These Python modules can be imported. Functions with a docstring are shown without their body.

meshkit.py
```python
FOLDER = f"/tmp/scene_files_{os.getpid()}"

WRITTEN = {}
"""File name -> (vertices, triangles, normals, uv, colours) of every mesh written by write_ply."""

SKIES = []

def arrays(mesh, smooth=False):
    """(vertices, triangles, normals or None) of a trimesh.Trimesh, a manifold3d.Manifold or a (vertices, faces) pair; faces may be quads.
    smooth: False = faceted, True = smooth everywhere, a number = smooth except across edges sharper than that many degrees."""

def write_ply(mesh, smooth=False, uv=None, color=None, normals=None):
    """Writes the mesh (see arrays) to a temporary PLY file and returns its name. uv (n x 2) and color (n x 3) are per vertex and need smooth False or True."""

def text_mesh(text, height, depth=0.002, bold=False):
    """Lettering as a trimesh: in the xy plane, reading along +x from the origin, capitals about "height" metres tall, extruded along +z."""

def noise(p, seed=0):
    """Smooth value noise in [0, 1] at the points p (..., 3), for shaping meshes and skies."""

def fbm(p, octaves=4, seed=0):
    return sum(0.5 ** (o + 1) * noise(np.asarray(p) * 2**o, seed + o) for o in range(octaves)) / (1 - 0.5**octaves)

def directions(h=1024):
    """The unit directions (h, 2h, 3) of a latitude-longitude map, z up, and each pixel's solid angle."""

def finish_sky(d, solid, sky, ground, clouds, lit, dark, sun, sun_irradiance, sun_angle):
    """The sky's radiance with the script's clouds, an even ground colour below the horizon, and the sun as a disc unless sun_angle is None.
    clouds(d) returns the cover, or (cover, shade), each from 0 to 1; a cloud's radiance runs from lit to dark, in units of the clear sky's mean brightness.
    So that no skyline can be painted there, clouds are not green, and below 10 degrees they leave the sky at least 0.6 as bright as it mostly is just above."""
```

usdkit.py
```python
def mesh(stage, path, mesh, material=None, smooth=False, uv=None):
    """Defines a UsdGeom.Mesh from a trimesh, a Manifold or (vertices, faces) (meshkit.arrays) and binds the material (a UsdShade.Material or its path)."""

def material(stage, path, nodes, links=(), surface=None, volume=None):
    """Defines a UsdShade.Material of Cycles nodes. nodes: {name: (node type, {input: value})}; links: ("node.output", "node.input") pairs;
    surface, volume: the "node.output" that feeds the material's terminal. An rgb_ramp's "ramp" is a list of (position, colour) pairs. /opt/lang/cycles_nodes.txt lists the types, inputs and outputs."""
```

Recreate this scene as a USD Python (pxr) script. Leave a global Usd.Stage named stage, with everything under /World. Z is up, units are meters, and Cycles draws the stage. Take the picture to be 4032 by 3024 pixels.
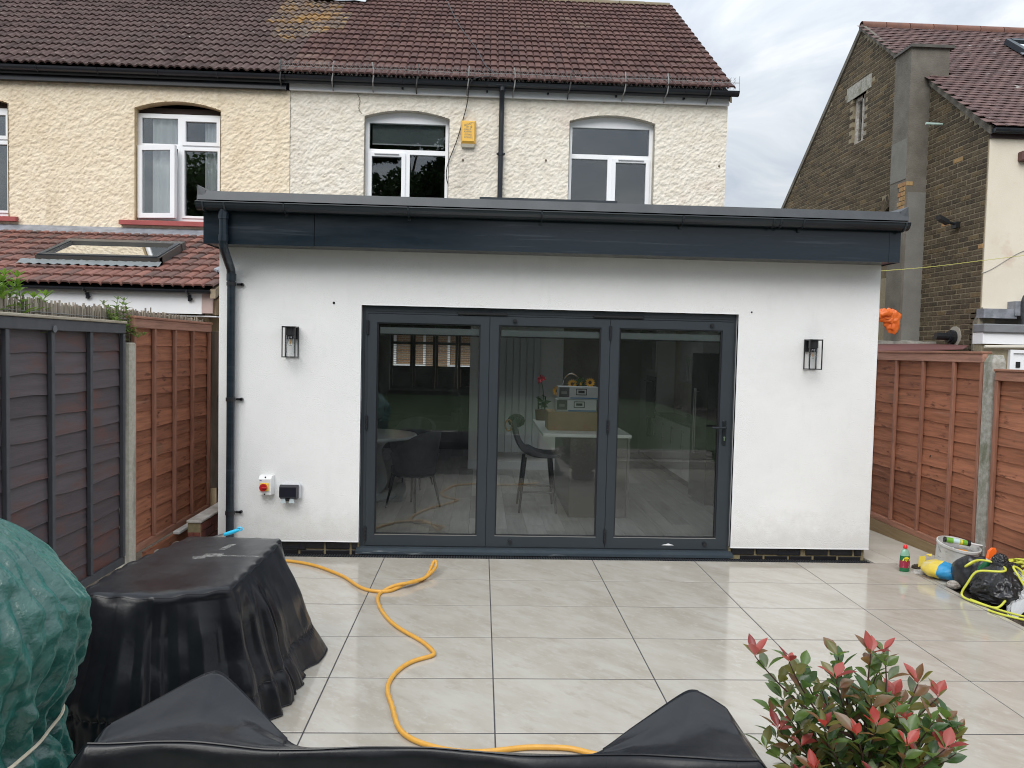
import math, random
import numpy as np
import trimesh
import usdkit, meshkit
from pxr import Usd, UsdGeom, UsdLux, UsdShade, Gf, Sdf, Vt

rng = np.random.default_rng(7)
random.seed(7)
T = Sdf.ValueTypeNames
stage = Usd.Stage.CreateInMemory()
UsdGeom.SetStageUpAxis(stage, UsdGeom.Tokens.z)
UsdGeom.SetStageMetersPerUnit(stage, 1.0)
UsdGeom.Xform.Define(stage, '/World')
UsdGeom.Scope.Define(stage, '/World/Looks')

# ------------------------------------------------------------------ camera, sky, sun, exposure
YAW, PITCH, ROLL = -0.0407, -0.0459, 0.0229
CAM = (0.0, -6.666, 1.8191)
cam = UsdGeom.Camera.Define(stage, '/World/camera')
cam.CreateHorizontalApertureAttr(36.0)
cam.CreateVerticalApertureAttr(27.0)
cam.CreateFocalLengthAttr(36.0 * 3009 / 4032)
cam.CreateExposureAttr(0.74)
_f = np.array([-math.sin(YAW) * math.cos(PITCH), math.cos(YAW) * math.cos(PITCH), math.sin(PITCH)])
_r = np.array([math.cos(YAW), math.sin(YAW), 0.0])
_u = np.cross(_r, _f)
_r2, _u2 = _r * math.cos(ROLL) + _u * math.sin(ROLL), -_r * math.sin(ROLL) + _u * math.cos(ROLL)
_m = Gf.Matrix4d(*_r2, 0, *_u2, 0, *(-_f), 0, *CAM, 1)
cam.AddTransformOp().Set(_m)

SUN_ELEV, SUN_ROT = math.radians(44), math.radians(200)      # rotation = atan2(x, y) of the direction towards the sun
SKY_STRENGTH, SUN_INT = 0.075, 0.4

dome = UsdLux.DomeLight.Define(stage, '/World/sky')
dome.GetPrim().SetCustomDataByKey('label', 'pale overcast sky with soft grey clouds')
dome.GetPrim().SetCustomDataByKey('category', 'sky')
dome.GetPrim().SetCustomDataByKey('kind', 'structure')
sky_mat = usdkit.material(stage, '/World/Looks/overcast_sky', {
    'sky': ('sky_texture', {'sky_type': 'single_scattering', 'sun_disc': False, 'sun_elevation': SUN_ELEV, 'sun_rotation': SUN_ROT, 'air_density': 1.0, 'aerosol_density': 2.0}),
    'tc': ('texture_coordinate', {}),
    'sep': ('separate_xyz', {}),
    'zc': ('math', {'math_type': 'maximum', 'value2': 0.0}),
    'za': ('math', {'math_type': 'add', 'value2': 0.22}),
    'dx': ('math', {'math_type': 'divide'}), 'dy': ('math', {'math_type': 'divide'}),
    'cmb': ('combine_xyz', {'z': 0.3}),
    'n1': ('noise_texture', {'scale': 2.3, 'detail': 8.0, 'roughness': 0.6, 'distortion': 0.6}),
    'n2': ('noise_texture', {'scale': 0.8, 'detail': 4.0, 'roughness': 0.5}),
    'shade': ('rgb_ramp', {'ramp': [(0.30, (5.6, 6.4, 7.6)), (0.44, (7.0, 7.7, 8.7)), (0.56, (8.2, 8.8, 9.5)), (0.70, (10.4, 10.7, 11.0))]}),
    'cover': ('rgb_ramp', {'ramp': [(0.30, (0.86,) * 3), (0.55, (0.97,) * 3)]}),
    'hzf': ('math', {'math_type': 'multiply_add', 'value2': 1.05, 'value3': 0.45}),      # an overcast sky brightens evenly towards the zenith
    'hzm': ('vector_math', {'math_type': 'scale'}),
    'mixc': ('mix_color', {}),
    'bg': ('background_shader', {'strength': SKY_STRENGTH}),
}, [('tc.generated', 'sep.vector'), ('sep.z', 'zc.value1'), ('zc.value', 'za.value1'), ('sep.x', 'dx.value1'), ('za.value', 'dx.value2'), ('sep.y', 'dy.value1'), ('za.value', 'dy.value2'),
    ('dx.value', 'cmb.x'), ('dy.value', 'cmb.y'), ('cmb.vector', 'n1.vector'), ('cmb.vector', 'n2.vector'), ('n1.fac', 'shade.fac'), ('n2.fac', 'cover.fac'),
    ('zc.value', 'hzf.value1'), ('hzf.value', 'hzm.scale'), ('shade.color', 'hzm.vector1'),
    ('cover.color', 'mixc.fac'), ('sky.color', 'mixc.a'), ('hzm.vector', 'mixc.b'), ('mixc.result', 'bg.color')], surface='bg.background')
UsdShade.MaterialBindingAPI.Apply(dome.GetPrim()).Bind(sky_mat)

sun = UsdLux.DistantLight.Define(stage, '/World/sun')
sun.CreateNormalizeAttr(True)
sun.CreateIntensityAttr(SUN_INT)
sun.CreateAngleAttr(45.0)
sun.CreateColorAttr(Gf.Vec3f(1.0, 0.97, 0.93))
_sd = np.array([math.sin(SUN_ROT) * math.cos(SUN_ELEV), math.cos(SUN_ROT) * math.cos(SUN_ELEV), math.sin(SUN_ELEV)])
_z = _sd; _x = np.cross([0, 0, 1.0], _z); _x /= np.linalg.norm(_x); _y = np.cross(_z, _x)
sun.AddTransformOp().Set(Gf.Matrix4d(*_x, 0, *_y, 0, *_z, 0, 0, 0, 0, 1))

# ------------------------------------------------------------------ mesh helpers: a mesh is (vertices, faces)
def V(*a): return np.array(a, float)
def cat(ms):
    vs, fs, n = [], [], 0
    for v, f in ms:
        vs.append(np.asarray(v, float)); fs.append(np.asarray(f, int) + n); n += len(v)
    return np.vstack(vs), np.vstack(fs)
_BF = np.array([[0, 2, 1], [1, 2, 3], [4, 5, 6], [5, 7, 6], [0, 1, 4], [1, 5, 4], [2, 6, 3], [3, 6, 7], [0, 4, 2], [2, 4, 6], [1, 3, 5], [3, 7, 5]])
def box(x0, x1, y0, y1, z0, z1):
    x0, x1 = min(x0, x1), max(x0, x1); y0, y1 = min(y0, y1), max(y0, y1); z0, z1 = min(z0, z1), max(z0, z1)
    return np.array([(x, y, z) for z in (z0, z1) for y in (y0, y1) for x in (x0, x1)], float), _BF.copy()
def bbox(x0, x1, y0, y1, z0, z1, b=0.006):
    """a box with chamfered edges"""
    x0, x1 = min(x0, x1), max(x0, x1); y0, y1 = min(y0, y1), max(y0, y1); z0, z1 = min(z0, z1), max(z0, z1)
    b = min(b, (x1 - x0) * .45, (y1 - y0) * .45, (z1 - z0) * .45)
    p = []
    for x, sx in ((x0, b), (x1, -b)):
        for y, sy in ((y0, b), (y1, -b)):
            for z, sz in ((z0, b), (z1, -b)):
                p += [(x, y + sy, z + sz), (x + sx, y, z + sz), (x + sx, y + sy, z)]
    return hull(p)
def hull(p):
    h = trimesh.convex.convex_hull(np.asarray(p, float))
    return np.array(h.vertices), np.array(h.faces)
def xf(m, M): return np.asarray(m[0]) @ np.asarray(M)[:3, :3].T + np.asarray(M)[:3, 3], m[1]
def mv(m, d): return np.asarray(m[0]) + np.asarray(d, float), m[1]
def rotm(axis, ang, at=(0, 0, 0)): return trimesh.transformations.rotation_matrix(ang, axis, at)
def tm(t): return np.array(t.vertices), np.array(t.faces)
def grid_faces(nu, nv, closed_u=False, closed_v=False):
    """faces of a grid of nu x nv vertices (index u * nv + v)"""
    iu = np.arange(nu if closed_u else nu - 1); iv = np.arange(nv if closed_v else nv - 1)
    a, b = np.meshgrid(iu, iv, indexing='ij'); a2, b2 = (a + 1) % nu, (b + 1) % nv
    q = np.stack([a * nv + b, a2 * nv + b, a2 * nv + b2, a * nv + b2], -1).reshape(-1, 4)
    return np.vstack([q[:, [0, 1, 2]], q[:, [0, 2, 3]]])
def spline(pts, n):
    p = np.asarray(pts, float)
    from scipy.interpolate import CubicSpline
    t = np.r_[0, np.cumsum(np.linalg.norm(np.diff(p, axis=0), axis=1) ** .7 + 1e-6)]
    return CubicSpline(t, p)(np.linspace(0, t[-1], n))
def tube(pts, r, sides=8, caps=True):
    p = np.asarray(pts, float); n = len(p)
    t = np.gradient(p, axis=0); t /= np.linalg.norm(t, axis=1, keepdims=True) + 1e-12
    a = np.cross(t[0], (0, 0, 1.0) if abs(t[0][2]) < .9 else (1.0, 0, 0)); a /= np.linalg.norm(a)
    A = []
    for i in range(n):
        a = a - t[i] * (a @ t[i]); a = a / (np.linalg.norm(a) + 1e-12); A.append(a)
    A = np.array(A); B = np.cross(t, A); ang = np.arange(sides) * 2 * np.pi / sides
    r = np.broadcast_to(r, (n,))
    v = p[:, None] + r[:, None, None] * (np.cos(ang)[None, :, None] * A[:, None] + np.sin(ang)[None, :, None] * B[:, None])
    v = v.reshape(-1, 3); f = grid_faces(n, sides, closed_v=True)
    if caps:
        v = np.vstack([v, p[:1], p[-1:]]); k = np.arange(sides); k2 = (k + 1) % sides
        f = np.vstack([f, np.stack([np.full(sides, len(v) - 2), k2, k], 1), np.stack([np.full(sides, len(v) - 1), (n - 1) * sides + k, (n - 1) * sides + k2], 1)])
    return v, f
def cyl(p0, p1, r, sides=16): return tube([p0, p1], r, sides)
def lathe(profile, at=(0, 0, 0), sides=28):
    """profile: (r, z) from bottom to top"""
    pr = np.asarray(profile, float); ang = np.arange(sides) * 2 * np.pi / sides
    v = np.stack([pr[:, 0][:, None] * np.cos(ang), pr[:, 0][:, None] * np.sin(ang), np.broadcast_to(pr[:, 1][:, None], (len(pr), sides))], -1).reshape(-1, 3)
    return v + np.asarray(at, float), grid_faces(len(pr), sides, closed_v=True)[:, ::-1]
def prism(poly, axis, a, b):
    """extrudes a 2-D polygon (list of points) along an axis from a to b; the polygon's coordinates are the other two axes in order"""
    from shapely.geometry import Polygon
    t = trimesh.creation.extrude_polygon(Polygon(poly), b - a, engine='earcut')
    v = np.array(t.vertices); f = np.array(t.faces)
    z = v[:, 2] + a
    if axis == 'z': o = np.stack([v[:, 0], v[:, 1], z], 1)
    elif axis == 'x': o = np.stack([z, v[:, 0], v[:, 1]], 1)
    else: o = np.stack([v[:, 0], z, v[:, 1]], 1); f = f[:, ::-1]
    return o, f
def polyhole(outer, holes, axis, a, b):
    from shapely.geometry import Polygon
    t = trimesh.creation.extrude_polygon(Polygon(outer, holes), b - a, engine='earcut')
    v = np.array(t.vertices); f = np.array(t.faces); z = v[:, 2] + a
    if axis == 'z': o = np.stack([v[:, 0], v[:, 1], z], 1)
    elif axis == 'x': o = np.stack([z, v[:, 0], v[:, 1]], 1)
    else: o = np.stack([v[:, 0], z, v[:, 1]], 1); f = f[:, ::-1]
    return o, f
def rect(a0, a1, b0, b1): return [(a0, b0), (a1, b0), (a1, b1), (a0, b1)]
def frame(x0, x1, z0, z1, w, y0, y1, wb=None):
    wb = w if wb is None else wb
    return polyhole(rect(x0, x1, z0, z1), [rect(x0 + w, x1 - w, z0 + wb, z1 - w)], 'y', y0, y1)
def ridged(p, seed=0, octaves=3):
    out, amp = 0, 1.0
    for o in range(octaves):
        out = out + amp * (1 - np.abs(2 * meshkit.noise(np.asarray(p) * 2 ** o, seed + o) - 1)); amp *= .5
    return out / (2 - 2 * amp)
def crumple(P, n=14, f0=.9, f1=4.5, seed=1):
    """a sum of folded planes: flat facets that meet in sharp creases"""
    q = np.random.default_rng(seed); out = 0; tot = 0
    for k in range(n):
        d = q.normal(size=3); d /= np.linalg.norm(d); fq = f0 * (f1 / f0) ** (k / (n - 1)); a = fq ** -.95
        u = (P @ d) * fq + q.uniform(0, 1); out = out + a * np.abs(2 * (u - np.floor(u)) - 1); tot += a
    return out / tot
def text_on_wall(s, height, at, depth=0.0012, bold=True):
    """lettering that stands on a wall facing -y"""
    m = meshkit.text_mesh(s, height, depth, bold)
    v = np.array(m.vertices); v = v - [v[:, 0].mean(), 0, 0]
    return np.stack([v[:, 0] + at[0], at[1] - v[:, 2], v[:, 1] + at[2]], 1), np.array(m.faces)

# ------------------------------------------------------------------ scene helpers
names, origin = {}, {'/World': np.zeros(3)}
def unique(parent, name):
    k = names.setdefault(parent, {}); n = k.get(name, 0); k[name] = n + 1
    return f'{parent}/{name}' if n == 0 else f'{parent}/{name}_{n:03d}'
def tag(prim, label=None, cat_=None, group=None, kind=None):
    for key, val in (('label', label), ('category', cat_), ('group', group), ('kind', kind)):
        if val: prim.SetCustomDataByKey(key, val)
def thing(name, label, category, loc=(0, 0, 0), group=None, kind=None, rotz=0):
    path = unique('/World', name)
    x = UsdGeom.Xform.Define(stage, path)
    x.AddTranslateOp().Set(Gf.Vec3d(*map(float, loc)))
    if rotz: x.AddRotateZOp().Set(math.degrees(rotz))
    origin[path] = np.asarray(loc, float)
    tag(x.GetPrim(), label, category, group, kind)
    return path
def put(parent, name, m, material, smooth=False, label=None, tint=None, kind=None):
    """ONE mesh prim under parent, given in world coordinates"""
    path = unique(parent, name)
    o = origin[parent]; origin[path] = o
    v, f = m
    v = np.asarray(v, float) - o; f = np.asarray(f, int)
    if len(f) and len(np.unique(f)) < len(v) and tint is None:
        ids, inv = np.unique(f.ravel(), return_inverse=True); v, f = v[ids], inv.reshape(-1, 3)
    if smooth is False:
        g = UsdGeom.Mesh.Define(stage, path)
        g.CreatePointsAttr(Vt.Vec3fArray.FromNumpy(v.astype(np.float32)))
        f = np.asarray(f, np.int32)
        g.CreateFaceVertexCountsAttr(Vt.IntArray.FromNumpy(np.full(len(f), 3, np.int32)))
        g.CreateFaceVertexIndicesAttr(Vt.IntArray.FromNumpy(f.ravel()))
        g.CreateSubdivisionSchemeAttr('none')
        UsdShade.MaterialBindingAPI.Apply(g.GetPrim()).Bind(material)
    else:
        g = usdkit.mesh(stage, path, (v, f), material, smooth=smooth)
    if tint is not None:
        nv = len(g.GetPointsAttr().Get())
        t = np.broadcast_to(np.asarray(tint, np.float32), (nv,)) if np.ndim(tint) == 0 or len(tint) == nv else np.zeros(nv, np.float32)
        UsdGeom.PrimvarsAPI(g).CreatePrimvar('tint', T.FloatArray, 'vertex').Set(Vt.FloatArray.FromNumpy(np.ascontiguousarray(t, np.float32)))
    tag(g.GetPrim(), label, kind=kind)
    return path
def single(name, m, material, label, category, smooth=False, group=None, kind=None, tint=None):
    """a thing that is one mesh"""
    p = put('/World', name, m, material, smooth, tint=tint)
    tag(stage.GetPrimAtPath(p), label, category, group, kind)
    return p
def dup(src, name, label, category, loc, group=None, rotz=0):
    path = unique('/World', name)
    x = UsdGeom.Xform.Define(stage, path)
    x.GetPrim().GetReferences().AddInternalReference(src)
    x.ClearXformOpOrder()
    x.AddTranslateOp().Set(Gf.Vec3d(*map(float, loc)))
    x.AddRotateZOp().Set(math.degrees(rotz))
    x.GetPrim().SetInstanceable(True)
    tag(x.GetPrim(), label, category, group)
    return path

# ------------------------------------------------------------------ materials
MATS = {}
def M(name, col, col2=None, nscale=6.0, stretch=(1, 1, 1), detail=4.0, rough=0.6, bump=0.0, bscale=80.0, bstretch=None, bdetail=3.0, metallic=0.0, spec=0.5, coat=0.0,
      tint=None, lo=0.35, hi=0.65, extra=None, rvar=0.0, sheen=0.0, trans=None, rot=(0, 0, 0), ramp=None, island=False, splash=None, mtype='point'):
    """a procedural principled material: two colours mixed by noise in world space, an optional per-piece tint ramp, fine relief;
    extra: (colour, noise scale, stretch, low, high) patches laid over it"""
    if name in MATS: return MATS[name]
    col2 = col if col2 is None else col2
    n = {'g': ('geometry', {}), 'mp': ('mapping', {'scale': stretch, 'rotation': rot, 'mapping_type': mtype}), 'ns': ('noise_texture', {'scale': nscale, 'detail': detail, 'roughness': 0.6}),
         'rp': ('rgb_ramp', {'ramp': ramp or [(lo, col), (hi, col2)]}), 'p': ('principled_bsdf', {'roughness': rough, 'metallic': metallic, 'specular_ior_level': spec, 'coat_weight': coat})}
    l = [('mp.vector', 'ns.vector'), ('ns.fac', 'rp.fac')]
    src = 'g.position'
    if island:
        n.update({'ia': ('attribute', {'attribute': 'tint'}), 'iv': ('vector_math', {'math_type': 'multiply_add', 'vector2': (37.0, 53.0, 11.0)})})
        l += [('ia.vector', 'iv.vector1'), ('g.position', 'iv.vector3')]; src = 'iv.vector'
    l.append((src, 'mp.vector'))
    out = 'rp.color'
    if tint:
        n['at'] = ('attribute', {'attribute': 'tint'}); n['tr'] = ('rgb_ramp', {'ramp': list(zip(np.linspace(0, 1, len(tint)), tint))}); n['tm'] = ('mix_color', {'blend_type': 'multiply', 'fac': 1.0})
        l += [('at.fac', 'tr.fac'), ('tr.color', 'tm.a'), (out, 'tm.b')]; out = 'tm.result'
    for i, e in enumerate([extra] if isinstance(extra, tuple) else extra or []):
        c, s, st, a, b = e
        n.update({f'em{i}': ('mapping', {'scale': st, 'location': (3.1 * i + 1.7, 0.3, 2.2), 'rotation': rot, 'mapping_type': mtype}), f'en{i}': ('noise_texture', {'scale': s, 'detail': 5.0, 'roughness': 0.62}),
                  f'er{i}': ('map_range', {'from_min': a, 'from_max': b, 'clamp': True}), f'ex{i}': ('mix_color', {'b': c})})
        l += [(src, f'em{i}.vector'), (f'em{i}.vector', f'en{i}.vector'), (f'en{i}.fac', f'er{i}.value'), (f'er{i}.result', f'ex{i}.fac'), (out, f'ex{i}.a')]; out = f'ex{i}.result'
    if splash:
        n.update({'sz': ('separate_xyz', {}), 'sn': ('noise_texture', {'scale': 9.0, 'detail': 7.0, 'roughness': 0.7}), 'sm': ('math', {'math_type': 'multiply_add', 'value2': 0.75, 'value3': -0.36}), 'sa': ('math', {'math_type': 'add'}),
                  'sr': ('map_range', {'from_min': splash[1], 'from_max': splash[2], 'to_min': 0.36, 'to_max': 0.0, 'clamp': True, 'range_type': 'smoothstep'}), 'sx': ('mix_color', {'b': splash[0]})})
        l += [('g.position', 'sz.vector'), ('g.position', 'sn.vector'), ('sn.fac', 'sm.value1'), ('sm.value', 'sa.value1'), ('sz.z', 'sa.value2'), ('sa.value', 'sr.value'), ('sr.result', 'sx.fac'), (out, 'sx.a')]; out = 'sx.result'
    l.append((out, 'p.base_color'))
    if rvar:
        n['rr'] = ('map_range', {'to_min': max(0.02, rough - rvar), 'to_max': rough + rvar, 'from_min': 0.3, 'from_max': 0.7, 'clamp': True}); l += [('ns.fac', 'rr.value'), ('rr.result', 'p.roughness')]
    if bump:
        n.update({'bm': ('mapping', {'scale': bstretch or (1, 1, 1)}), 'bn': ('noise_texture', {'scale': bscale, 'detail': bdetail, 'roughness': 0.55}), 'bp': ('bump', {'strength': 0.8, 'distance': bump})})
        l += [(src, 'bm.vector'), ('bm.vector', 'bn.vector'), ('bn.fac', 'bp.height'), ('bp.normal', 'p.normal')]
    surf = 'p.BSDF'
    if trans:
        n['tb'] = ('translucent_bsdf', {'color': trans}); n['mx'] = ('mix_closure', {'fac': 0.25}); l += [('p.BSDF', 'mx.closure1'), ('tb.BSDF', 'mx.closure2')]; surf = 'mx.closure'
    MATS[name] = usdkit.material(stage, f'/World/Looks/{name}', n, l, surface=surf)
    return MATS[name]
def glass_mat(name, tintc=(0.86, 0.9, 0.89), ior=1.55, rough=0.0, boost=1.0):
    n = {'fr': ('fresnel', {'IOR': ior}), 'mu': ('math', {'math_type': 'multiply', 'value2': boost, 'use_clamp': True}), 't': ('transparent_bsdf', {'color': tintc}), 'gl': ('glossy_bsdf', {'color': (0.95, 0.97, 0.97), 'roughness': rough}), 'mx': ('mix_closure', {})}
    return usdkit.material(stage, f'/World/Looks/{name}', n, [('fr.fac', 'mu.value1'), ('mu.value', 'mx.fac'), ('t.BSDF', 'mx.closure1'), ('gl.BSDF', 'mx.closure2')], surface='mx.closure')
def dusty_glass(name, tintc, ior, boost, dust):
    n = {'fr': ('fresnel', {'IOR': ior}), 'mu': ('math', {'math_type': 'multiply', 'value2': boost, 'use_clamp': True}), 't': ('transparent_bsdf', {'color': tintc}), 'gl': ('glossy_bsdf', {'color': (0.95, 0.97, 0.97), 'roughness': 0.0}), 'mx': ('mix_closure', {}),
         'g': ('geometry', {}), 'mp': ('mapping', {'scale': (1.0, 1.0, 0.55), 'rotation': (0, 0.5, 0)}), 'ns': ('noise_texture', {'scale': 3.2, 'detail': 7.0, 'roughness': 0.65, 'distortion': 1.2}), 'mr': ('map_range', {'from_min': 0.35, 'from_max': 0.75, 'to_min': dust * .5, 'to_max': dust * 2.2, 'clamp': True}),
         'd': ('diffuse_bsdf', {'color': (0.78, 0.80, 0.79)}), 'm2': ('mix_closure', {})}
    return usdkit.material(stage, f'/World/Looks/{name}', n, [('fr.fac', 'mu.value1'), ('mu.value', 'mx.fac'), ('t.BSDF', 'mx.closure1'), ('gl.BSDF', 'mx.closure2'), ('g.position', 'mp.vector'), ('mp.vector', 'ns.vector'), ('ns.fac', 'mr.value'), ('mr.result', 'm2.fac'), ('mx.closure', 'm2.closure1'), ('d.BSDF', 'm2.closure2')], surface='m2.closure')
GLASS = dusty_glass('door_glass', (0.975, 0.99, 0.98), 1.5, 1.5, 0.003)
WGLASS = glass_mat('window_glass', (0.92, 0.94, 0.94), 1.55, 0.0, 2.2)
LAMPGLASS = glass_mat('lamp_glass', (0.985, 0.99, 0.99), 1.3, 0.0, 0.8)
CLEAR = glass_mat('clear_glass', (0.93, 0.95, 0.95), 1.4, 0.0, 1.0)

render_white = M('white_render', (0.745, 0.75, 0.745), (0.79, 0.792, 0.785), 1.2, rough=0.85, bump=0.006, bscale=120, bdetail=4, spec=0.2, extra=[((0.715, 0.718, 0.71), 0.9, (1, 1, 2.2), 0.52, 0.80), ((0.735, 0.74, 0.735), 7, (1, 1, .35), 0.55, 0.75)], splash=((0.48, 0.455, 0.41), 0.10, 0.50))
anthracite = M('anthracite_aluminium', (0.026, 0.034, 0.042), (0.023, 0.031, 0.038), 3, rough=0.42, spec=0.5, bump=0.0004, bscale=900)
anthracite_up = M('anthracite_upvc', (0.009, 0.016, 0.023), (0.012, 0.020, 0.028), 2.0, (1, 1, 6), rough=0.22, spec=0.5, rvar=0.06, extra=((0.06, 0.075, 0.09), 2.4, (0.35, 1, 9), 0.60, 0.8))
gutter_mat = M('anthracite_gutter', (0.015, 0.020, 0.025), (0.020, 0.026, 0.031), 4, rough=0.33, spec=0.5)
grp_grey = M('grey_roof_trim', (0.036, 0.041, 0.047), (0.050, 0.056, 0.062), 5, rough=0.5, bump=0.001, bscale=60)
roof_grey = M('grey_flat_roof', (0.10, 0.105, 0.11), (0.13, 0.135, 0.14), 3, rough=0.6)
black_plastic = M('black_plastic', (0.012, 0.013, 0.015), rough=0.35)
black_gloss = M('black_gutter', (0.010, 0.012, 0.016), (0.016, 0.019, 0.024), 3, (0.4, 1, 1), rough=0.28)
dark_gap = M('dark_gap', (0.01, 0.01, 0.011), rough=0.9)
pvc_white = M('white_upvc', (0.78, 0.79, 0.81), (0.82, 0.83, 0.84), 3, rough=0.32, extra=((0.62, 0.62, 0.62), 6, (1, 1, 1), 0.66, 0.9))
cream_dash = M('cream_pebbledash', (0.72, 0.615, 0.46), (0.79, 0.695, 0.54), 9, rough=0.9, bump=0.009, bscale=55, bdetail=3, spec=0.2, detail=6, extra=[((0.62, 0.50, 0.34), 1.1, (1, 1, 0.6), 0.52, 0.8), ((0.60, 0.50, 0.36), 2.2, (1.4, 1, 0.16), 0.58, 0.74)])
white_dash = M('offwhite_pebbledash', (0.69, 0.635, 0.535), (0.77, 0.725, 0.635), 9, rough=0.9, bump=0.009, bscale=55, bdetail=3, spec=0.2, detail=6, extra=[((0.56, 0.51, 0.43), 1.0, (1, 1, 0.5), 0.52, 0.8), ((0.55, 0.50, 0.43), 2.2, (1.4, 1, 0.16), 0.58, 0.74), ((0.64, 0.53, 0.46), 0.8, (1, 1, 1), 0.60, 0.8)])
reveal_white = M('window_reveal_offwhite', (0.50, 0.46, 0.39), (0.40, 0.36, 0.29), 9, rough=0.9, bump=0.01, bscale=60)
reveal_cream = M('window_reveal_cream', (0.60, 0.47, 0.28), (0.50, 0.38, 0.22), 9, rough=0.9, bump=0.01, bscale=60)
red_sill = M('red_painted_sill', (0.36, 0.075, 0.07), (0.30, 0.06, 0.055), 5, rough=0.5, bump=0.002, bscale=40)
T_NOISE = [(0.30, (0.72,) * 3), (0.55, (1.0,) * 3), (0.72, (1.22,) * 3)]
tile_right = M('brown_roof_tile', (1, 1, 1), nscale=11, detail=7, rough=0.85, bump=0.004, bscale=90, tint=[(0.080, 0.046, 0.042), (0.106, 0.060, 0.054), (0.128, 0.073, 0.064), (0.094, 0.060, 0.055)], ramp=T_NOISE, spec=0.12,
               extra=[((0.62, 0.60, 0.56), 9.0, (1, 1, 1), 0.735, 0.75), ((0.20, 0.15, 0.12), 1.1, (1, 1, 1), 0.60, 0.76)])
tile_left = M('weathered_roof_tile', (1, 1, 1), nscale=12, detail=8, rough=0.9, bump=0.006, bscale=80, tint=[(0.078, 0.055, 0.052), (0.102, 0.071, 0.066), (0.115, 0.081, 0.075), (0.09, 0.067, 0.062)], ramp=T_NOISE, spec=0.12,
              extra=[((0.50, 0.48, 0.46), 9.0, (1, 1, 1), 0.70, 0.73), ((0.20, 0.16, 0.14), 7, (1, 1, 1), 0.60, 0.72), ((0.03, 0.03, 0.028), 4.5, (1, 1, 1), 0.68, 0.72)])
tile_lichen = M('lichened_roof_tile', (1, 1, 1), nscale=12, detail=8, rough=0.9, bump=0.008, bscale=60, tint=[(0.10, 0.072, 0.06), (0.13, 0.095, 0.08), (0.15, 0.11, 0.09)], ramp=T_NOISE, spec=0.3,
                extra=[((0.30, 0.17, 0.055), 2.6, (1, 1, 1), 0.50, 0.66), ((0.36, 0.22, 0.06), 13.0, (1, 1, 1), 0.58, 0.64), ((0.42, 0.39, 0.34), 15.0, (1, 1, 1), 0.62, 0.67), ((0.03, 0.03, 0.028), 5.5, (1, 1, 1), 0.64, 0.69)])
tile_lean = M('red_interlocking_tile', (1, 1, 1), nscale=16, detail=5, rough=0.75, bump=0.003, bscale=120, tint=[(0.085, 0.055, 0.050), (0.16, 0.076, 0.060), (0.22, 0.092, 0.070), (0.115, 0.066, 0.057), (0.26, 0.115, 0.088)], ramp=[(0.30, (0.82,) * 3), (0.7, (1.12,) * 3)])
tile_plain = M('plum_plain_tile', (1, 1, 1), nscale=10, detail=8, rough=0.9, bump=0.006, bscale=70, tint=[(0.095, 0.057, 0.055), (0.122, 0.071, 0.066), (0.145, 0.088, 0.078)], ramp=T_NOISE, extra=[((0.50, 0.49, 0.47), 3.2, (1, 1, 1), 0.66, 0.71), ((0.07, 0.055, 0.055), 5, (1, 1, 1), 0.62, 0.70)])
ridge_mat = M('mossy_ridge_tile', (0.15, 0.13, 0.085), (0.20, 0.16, 0.10), 9, rough=0.9, bump=0.006, bscale=50, extra=((0.30, 0.29, 0.26), 7, (1, 1, 1), 0.6, 0.7))
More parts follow.
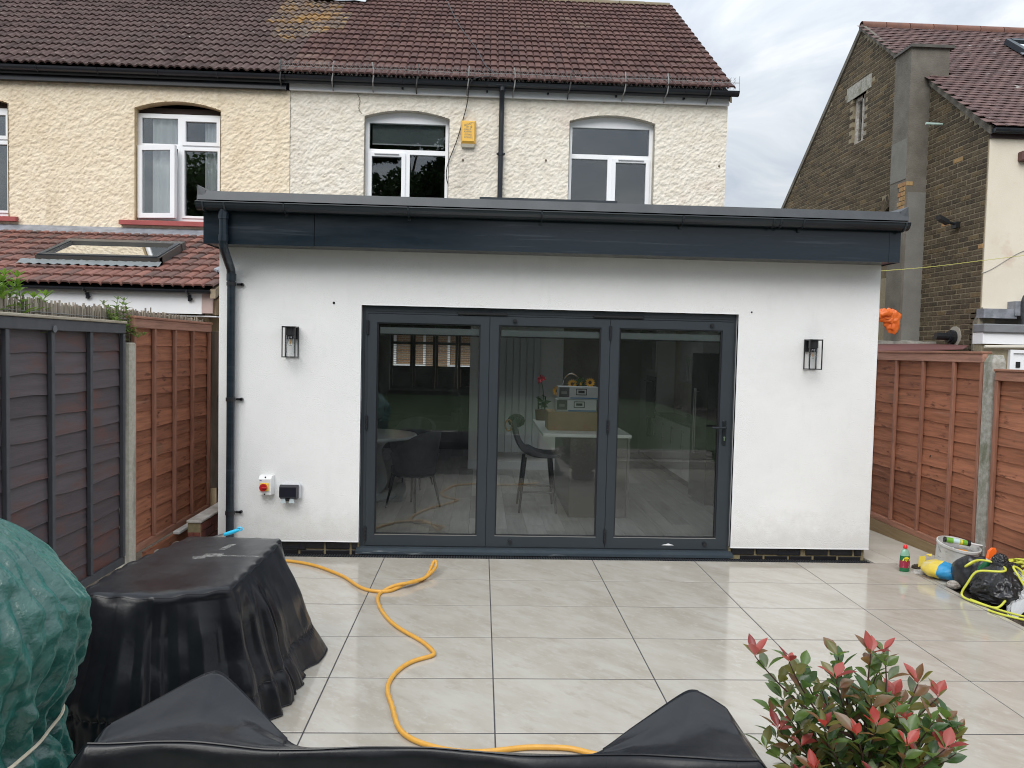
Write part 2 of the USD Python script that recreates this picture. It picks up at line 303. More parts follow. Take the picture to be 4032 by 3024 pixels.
ridge_red = M('terracotta_ridge_tile', (0.20, 0.095, 0.068), (0.15, 0.078, 0.06), 6, rough=0.85, bump=0.003, bscale=50)
lead = M('lead_flashing', (0.16, 0.17, 0.19), (0.27, 0.28, 0.31), 9, rough=0.5, spec=0.5, bump=0.004, bscale=18)
brick_stock = M('sooty_stock_brick', (1, 1, 1), nscale=30, detail=5, rough=0.92, bump=0.006, bscale=90, tint=[(0.070, 0.058, 0.043), (0.098, 0.079, 0.055), (0.125, 0.099, 0.066), (0.085, 0.069, 0.051), (0.165, 0.122, 0.07)], ramp=[(0.3, (0.65,) * 3), (0.7, (1.3,) * 3)], spec=0.1, extra=((0.16, 0.135, 0.085), 14, (1, 1, 1), 0.66, 0.74))
brick_yellow = M('yellow_brick', (1, 1, 1), nscale=30, rough=0.92, bump=0.005, bscale=90, tint=[(0.30, 0.18, 0.075), (0.38, 0.25, 0.11), (0.33, 0.17, 0.08)], ramp=[(0.3, (0.75,) * 3), (0.7, (1.15,) * 3)])
mortar = M('old_lime_mortar', (0.22, 0.188, 0.125), (0.28, 0.235, 0.16), 20, rough=0.95, bump=0.006, bscale=60)
cement = M('grey_cement_render', (0.112, 0.101, 0.082), (0.165, 0.152, 0.128), 3.5, detail=8, rough=0.95, bump=0.008, bscale=45, extra=[((0.20, 0.195, 0.175), 2.3, (1, 1, 0.4), 0.60, 0.75), ((0.065, 0.062, 0.056), 2.0, (1, 1, 0.3), 0.58, 0.78)])
concrete = M('pale_concrete', (0.40, 0.37, 0.30), (0.50, 0.47, 0.40), 30, detail=6, rough=0.92, bump=0.004, bscale=70, extra=[((0.20, 0.19, 0.15), 4, (1, 1, 0.4), 0.55, 0.75)])
concrete_mossy = M('lichened_concrete', (0.26, 0.25, 0.21), (0.40, 0.39, 0.35), 24, detail=7, rough=0.95, bump=0.006, bscale=60, extra=[((0.16, 0.165, 0.11), 6, (1, 1, 0.6), 0.52, 0.68)])
cream_paint = M('cream_painted_wall', (0.66, 0.60, 0.49), (0.70, 0.645, 0.535), 2.0, detail=6, rough=0.8, bump=0.002, bscale=60, extra=[((0.62, 0.52, 0.42), 1.8, (1, 1, 1), 0.60, 0.7)])
WOODR = [(0.28, (0.62,) * 3), (0.5, (1.0,) * 3), (0.70, (1.25,) * 3)]
fence_brown = M('brown_stained_board', (1, 1, 1), nscale=3.0, stretch=(6, 0.9, 14), detail=7, rough=0.7, bump=0.002, bscale=12, bstretch=(6, 0.7, 18), tint=[(0.21, 0.082, 0.044), (0.30, 0.117, 0.062), (0.38, 0.155, 0.086), (0.25, 0.098, 0.054)], ramp=WOODR, island=True, spec=0.35,
                extra=[((0.115, 0.042, 0.025), 3.4, (3, 1.4, 5), 0.60, 0.70), ((0.06, 0.024, 0.014), 9, (1, 1.3, 2.2), 0.70, 0.74), ((0.17, 0.115, 0.07), 2.2, (1, .6, 2.5), 0.64, 0.80), ((0.42, 0.21, 0.14), 2.0, (3, 0.5, 12), 0.62, 0.78)])
fence_frame = M('brown_stained_batten', (1, 1, 1), nscale=3.0, stretch=(8, 8, 1.2), detail=6, rough=0.7, bump=0.0015, bscale=14, bstretch=(8, 8, 0.8), tint=[(0.235, 0.106, 0.068), (0.30, 0.140, 0.092), (0.35, 0.172, 0.117)], ramp=WOODR, island=True, spec=0.35)
fence_rail = M('brown_stained_rail', (1, 1, 1), nscale=3.0, stretch=(8, 0.9, 14), detail=6, rough=0.7, bump=0.0015, bscale=14, bstretch=(8, 0.8, 14), tint=[(0.27, 0.125, 0.08), (0.34, 0.165, 0.11), (0.38, 0.20, 0.145)], ramp=WOODR, island=True, spec=0.35)
fence_grey = M('grey_painted_board', (1, 1, 1), nscale=2.2, stretch=(6, 0.9, 12), detail=6, rough=0.62, bump=0.002, bscale=12, bstretch=(6, 0.7, 18), tint=[(0.064, 0.053, 0.058), (0.080, 0.064, 0.069), (0.090, 0.075, 0.080)], ramp=[(0.28, (0.8,) * 3), (0.7, (1.18,) * 3)], island=True, spec=0.4,
               extra=[((0.120, 0.056, 0.048), 1.5, (1, 1.0, 3.5), 0.50, 0.66), ((0.16, 0.15, 0.15), 2.6, (3, 0.8, 9), 0.68, 0.84)])
fence_grey_frame = M('grey_painted_batten', (1, 1, 1), nscale=4, stretch=(6, 3, 2), rough=0.6, bump=0.001, bscale=30, tint=[(0.048, 0.050, 0.056), (0.062, 0.063, 0.069)], ramp=[(0.3, (0.85,) * 3), (0.7, (1.15,) * 3)], island=True)
wood_pale = M('weathered_timber', (0.30, 0.25, 0.18), (0.42, 0.37, 0.29), 5, (6, 1, 8), rough=0.85, bump=0.003, bscale=12, bstretch=(6, 1, 8))
gravel_wood = M('pine_gravel_board', (0.235, 0.165, 0.082), (0.29, 0.21, 0.115), 4, (6, 0.9, 10), detail=6, rough=0.8, bump=0.002, bscale=12, bstretch=(6, 0.8, 14), extra=((0.14, 0.09, 0.05), 3, (3, 1, 4), 0.6, 0.75))
reed_mat = M('dry_reed', (1, 1, 1), nscale=10, stretch=(4, 4, 1), rough=0.8, tint=[(0.20, 0.165, 0.13), (0.30, 0.26, 0.205), (0.40, 0.35, 0.28), (0.26, 0.215, 0.17)], ramp=[(0.3, (0.75,) * 3), (0.7, (1.15,) * 3)])
slab_mat = M('pale_porcelain_slab', (0.40, 0.366, 0.308), (0.465, 0.436, 0.380), 3.2, (2.0, 0.9, 1), detail=10, rough=0.115, spec=0.7, rvar=0.03, island=True, rot=(0, 0, -0.8), mtype='texture', lo=0.32, hi=0.68,
             extra=[((0.345, 0.303, 0.247), 1.6, (1.4, 1.0, 1), 0.48, 0.78), ((0.485, 0.465, 0.415), 5.5, (2.0, 0.85, 1), 0.48, 0.76), ((0.355, 0.315, 0.262), 9, (2.0, 0.85, 1), 0.55, 0.78), ((0.475, 0.45, 0.40), 24, (1.5, 0.9, 1), 0.54, 0.76)])
grout = M('dark_grey_grout', (0.050, 0.048, 0.053), (0.065, 0.062, 0.067), 20, rough=0.9)
screed = M('pale_cement_screed', (0.40, 0.37, 0.31), (0.48, 0.45, 0.395), 3.0, detail=8, rough=0.8, bump=0.003, bscale=40, extra=((0.27, 0.24, 0.20), 2.0, (1, 1, 1), 0.58, 0.75))
soil = M('damp_soil', (0.055, 0.042, 0.030), (0.10, 0.08, 0.06), 25, detail=8, rough=0.95, bump=0.02, bscale=50)
lawn_mat = M('mown_lawn', (0.035, 0.075, 0.018), (0.06, 0.11, 0.03), 5, detail=8, rough=0.9, bump=0.03, bscale=60)
black_brick = M('blue_black_engineering_brick', (1, 1, 1), nscale=20, rough=0.4, bump=0.002, bscale=80, tint=[(0.010, 0.010, 0.012), (0.018, 0.017, 0.02)], ramp=[(0.3, (0.8,) * 3), (0.7, (1.3,) * 3)], spec=0.5)
mortar_pale = M('sandy_mortar', (0.26, 0.215, 0.12), (0.20, 0.165, 0.095), 30, rough=0.95, bump=0.004, bscale=90)
red_brick = M('red_facing_brick', (1, 1, 1), nscale=25, rough=0.9, bump=0.004, bscale=90, tint=[(0.14, 0.042, 0.032), (0.19, 0.058, 0.042), (0.10, 0.035, 0.03)], ramp=[(0.3, (0.75,) * 3), (0.7, (1.2,) * 3)])
hose_mat = M('yellow_hose', (0.62, 0.31, 0.045), (0.68, 0.36, 0.06), 30, rough=0.38)
tarp_black = M('black_cover_fabric', (0.0055, 0.006, 0.0075), (0.009, 0.0095, 0.0115), 5, rough=0.27, rvar=0.06, bump=0.0006, bscale=70, spec=0.38)
tarp_black_top = M('dusty_black_cover', (0.0055, 0.006, 0.0075), (0.011, 0.0115, 0.014), 3, detail=7, rough=0.27, rvar=0.07, bump=0.0006, bscale=70, spec=0.38, extra=((0.040, 0.0395, 0.036), 2.6, (1, 1.6, 2.5), 0.60, 0.80))
tarp_green = M('green_tarpaulin', (0.014, 0.075, 0.061), (0.022, 0.098, 0.080), 5, rough=0.26, rvar=0.06, bump=0.011, bscale=24, bdetail=5, spec=0.8)
rope_mat = M('cream_cord', (0.55, 0.48, 0.35), (0.62, 0.56, 0.44), 60, rough=0.8)
galv = M('galvanised_wire', (0.30, 0.30, 0.29), (0.24, 0.24, 0.23), 20, rough=0.5, metallic=0.4)
steel = M('brushed_steel', (0.55, 0.55, 0.54), rough=0.3, metallic=1.0)
chrome = M('chrome', (0.75, 0.75, 0.76), rough=0.1, metallic=1.0)
yellow_box = M('yellow_alarm_plastic', (0.80, 0.47, 0.075), (0.76, 0.44, 0.07), 8, rough=0.4)
grey_print = M('grey_print', (0.22, 0.20, 0.15), rough=0.6)
cable_black = M('black_cable', (0.02, 0.02, 0.022), rough=0.5)
blind_mat = M('grey_blind', (0.17, 0.195, 0.20), rough=0.6)
curtain_mat = M('white_net_curtain', (0.86, 0.87, 0.88), (0.90, 0.90, 0.91), 4, rough=0.9)
room_wall = M('pale_interior_wall', (0.78, 0.78, 0.76), rough=0.8)
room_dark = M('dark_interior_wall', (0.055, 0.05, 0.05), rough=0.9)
room_beige = M('taupe_interior_wall', (0.22, 0.195, 0.16), rough=0.8)
ceiling_mat = M('white_ceiling', (0.85, 0.85, 0.84), rough=0.9)

# ================================================================== the setting
def structure(name, m, material, parent=None, label=None, **k):
    p = put(parent or '/World', name, m, material, label=label, **k)
    if parent is None: tag(stage.GetPrimAtPath(p), label, None, None, 'structure')
    return p
structure('ground', box(-90, 90, -90, 90, -0.6, -0.2), soil, label='bare dark ground below the paving and the gardens')
structure('passage', cat([prism([(-0.72, 0.0), (-0.10, 0.0), (0.2, -0.012), (3.6, -0.13), (11, -0.13), (11, -0.5), (-0.72, -0.5)], 'x', 3.755, 4.60), prism([(-0.118, 0.0), (0.2, -0.012), (3.6, -0.13), (11, -0.13), (11, -0.5), (-0.118, -0.5)], 'x', 3.515, 3.752)]), screed, label='pale cement passage sloping away beside the white extension')
structure('flower_bed', box(3.756, 5.2, -7.5, -0.724, -0.5, -0.035), soil, label='strip of damp bare soil between the paving edge and the right fence')
structure('garden_bed', box(-3.2, -2.805, -7.5, 2.2, -0.5, -0.05), soil, label='narrow bed of soil behind the left fence')
structure('side_strip', box(-2.80, -2.262, -0.02, 3.58, -0.5, -0.06), screed, label='narrow cement strip between the left fence and the extension')
lawn = structure('lawn', box(-4.2, 5.5, -19, -5.62, -0.5, 0.22), lawn_mat, label='mown green lawn behind the patio steps')
stp = thing('garden_steps', 'two low grey porcelain steps up from the patio to the lawn', 'steps', (0, -5.2, 0), kind='structure')
for k in range(2):
    put(stp, 'step', bbox(-2.78, 3.75, -5.62 if k else -5.60, -5.02 - 0.30 * k, -0.1 if k == 0 else 0.112, 0.11 + 0.112 * k, 0.004), slab_mat, tint=.3 * k)

# patio slabs: 0.9 x 0.6, stack bond, 4 mm dark joints
patio = thing('patio', 'patio of large pale grey porcelain slabs with dark joints', 'patio', (0, -2.5, 0), kind='structure')
put(patio, 'joint_bed', box(-2.80, 3.755, -5.02, -0.115, -0.30, -0.0028), grout)
X0, Y1, SW, SH = -0.7987, -0.7265, 0.90, 0.60
cols = [X0 + SW * k for k in range(-3, 7)]
for i in range(-1, 8):
    ya, yb = (Y1 - SH * i, Y1 - SH * (i + 1)) if i >= 0 else (-0.122, Y1)
    for c0, c1 in zip(cols[:-1], cols[1:]):
        a, b = max(c0 + .0035, -2.785), min(c1 - .0035, 3.748)
        if b - a < 0.02: continue
        y0, y1 = max(yb + .0055, -5.015), ya - .0055
        if y1 - y0 < 0.02: continue
        dz = rng.uniform(-.0008, .0004)
        put(patio, 'paving_slab', bbox(a, b, y0, y1, -0.02, dz, 0.0012), slab_mat, tint=float(rng.random()))
# screed beside slabs near the passage corner (where the last slabs are missing) is the passage itself

# ================================================================== roof-tile and brick builders
def tile_mesh(x0, cover, s0, gauge, lap, prof, thick, eave, sdir, ndir, lift=0.0, tilt=0.0):
    """one tile: profile prof = [(fraction across, height)], lying from s0 up the slope, its tail raised on the course below"""
    p = np.asarray(prof, float); n = len(p)
    xs = x0 + p[:, 0] * cover
    hf = thick * 1.55 + p[:, 1] + lift; hb = p[:, 1] * 0.95 + thick * 0.35 + lift
    def P(s, h): return np.stack([xs, eave[0] + sdir[0] * s + ndir[0] * h, eave[1] + sdir[1] * s + ndir[1] * h], 1)
    sl = s0 + tilt * (p[:, 0] - .5)
    a, b, c = P(sl, hf), P(sl + gauge + lap, hb), P(sl + 0.004, hf - thick)
    v = np.vstack([c, a, b]); f = grid_faces(3, n)
    return v, f[:, ::-1]
def roof_tiles(parent, name, mats, x_range, eave, ridge, cover, gauge, prof, thick, keep, rest_name, limit=300, order=None, jit=0.003, skip=None, half=False, two_tone=0.0):
    """mats(x, s) -> material; keep(x, s) -> bool; the first `limit` in `order` are parts of their own, the rest one joined part"""
    d = np.array(ridge, float) - np.array(eave, float); L = np.linalg.norm(d); sd = d / L; nd = np.array([-sd[1], sd[0]])
    items = []
    for i in range(int(math.ceil(L / gauge))):
        s0 = i * gauge
        off = cover / 2 if half and i % 2 else 0
        for j in range(int(math.floor((x_range[1] - x_range[0]) / cover + 1e-6)) + 1):
            x = x_range[0] + j * cover - off
            w = min(cover, x_range[1] - x)
            if w < 0.03 or not keep(x, s0): continue
            if skip and skip(x, s0): continue
            items.append((x, s0, w, min(gauge, L - s0)))
    items.sort(key=order or (lambda t: t[1]))
    rest = {}
    for k, (x, s0, w, g) in enumerate(items):
        m = tile_mesh(x, cover if w > cover * .98 else w, s0, g, 0.05, prof, thick, eave, sd, nd, rng.uniform(0, jit), rng.uniform(-.006, .006))
        mt = mats(x + w / 2, s0); ti = float(rng.random())
        tv_ = np.full(len(m[0]), ti)
        if two_tone: tv_ = np.where(np.tile(np.asarray(prof)[:, 0] > .49, 3), ti, ti + two_tone * (rng.random() - ti))
        if k < limit: put(parent, name, m, mt, tint=tv_, smooth=False)
        else: rest.setdefault(id(mt), (mt, [], []))[1].append(m); rest[id(mt)][2].append(tv_)
    for mt, ms, ts in rest.values():
        put(parent, rest_name, cat(ms), mt, tint=np.concatenate(ts), kind='stuff')
def brick(a0, a1, z0, z1, plane, axis, proud, depth=0.05, side=-1):
    """a brick face on a plane: axis 'x' = wall in the plane x = plane (a runs along y), axis 'y' = wall in y = plane (a runs along x); side: direction it faces"""
    j = rng.uniform(-.002, .002, 4); b = 0.004
    o = plane + side * proud; i_ = plane - side * depth
    pts = []
    for a, sa in ((a0 + j[0], b), (a1 + j[1], -b)):
        for z, sz in ((z0 + j[2], b), (z1 + j[3], -b)):
            pts.append((o, a + sa, z + sz))
    for a in (a0 + j[0], a1 + j[1]):
        for z in (z0 + j[2], z1 + j[3]):
            pts.append((o - side * b, a, z))
    for a in (a0 + j[0], a1 + j[1]):
        for z in (z0 + j[2], z1 + j[3]):
            pts.append((i_, a, z))
    v = np.array(pts)
    f = [(0, 1, 3), (0, 3, 2), (0, 4, 5), (0, 5, 1), (1, 5, 7), (1, 7, 3), (3, 7, 6), (3, 6, 2), (2, 6, 4), (2, 4, 0), (4, 8, 9), (4, 9, 5), (5, 9, 11), (5, 11, 7), (7, 11, 10), (7, 10, 6), (6, 10, 8), (6, 8, 4)]
    f = np.array(f)
    if axis == 'y': v = v[:, [1, 0, 2]]
    else: f = f[:, ::-1]
    if side > 0: f = f[:, ::-1]
    return v, f
def bricks(parent, name, rest_name, mat_, plane, axis, a_range, z_range, ok, order=None, limit=300, L=0.225, H=0.075, jo=0.014, side=-1, proud=0.006, style='stretcher', odd=None):
    items = []
    for r in range(int((z_range[1] - z_range[0]) / H)):
        z0 = z_range[0] + r * H
        seq, a = [], a_range[0] - (L / 2 if r % 2 else 0) - (.05 if style == 'flemish' and r % 2 else 0)
        k = 0
        while a < a_range[1]:
            w = L if style == 'stretcher' or k % 2 == 0 else L / 2
            seq.append((a, a + w)); a += w; k += 1
        for b0, b1 in seq:
            b0, b1 = max(b0, a_range[0]), min(b1, a_range[1])
            if b1 - b0 < 0.04: continue
            if ok((b0 + b1) / 2, z0 + H / 2): items.append((b0, b1, z0))
    if order: items.sort(key=order)
    ms, ts = [], []
    for k, (b0, b1, z0) in enumerate(items):
        m = brick(b0 + jo / 2, b1 - jo / 2, z0 + jo / 2, z0 + H - jo / 2, plane, axis, proud + rng.uniform(-.002, .003), side=side)
        ti = float(rng.random() ** 1.3)
        if k < limit: put(parent, name, m, mat_ if not odd or rng.random() > .012 else odd, tint=ti)
        else: ms.append(m); ts.append(np.full(len(m[0]), ti))
    if ms: put(parent, rest_name, cat(ms), mat_, tint=np.concatenate(ts), kind='stuff')
    return len(items)
PANTILE = [(0, .004), (.10, .022), (.22, .030), (.34, .022), (.44, .004), (.52, .001), (.60, .006), (.72, .024), (.80, .028), (.90, .020), (1.0, .004)]
DOUBLE = [(0, .003), (.03, .020), (.10, .024), (.34, .024), (.41, .018), (.46, .002), (.52, .002), (.56, .020), (.63, .024), (.87, .024), (.94, .018), (1.0, .002)]

# ================================================================== upstairs windows
def arch_top(x0, x1, z, rise, n=10):
    t = np.linspace(0, 1, n)
    return [(x0 + (x1 - x0) * s, z + rise * 4 * s * (1 - s)) for s in t]
def house_window(parent, x0, x1, z0, z1, y, layout, vent=None, arch=0.0, open_left=False, label=None):
    """white frame in the wall's opening at depth y; layout: 'top_light' = one pane over two, 'cross' = two over two"""
    fw = 0.055; ztr = z1 - (z1 - z0) * 0.30; xm = (x0 + x1) / 2
    outer = rect(x0, x1, z0, z1)
    if arch: outer = [(x0, z0), (x1, z0)] + arch_top(x1, x0, z1, arch)
    cells = []
    if layout == 'top_light': cells = [(x0 + fw, x1 - fw, ztr + .03, z1 - fw), (x0 + fw, xm - .035, z0 + fw, ztr - .03), (xm + .035, x1 - fw, z0 + fw, ztr - .03)]
    else: cells = [(x0 + fw, xm - .035, ztr + .03, z1 - fw), (xm + .035, x1 - fw, ztr + .03, z1 - fw), (x0 + fw, xm - .035, z0 + fw, ztr - .03), (xm + .035, x1 - fw, z0 + fw, ztr - .03)]
    fr = put(parent, 'window', polyhole(outer, [rect(*c) for c in cells], 'y', y, y + .07), pvc_white, label=label)
    return fr, cells, ztr, xm
def sash(fr, c, y, w=0.05, name='sash'):
    put(fr, name, frame(c[0] - .012, c[1] + .012, c[2] - .012, c[3] + .012, w, y - .022, y + .03), pvc_white)
    return (c[0] + w - .012, c[1] - w + .012, c[2] + w - .012, c[3] - w + .012)
def pane(fr, c, y, mat_=None): put(fr, 'pane', box(c[0] - .004, c[1] + .004, y, y + .006, c[2] - .004, c[3] + .004), mat_ or WGLASS)
def dash_wall(x0, x1, z0, z1, y, holes, seed, step=0.0125, amp=0.012):
    """a roughcast skin with real relief and openings; holes: (x0, x1, z0, z1, arch rise)"""
    nx, nz = int((x1 - x0) / step) + 1, int((z1 - z0) / step) + 1
    xs, zs = np.linspace(x0, x1, nx), np.linspace(z0, z1, nz)
    Xg, Zg = np.meshgrid(xs, zs, indexing='ij')
    p = np.stack([Xg, Zg * 1.15, np.zeros_like(Xg)], -1)
    h = 0.5 * meshkit.noise(p * 31, seed) + 0.5 * meshkit.noise(p * 62, seed + 3)
    h = np.clip(h * 2.2 - .6, 0, 1) + 0.10 * meshkit.noise(p * 6, seed + 5)
    v = np.stack([Xg, y - amp * h, Zg], -1).reshape(-1, 3)
    f = grid_faces(nx, nz)
    c = v[f].mean(1); ok = np.ones(len(f), bool)
    for a, b, s0, s1, rise in holes:
        t = np.clip((c[:, 0] - a) / (b - a), 0, 1)
        ok &= ~((c[:, 0] > a) & (c[:, 0] < b) & (c[:, 2] > s0) & (c[:, 2] < s1 + rise * 4 * t * (1 - t)))
    return v, f[ok]
def reveal(a, b, s0, s1, rise, ya, yb):
    """the sides and arched head of an opening"""
    a, b = a + .004, b - .004
    prof = [(a, s0), (a, s1)] + arch_top(a, b, s1, rise, 12)[1:-1] + [(b, s1), (b, s0)]
    n = len(prof); v = np.array([(x, y, z) for x, z in prof for y in (ya, yb)])
    return v, grid_faces(n, 2)

YM = 3.6                      # rear wall of the two houses
PARTY = -2.565
# ---- the off-white half: right of the pair
hr = thing('pebbledash_house', 'off-white pebbledashed house with brown tiled roof rising behind the white extension', 'house', (0.3, YM, 0))
W1 = (-1.60, -0.49, 3.40, 4.80); W2 = (1.105, 2.25, 3.40, 4.83)
put(hr, 'rear_wall', dash_wall(PARTY, 3.22, 2.6, 5.13, YM, [(W1[0], W1[1], 3.40, 4.83, .09), (W2[0], W2[1], 3.40, 4.86, .09)], 3), white_dash, smooth=True)
for w in (W1, W2):
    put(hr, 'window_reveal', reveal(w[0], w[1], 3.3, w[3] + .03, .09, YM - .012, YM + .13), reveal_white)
put(hr, 'gable_wall', polyhole([(YM, -.5), (10.6, -.5), (10.6, 5.2), (7.1, 7.77), (YM, 5.13)], [], 'x', 2.97, 3.205), white_dash)
put(hr, 'inner_skin', cat([box(PARTY + .02, W1[0] - .0, YM + .02, YM + .24, 2.7, 5.2), box(W1[1], W2[0], YM + .02, YM + .24, 2.7, 5.2), box(W2[1], 2.96, YM + .02, YM + .24, 2.7, 5.2),
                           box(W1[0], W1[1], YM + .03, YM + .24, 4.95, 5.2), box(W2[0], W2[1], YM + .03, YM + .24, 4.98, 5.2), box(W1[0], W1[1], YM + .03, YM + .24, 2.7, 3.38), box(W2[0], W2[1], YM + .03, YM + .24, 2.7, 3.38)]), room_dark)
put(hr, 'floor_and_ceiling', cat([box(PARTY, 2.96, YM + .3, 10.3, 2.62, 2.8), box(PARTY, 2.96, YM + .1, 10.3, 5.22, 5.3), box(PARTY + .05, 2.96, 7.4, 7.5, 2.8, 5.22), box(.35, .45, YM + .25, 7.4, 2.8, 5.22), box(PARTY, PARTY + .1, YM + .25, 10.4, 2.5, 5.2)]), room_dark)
fr, cells, ztr, xm = house_window(hr, W1[0] - .004, W1[1] + .004, 3.40, 4.835, YM + .10, 'top_light', arch=.092, label='window with a half drawn roller blind')
pane(fr, cells[0], YM + .13); c = sash(fr, cells[1], YM + .10); pane(fr, c, YM + .115); pane(fr, cells[2], YM + .13)
put(fr, 'trickle_vent', bbox(cells[1][0] + .07, cells[1][1] - .07, YM + .055, YM + .078, cells[1][3] - .012, cells[1][3] + .008, .004), pvc_white)
put(fr, 'roller_blind', box(W1[0] + .08, W1[1] - .08, YM + .19, YM + .195, 4.53, 4.80), blind_mat); put(fr, 'blind_rail', box(W1[0] + .08, W1[1] - .08, YM + .185, YM + .20, 4.515, 4.53), pvc_white)
fr, cells, ztr, xm = house_window(hr, W2[0] - .004, W2[1] + .004, 3.40, 4.865, YM + .10, 'top_light', arch=.092)
pane(fr, cells[0], YM + .13); pane(fr, cells[1], YM + .13); c = sash(fr, cells[2], YM + .10); pane(fr, c, YM + .115)
put(fr, 'trickle_vent', bbox(cells[2][0] + .07, cells[2][1] - .07, YM + .055, YM + .078, cells[2][3] - .012, cells[2][3] + .008, .004), pvc_white)
EAVE, RIDGE = (3.385, 5.262), (7.1, 7.95)
put(hr, 'roof_deck', prism([(3.45, 5.25), (7.1, 7.89), (10.75, 5.25), (10.75, 5.13), (7.1, 7.77), (3.45, 5.17)], 'x', PARTY, 3.20), dark_gap)
def tmat(x, s):
    if meshkit.noise(np.array([x * 1.3, s * .9, 4.3])) < math.exp(-((x + 2.75) / .42) ** 2) * min(1, max(.35, s / 2.4)) * 1.1: return tile_lichen
    return tile_right
roof_tiles(hr, 'roof_tile', tmat, (PARTY, 3.245), EAVE, RIDGE, 0.2005, 0.262, DOUBLE, 0.023, lambda x, s: True, 'upper_roof_tiles', two_tone=.6)
rm = []
for k in range(14):
    x = 3.2 - .45 * (k + 1)
    t = np.linspace(-.62, math.pi + .62, 9); r = .115 + rng.uniform(-.004, .004)
    a = np.stack([np.full(9, x + .004), 7.1 + r * np.cos(t), 7.905 + r * np.sin(t)], 1); b = a + (.442, 0, 0)
    ins = np.stack([np.full(9, 0.0), (r - .02) * np.cos(t) + 7.1, 7.905 + (r - .02) * np.sin(t)], 1)
    v = np.vstack([a, b]); f = grid_faces(2, 9)
    put(hr, 'ridge_tile', (v, f), ridge_mat, smooth=True)
    if k == 0: put(hr, 'ridge_end', (np.vstack([b, [[b[0, 0], 7.1, 7.87]]]), np.array([(i, i + 1, 9) for i in range(8)])), ridge_mat)
put(hr, 'fascia', box(PARTY, 3.222, 3.535, 3.575, 5.118, 5.262), pvc_white)
for k in range(4): put(hr, 'verge_trim', box(3.20, 3.235, 3.40 + .95 * k, 3.40 + .95 * (k + 1) - .004, 0, .001), dark_gap) if False else None
put(hr, 'verge_board', prism([(3.44, 5.19), (7.1, 7.87), (7.1, 7.80), (3.44, 5.12)], 'x', 3.206, 3.225), ridge_mat)
def half_gutter(x0, x1, y, z, r=.055, n=9, ends=True):
    t = np.linspace(math.pi, 2 * math.pi, n); pr = [(y + r * math.cos(a), z + r * math.sin(a)) for a in t]; pi = [(y + (r - .006) * math.cos(a), z + (r - .006) * math.sin(a)) for a in t[::-1]]
    m = [prism(pr + pi, 'x', x0, x1)]
    if ends: m += [prism(pr, 'x', x0 - .004, x0 + .004), prism(pr, 'x', x1 - .004, x1 + .004)]
    return cat(m)
put(hr, 'gutter', half_gutter(PARTY - .03, 3.31, 3.46, 5.268, .060), black_gloss)
for x in (-2.0, -1.1, 0.0, .8, 1.7, 2.6): put(hr, 'gutter_bracket', cat([tube([(x, 3.46 + .065 * math.cos(a), 5.268 + .065 * math.sin(a)) for a in np.linspace(math.pi, 2 * math.pi, 8)], .006, 5), box(x - .012, x + .012, 3.49, 3.534, 5.165, 5.22)]), black_gloss)
put(hr, 'rainwater_pipe', cat([tube([(0.197, 3.46, 5.22), (0.197, 3.465, 5.16), (0.197, 3.52, 5.08), (0.197, 3.54, 4.9), (0.197, 3.54, 4.0), (0.197, 3.54, 2.95)], .034, 14), cyl((.197, 3.54, 4.36), (.197, 3.54, 4.40), .039, 14), cyl((.197, 3.46, 5.17), (.197, 3.46, 5.22), .042, 14)]), black_gloss, smooth=40)
put(hr, 'pipe_clip', cat([box(.145, .25, 3.535, 3.56, 4.37, 4.39), cyl((.15, 3.54, 4.38), (.15, 3.50, 4.38), .01, 8), cyl((.245, 3.54, 4.38), (.245, 3.50, 4.38), .01, 8)]), black_gloss)
put(hr, 'front_wall', cat([box(PARTY, 2.96, 10.36, 10.6, 2.5, 5.2), box(PARTY, -2.02, 10.36, 10.6, -.2, 2.5), box(-.02, 2.96, 10.36, 10.6, -.2, 2.5), box(-2.02, -.02, 10.36, 10.6, -.2, 0.9), box(-2.02, -.02, 10.36, 10.6, 2.25, 2.5)]), room_dark)
for (x, z) in ((-.30, 4.30), (.80, 4.33), (3.13, 4.33)):
    put(hr, 'wall_scar', (tm(trimesh.creation.icosphere(1, .015))[0] * [1, .5, 1.2] + [x, YM - .012, z], tm(trimesh.creation.icosphere(1, .015))[1]), M('old_fixing_hole', (0.16, 0.13, 0.10), rough=.9))

put(hr, 'wall_crack', tube(spline([(-1.70, YM - .013, 5.11), (-1.665, YM - .015, 5.0), (-1.675, YM - .014, 4.93), (-1.63, YM - .014, 4.86)], 24) + np.c_[.006 * np.sin(np.arange(24) * 1.9), np.zeros(24), np.zeros(24)], .0035, 4), M('dark_crack', (0.22, 0.19, 0.15), rough=.9))
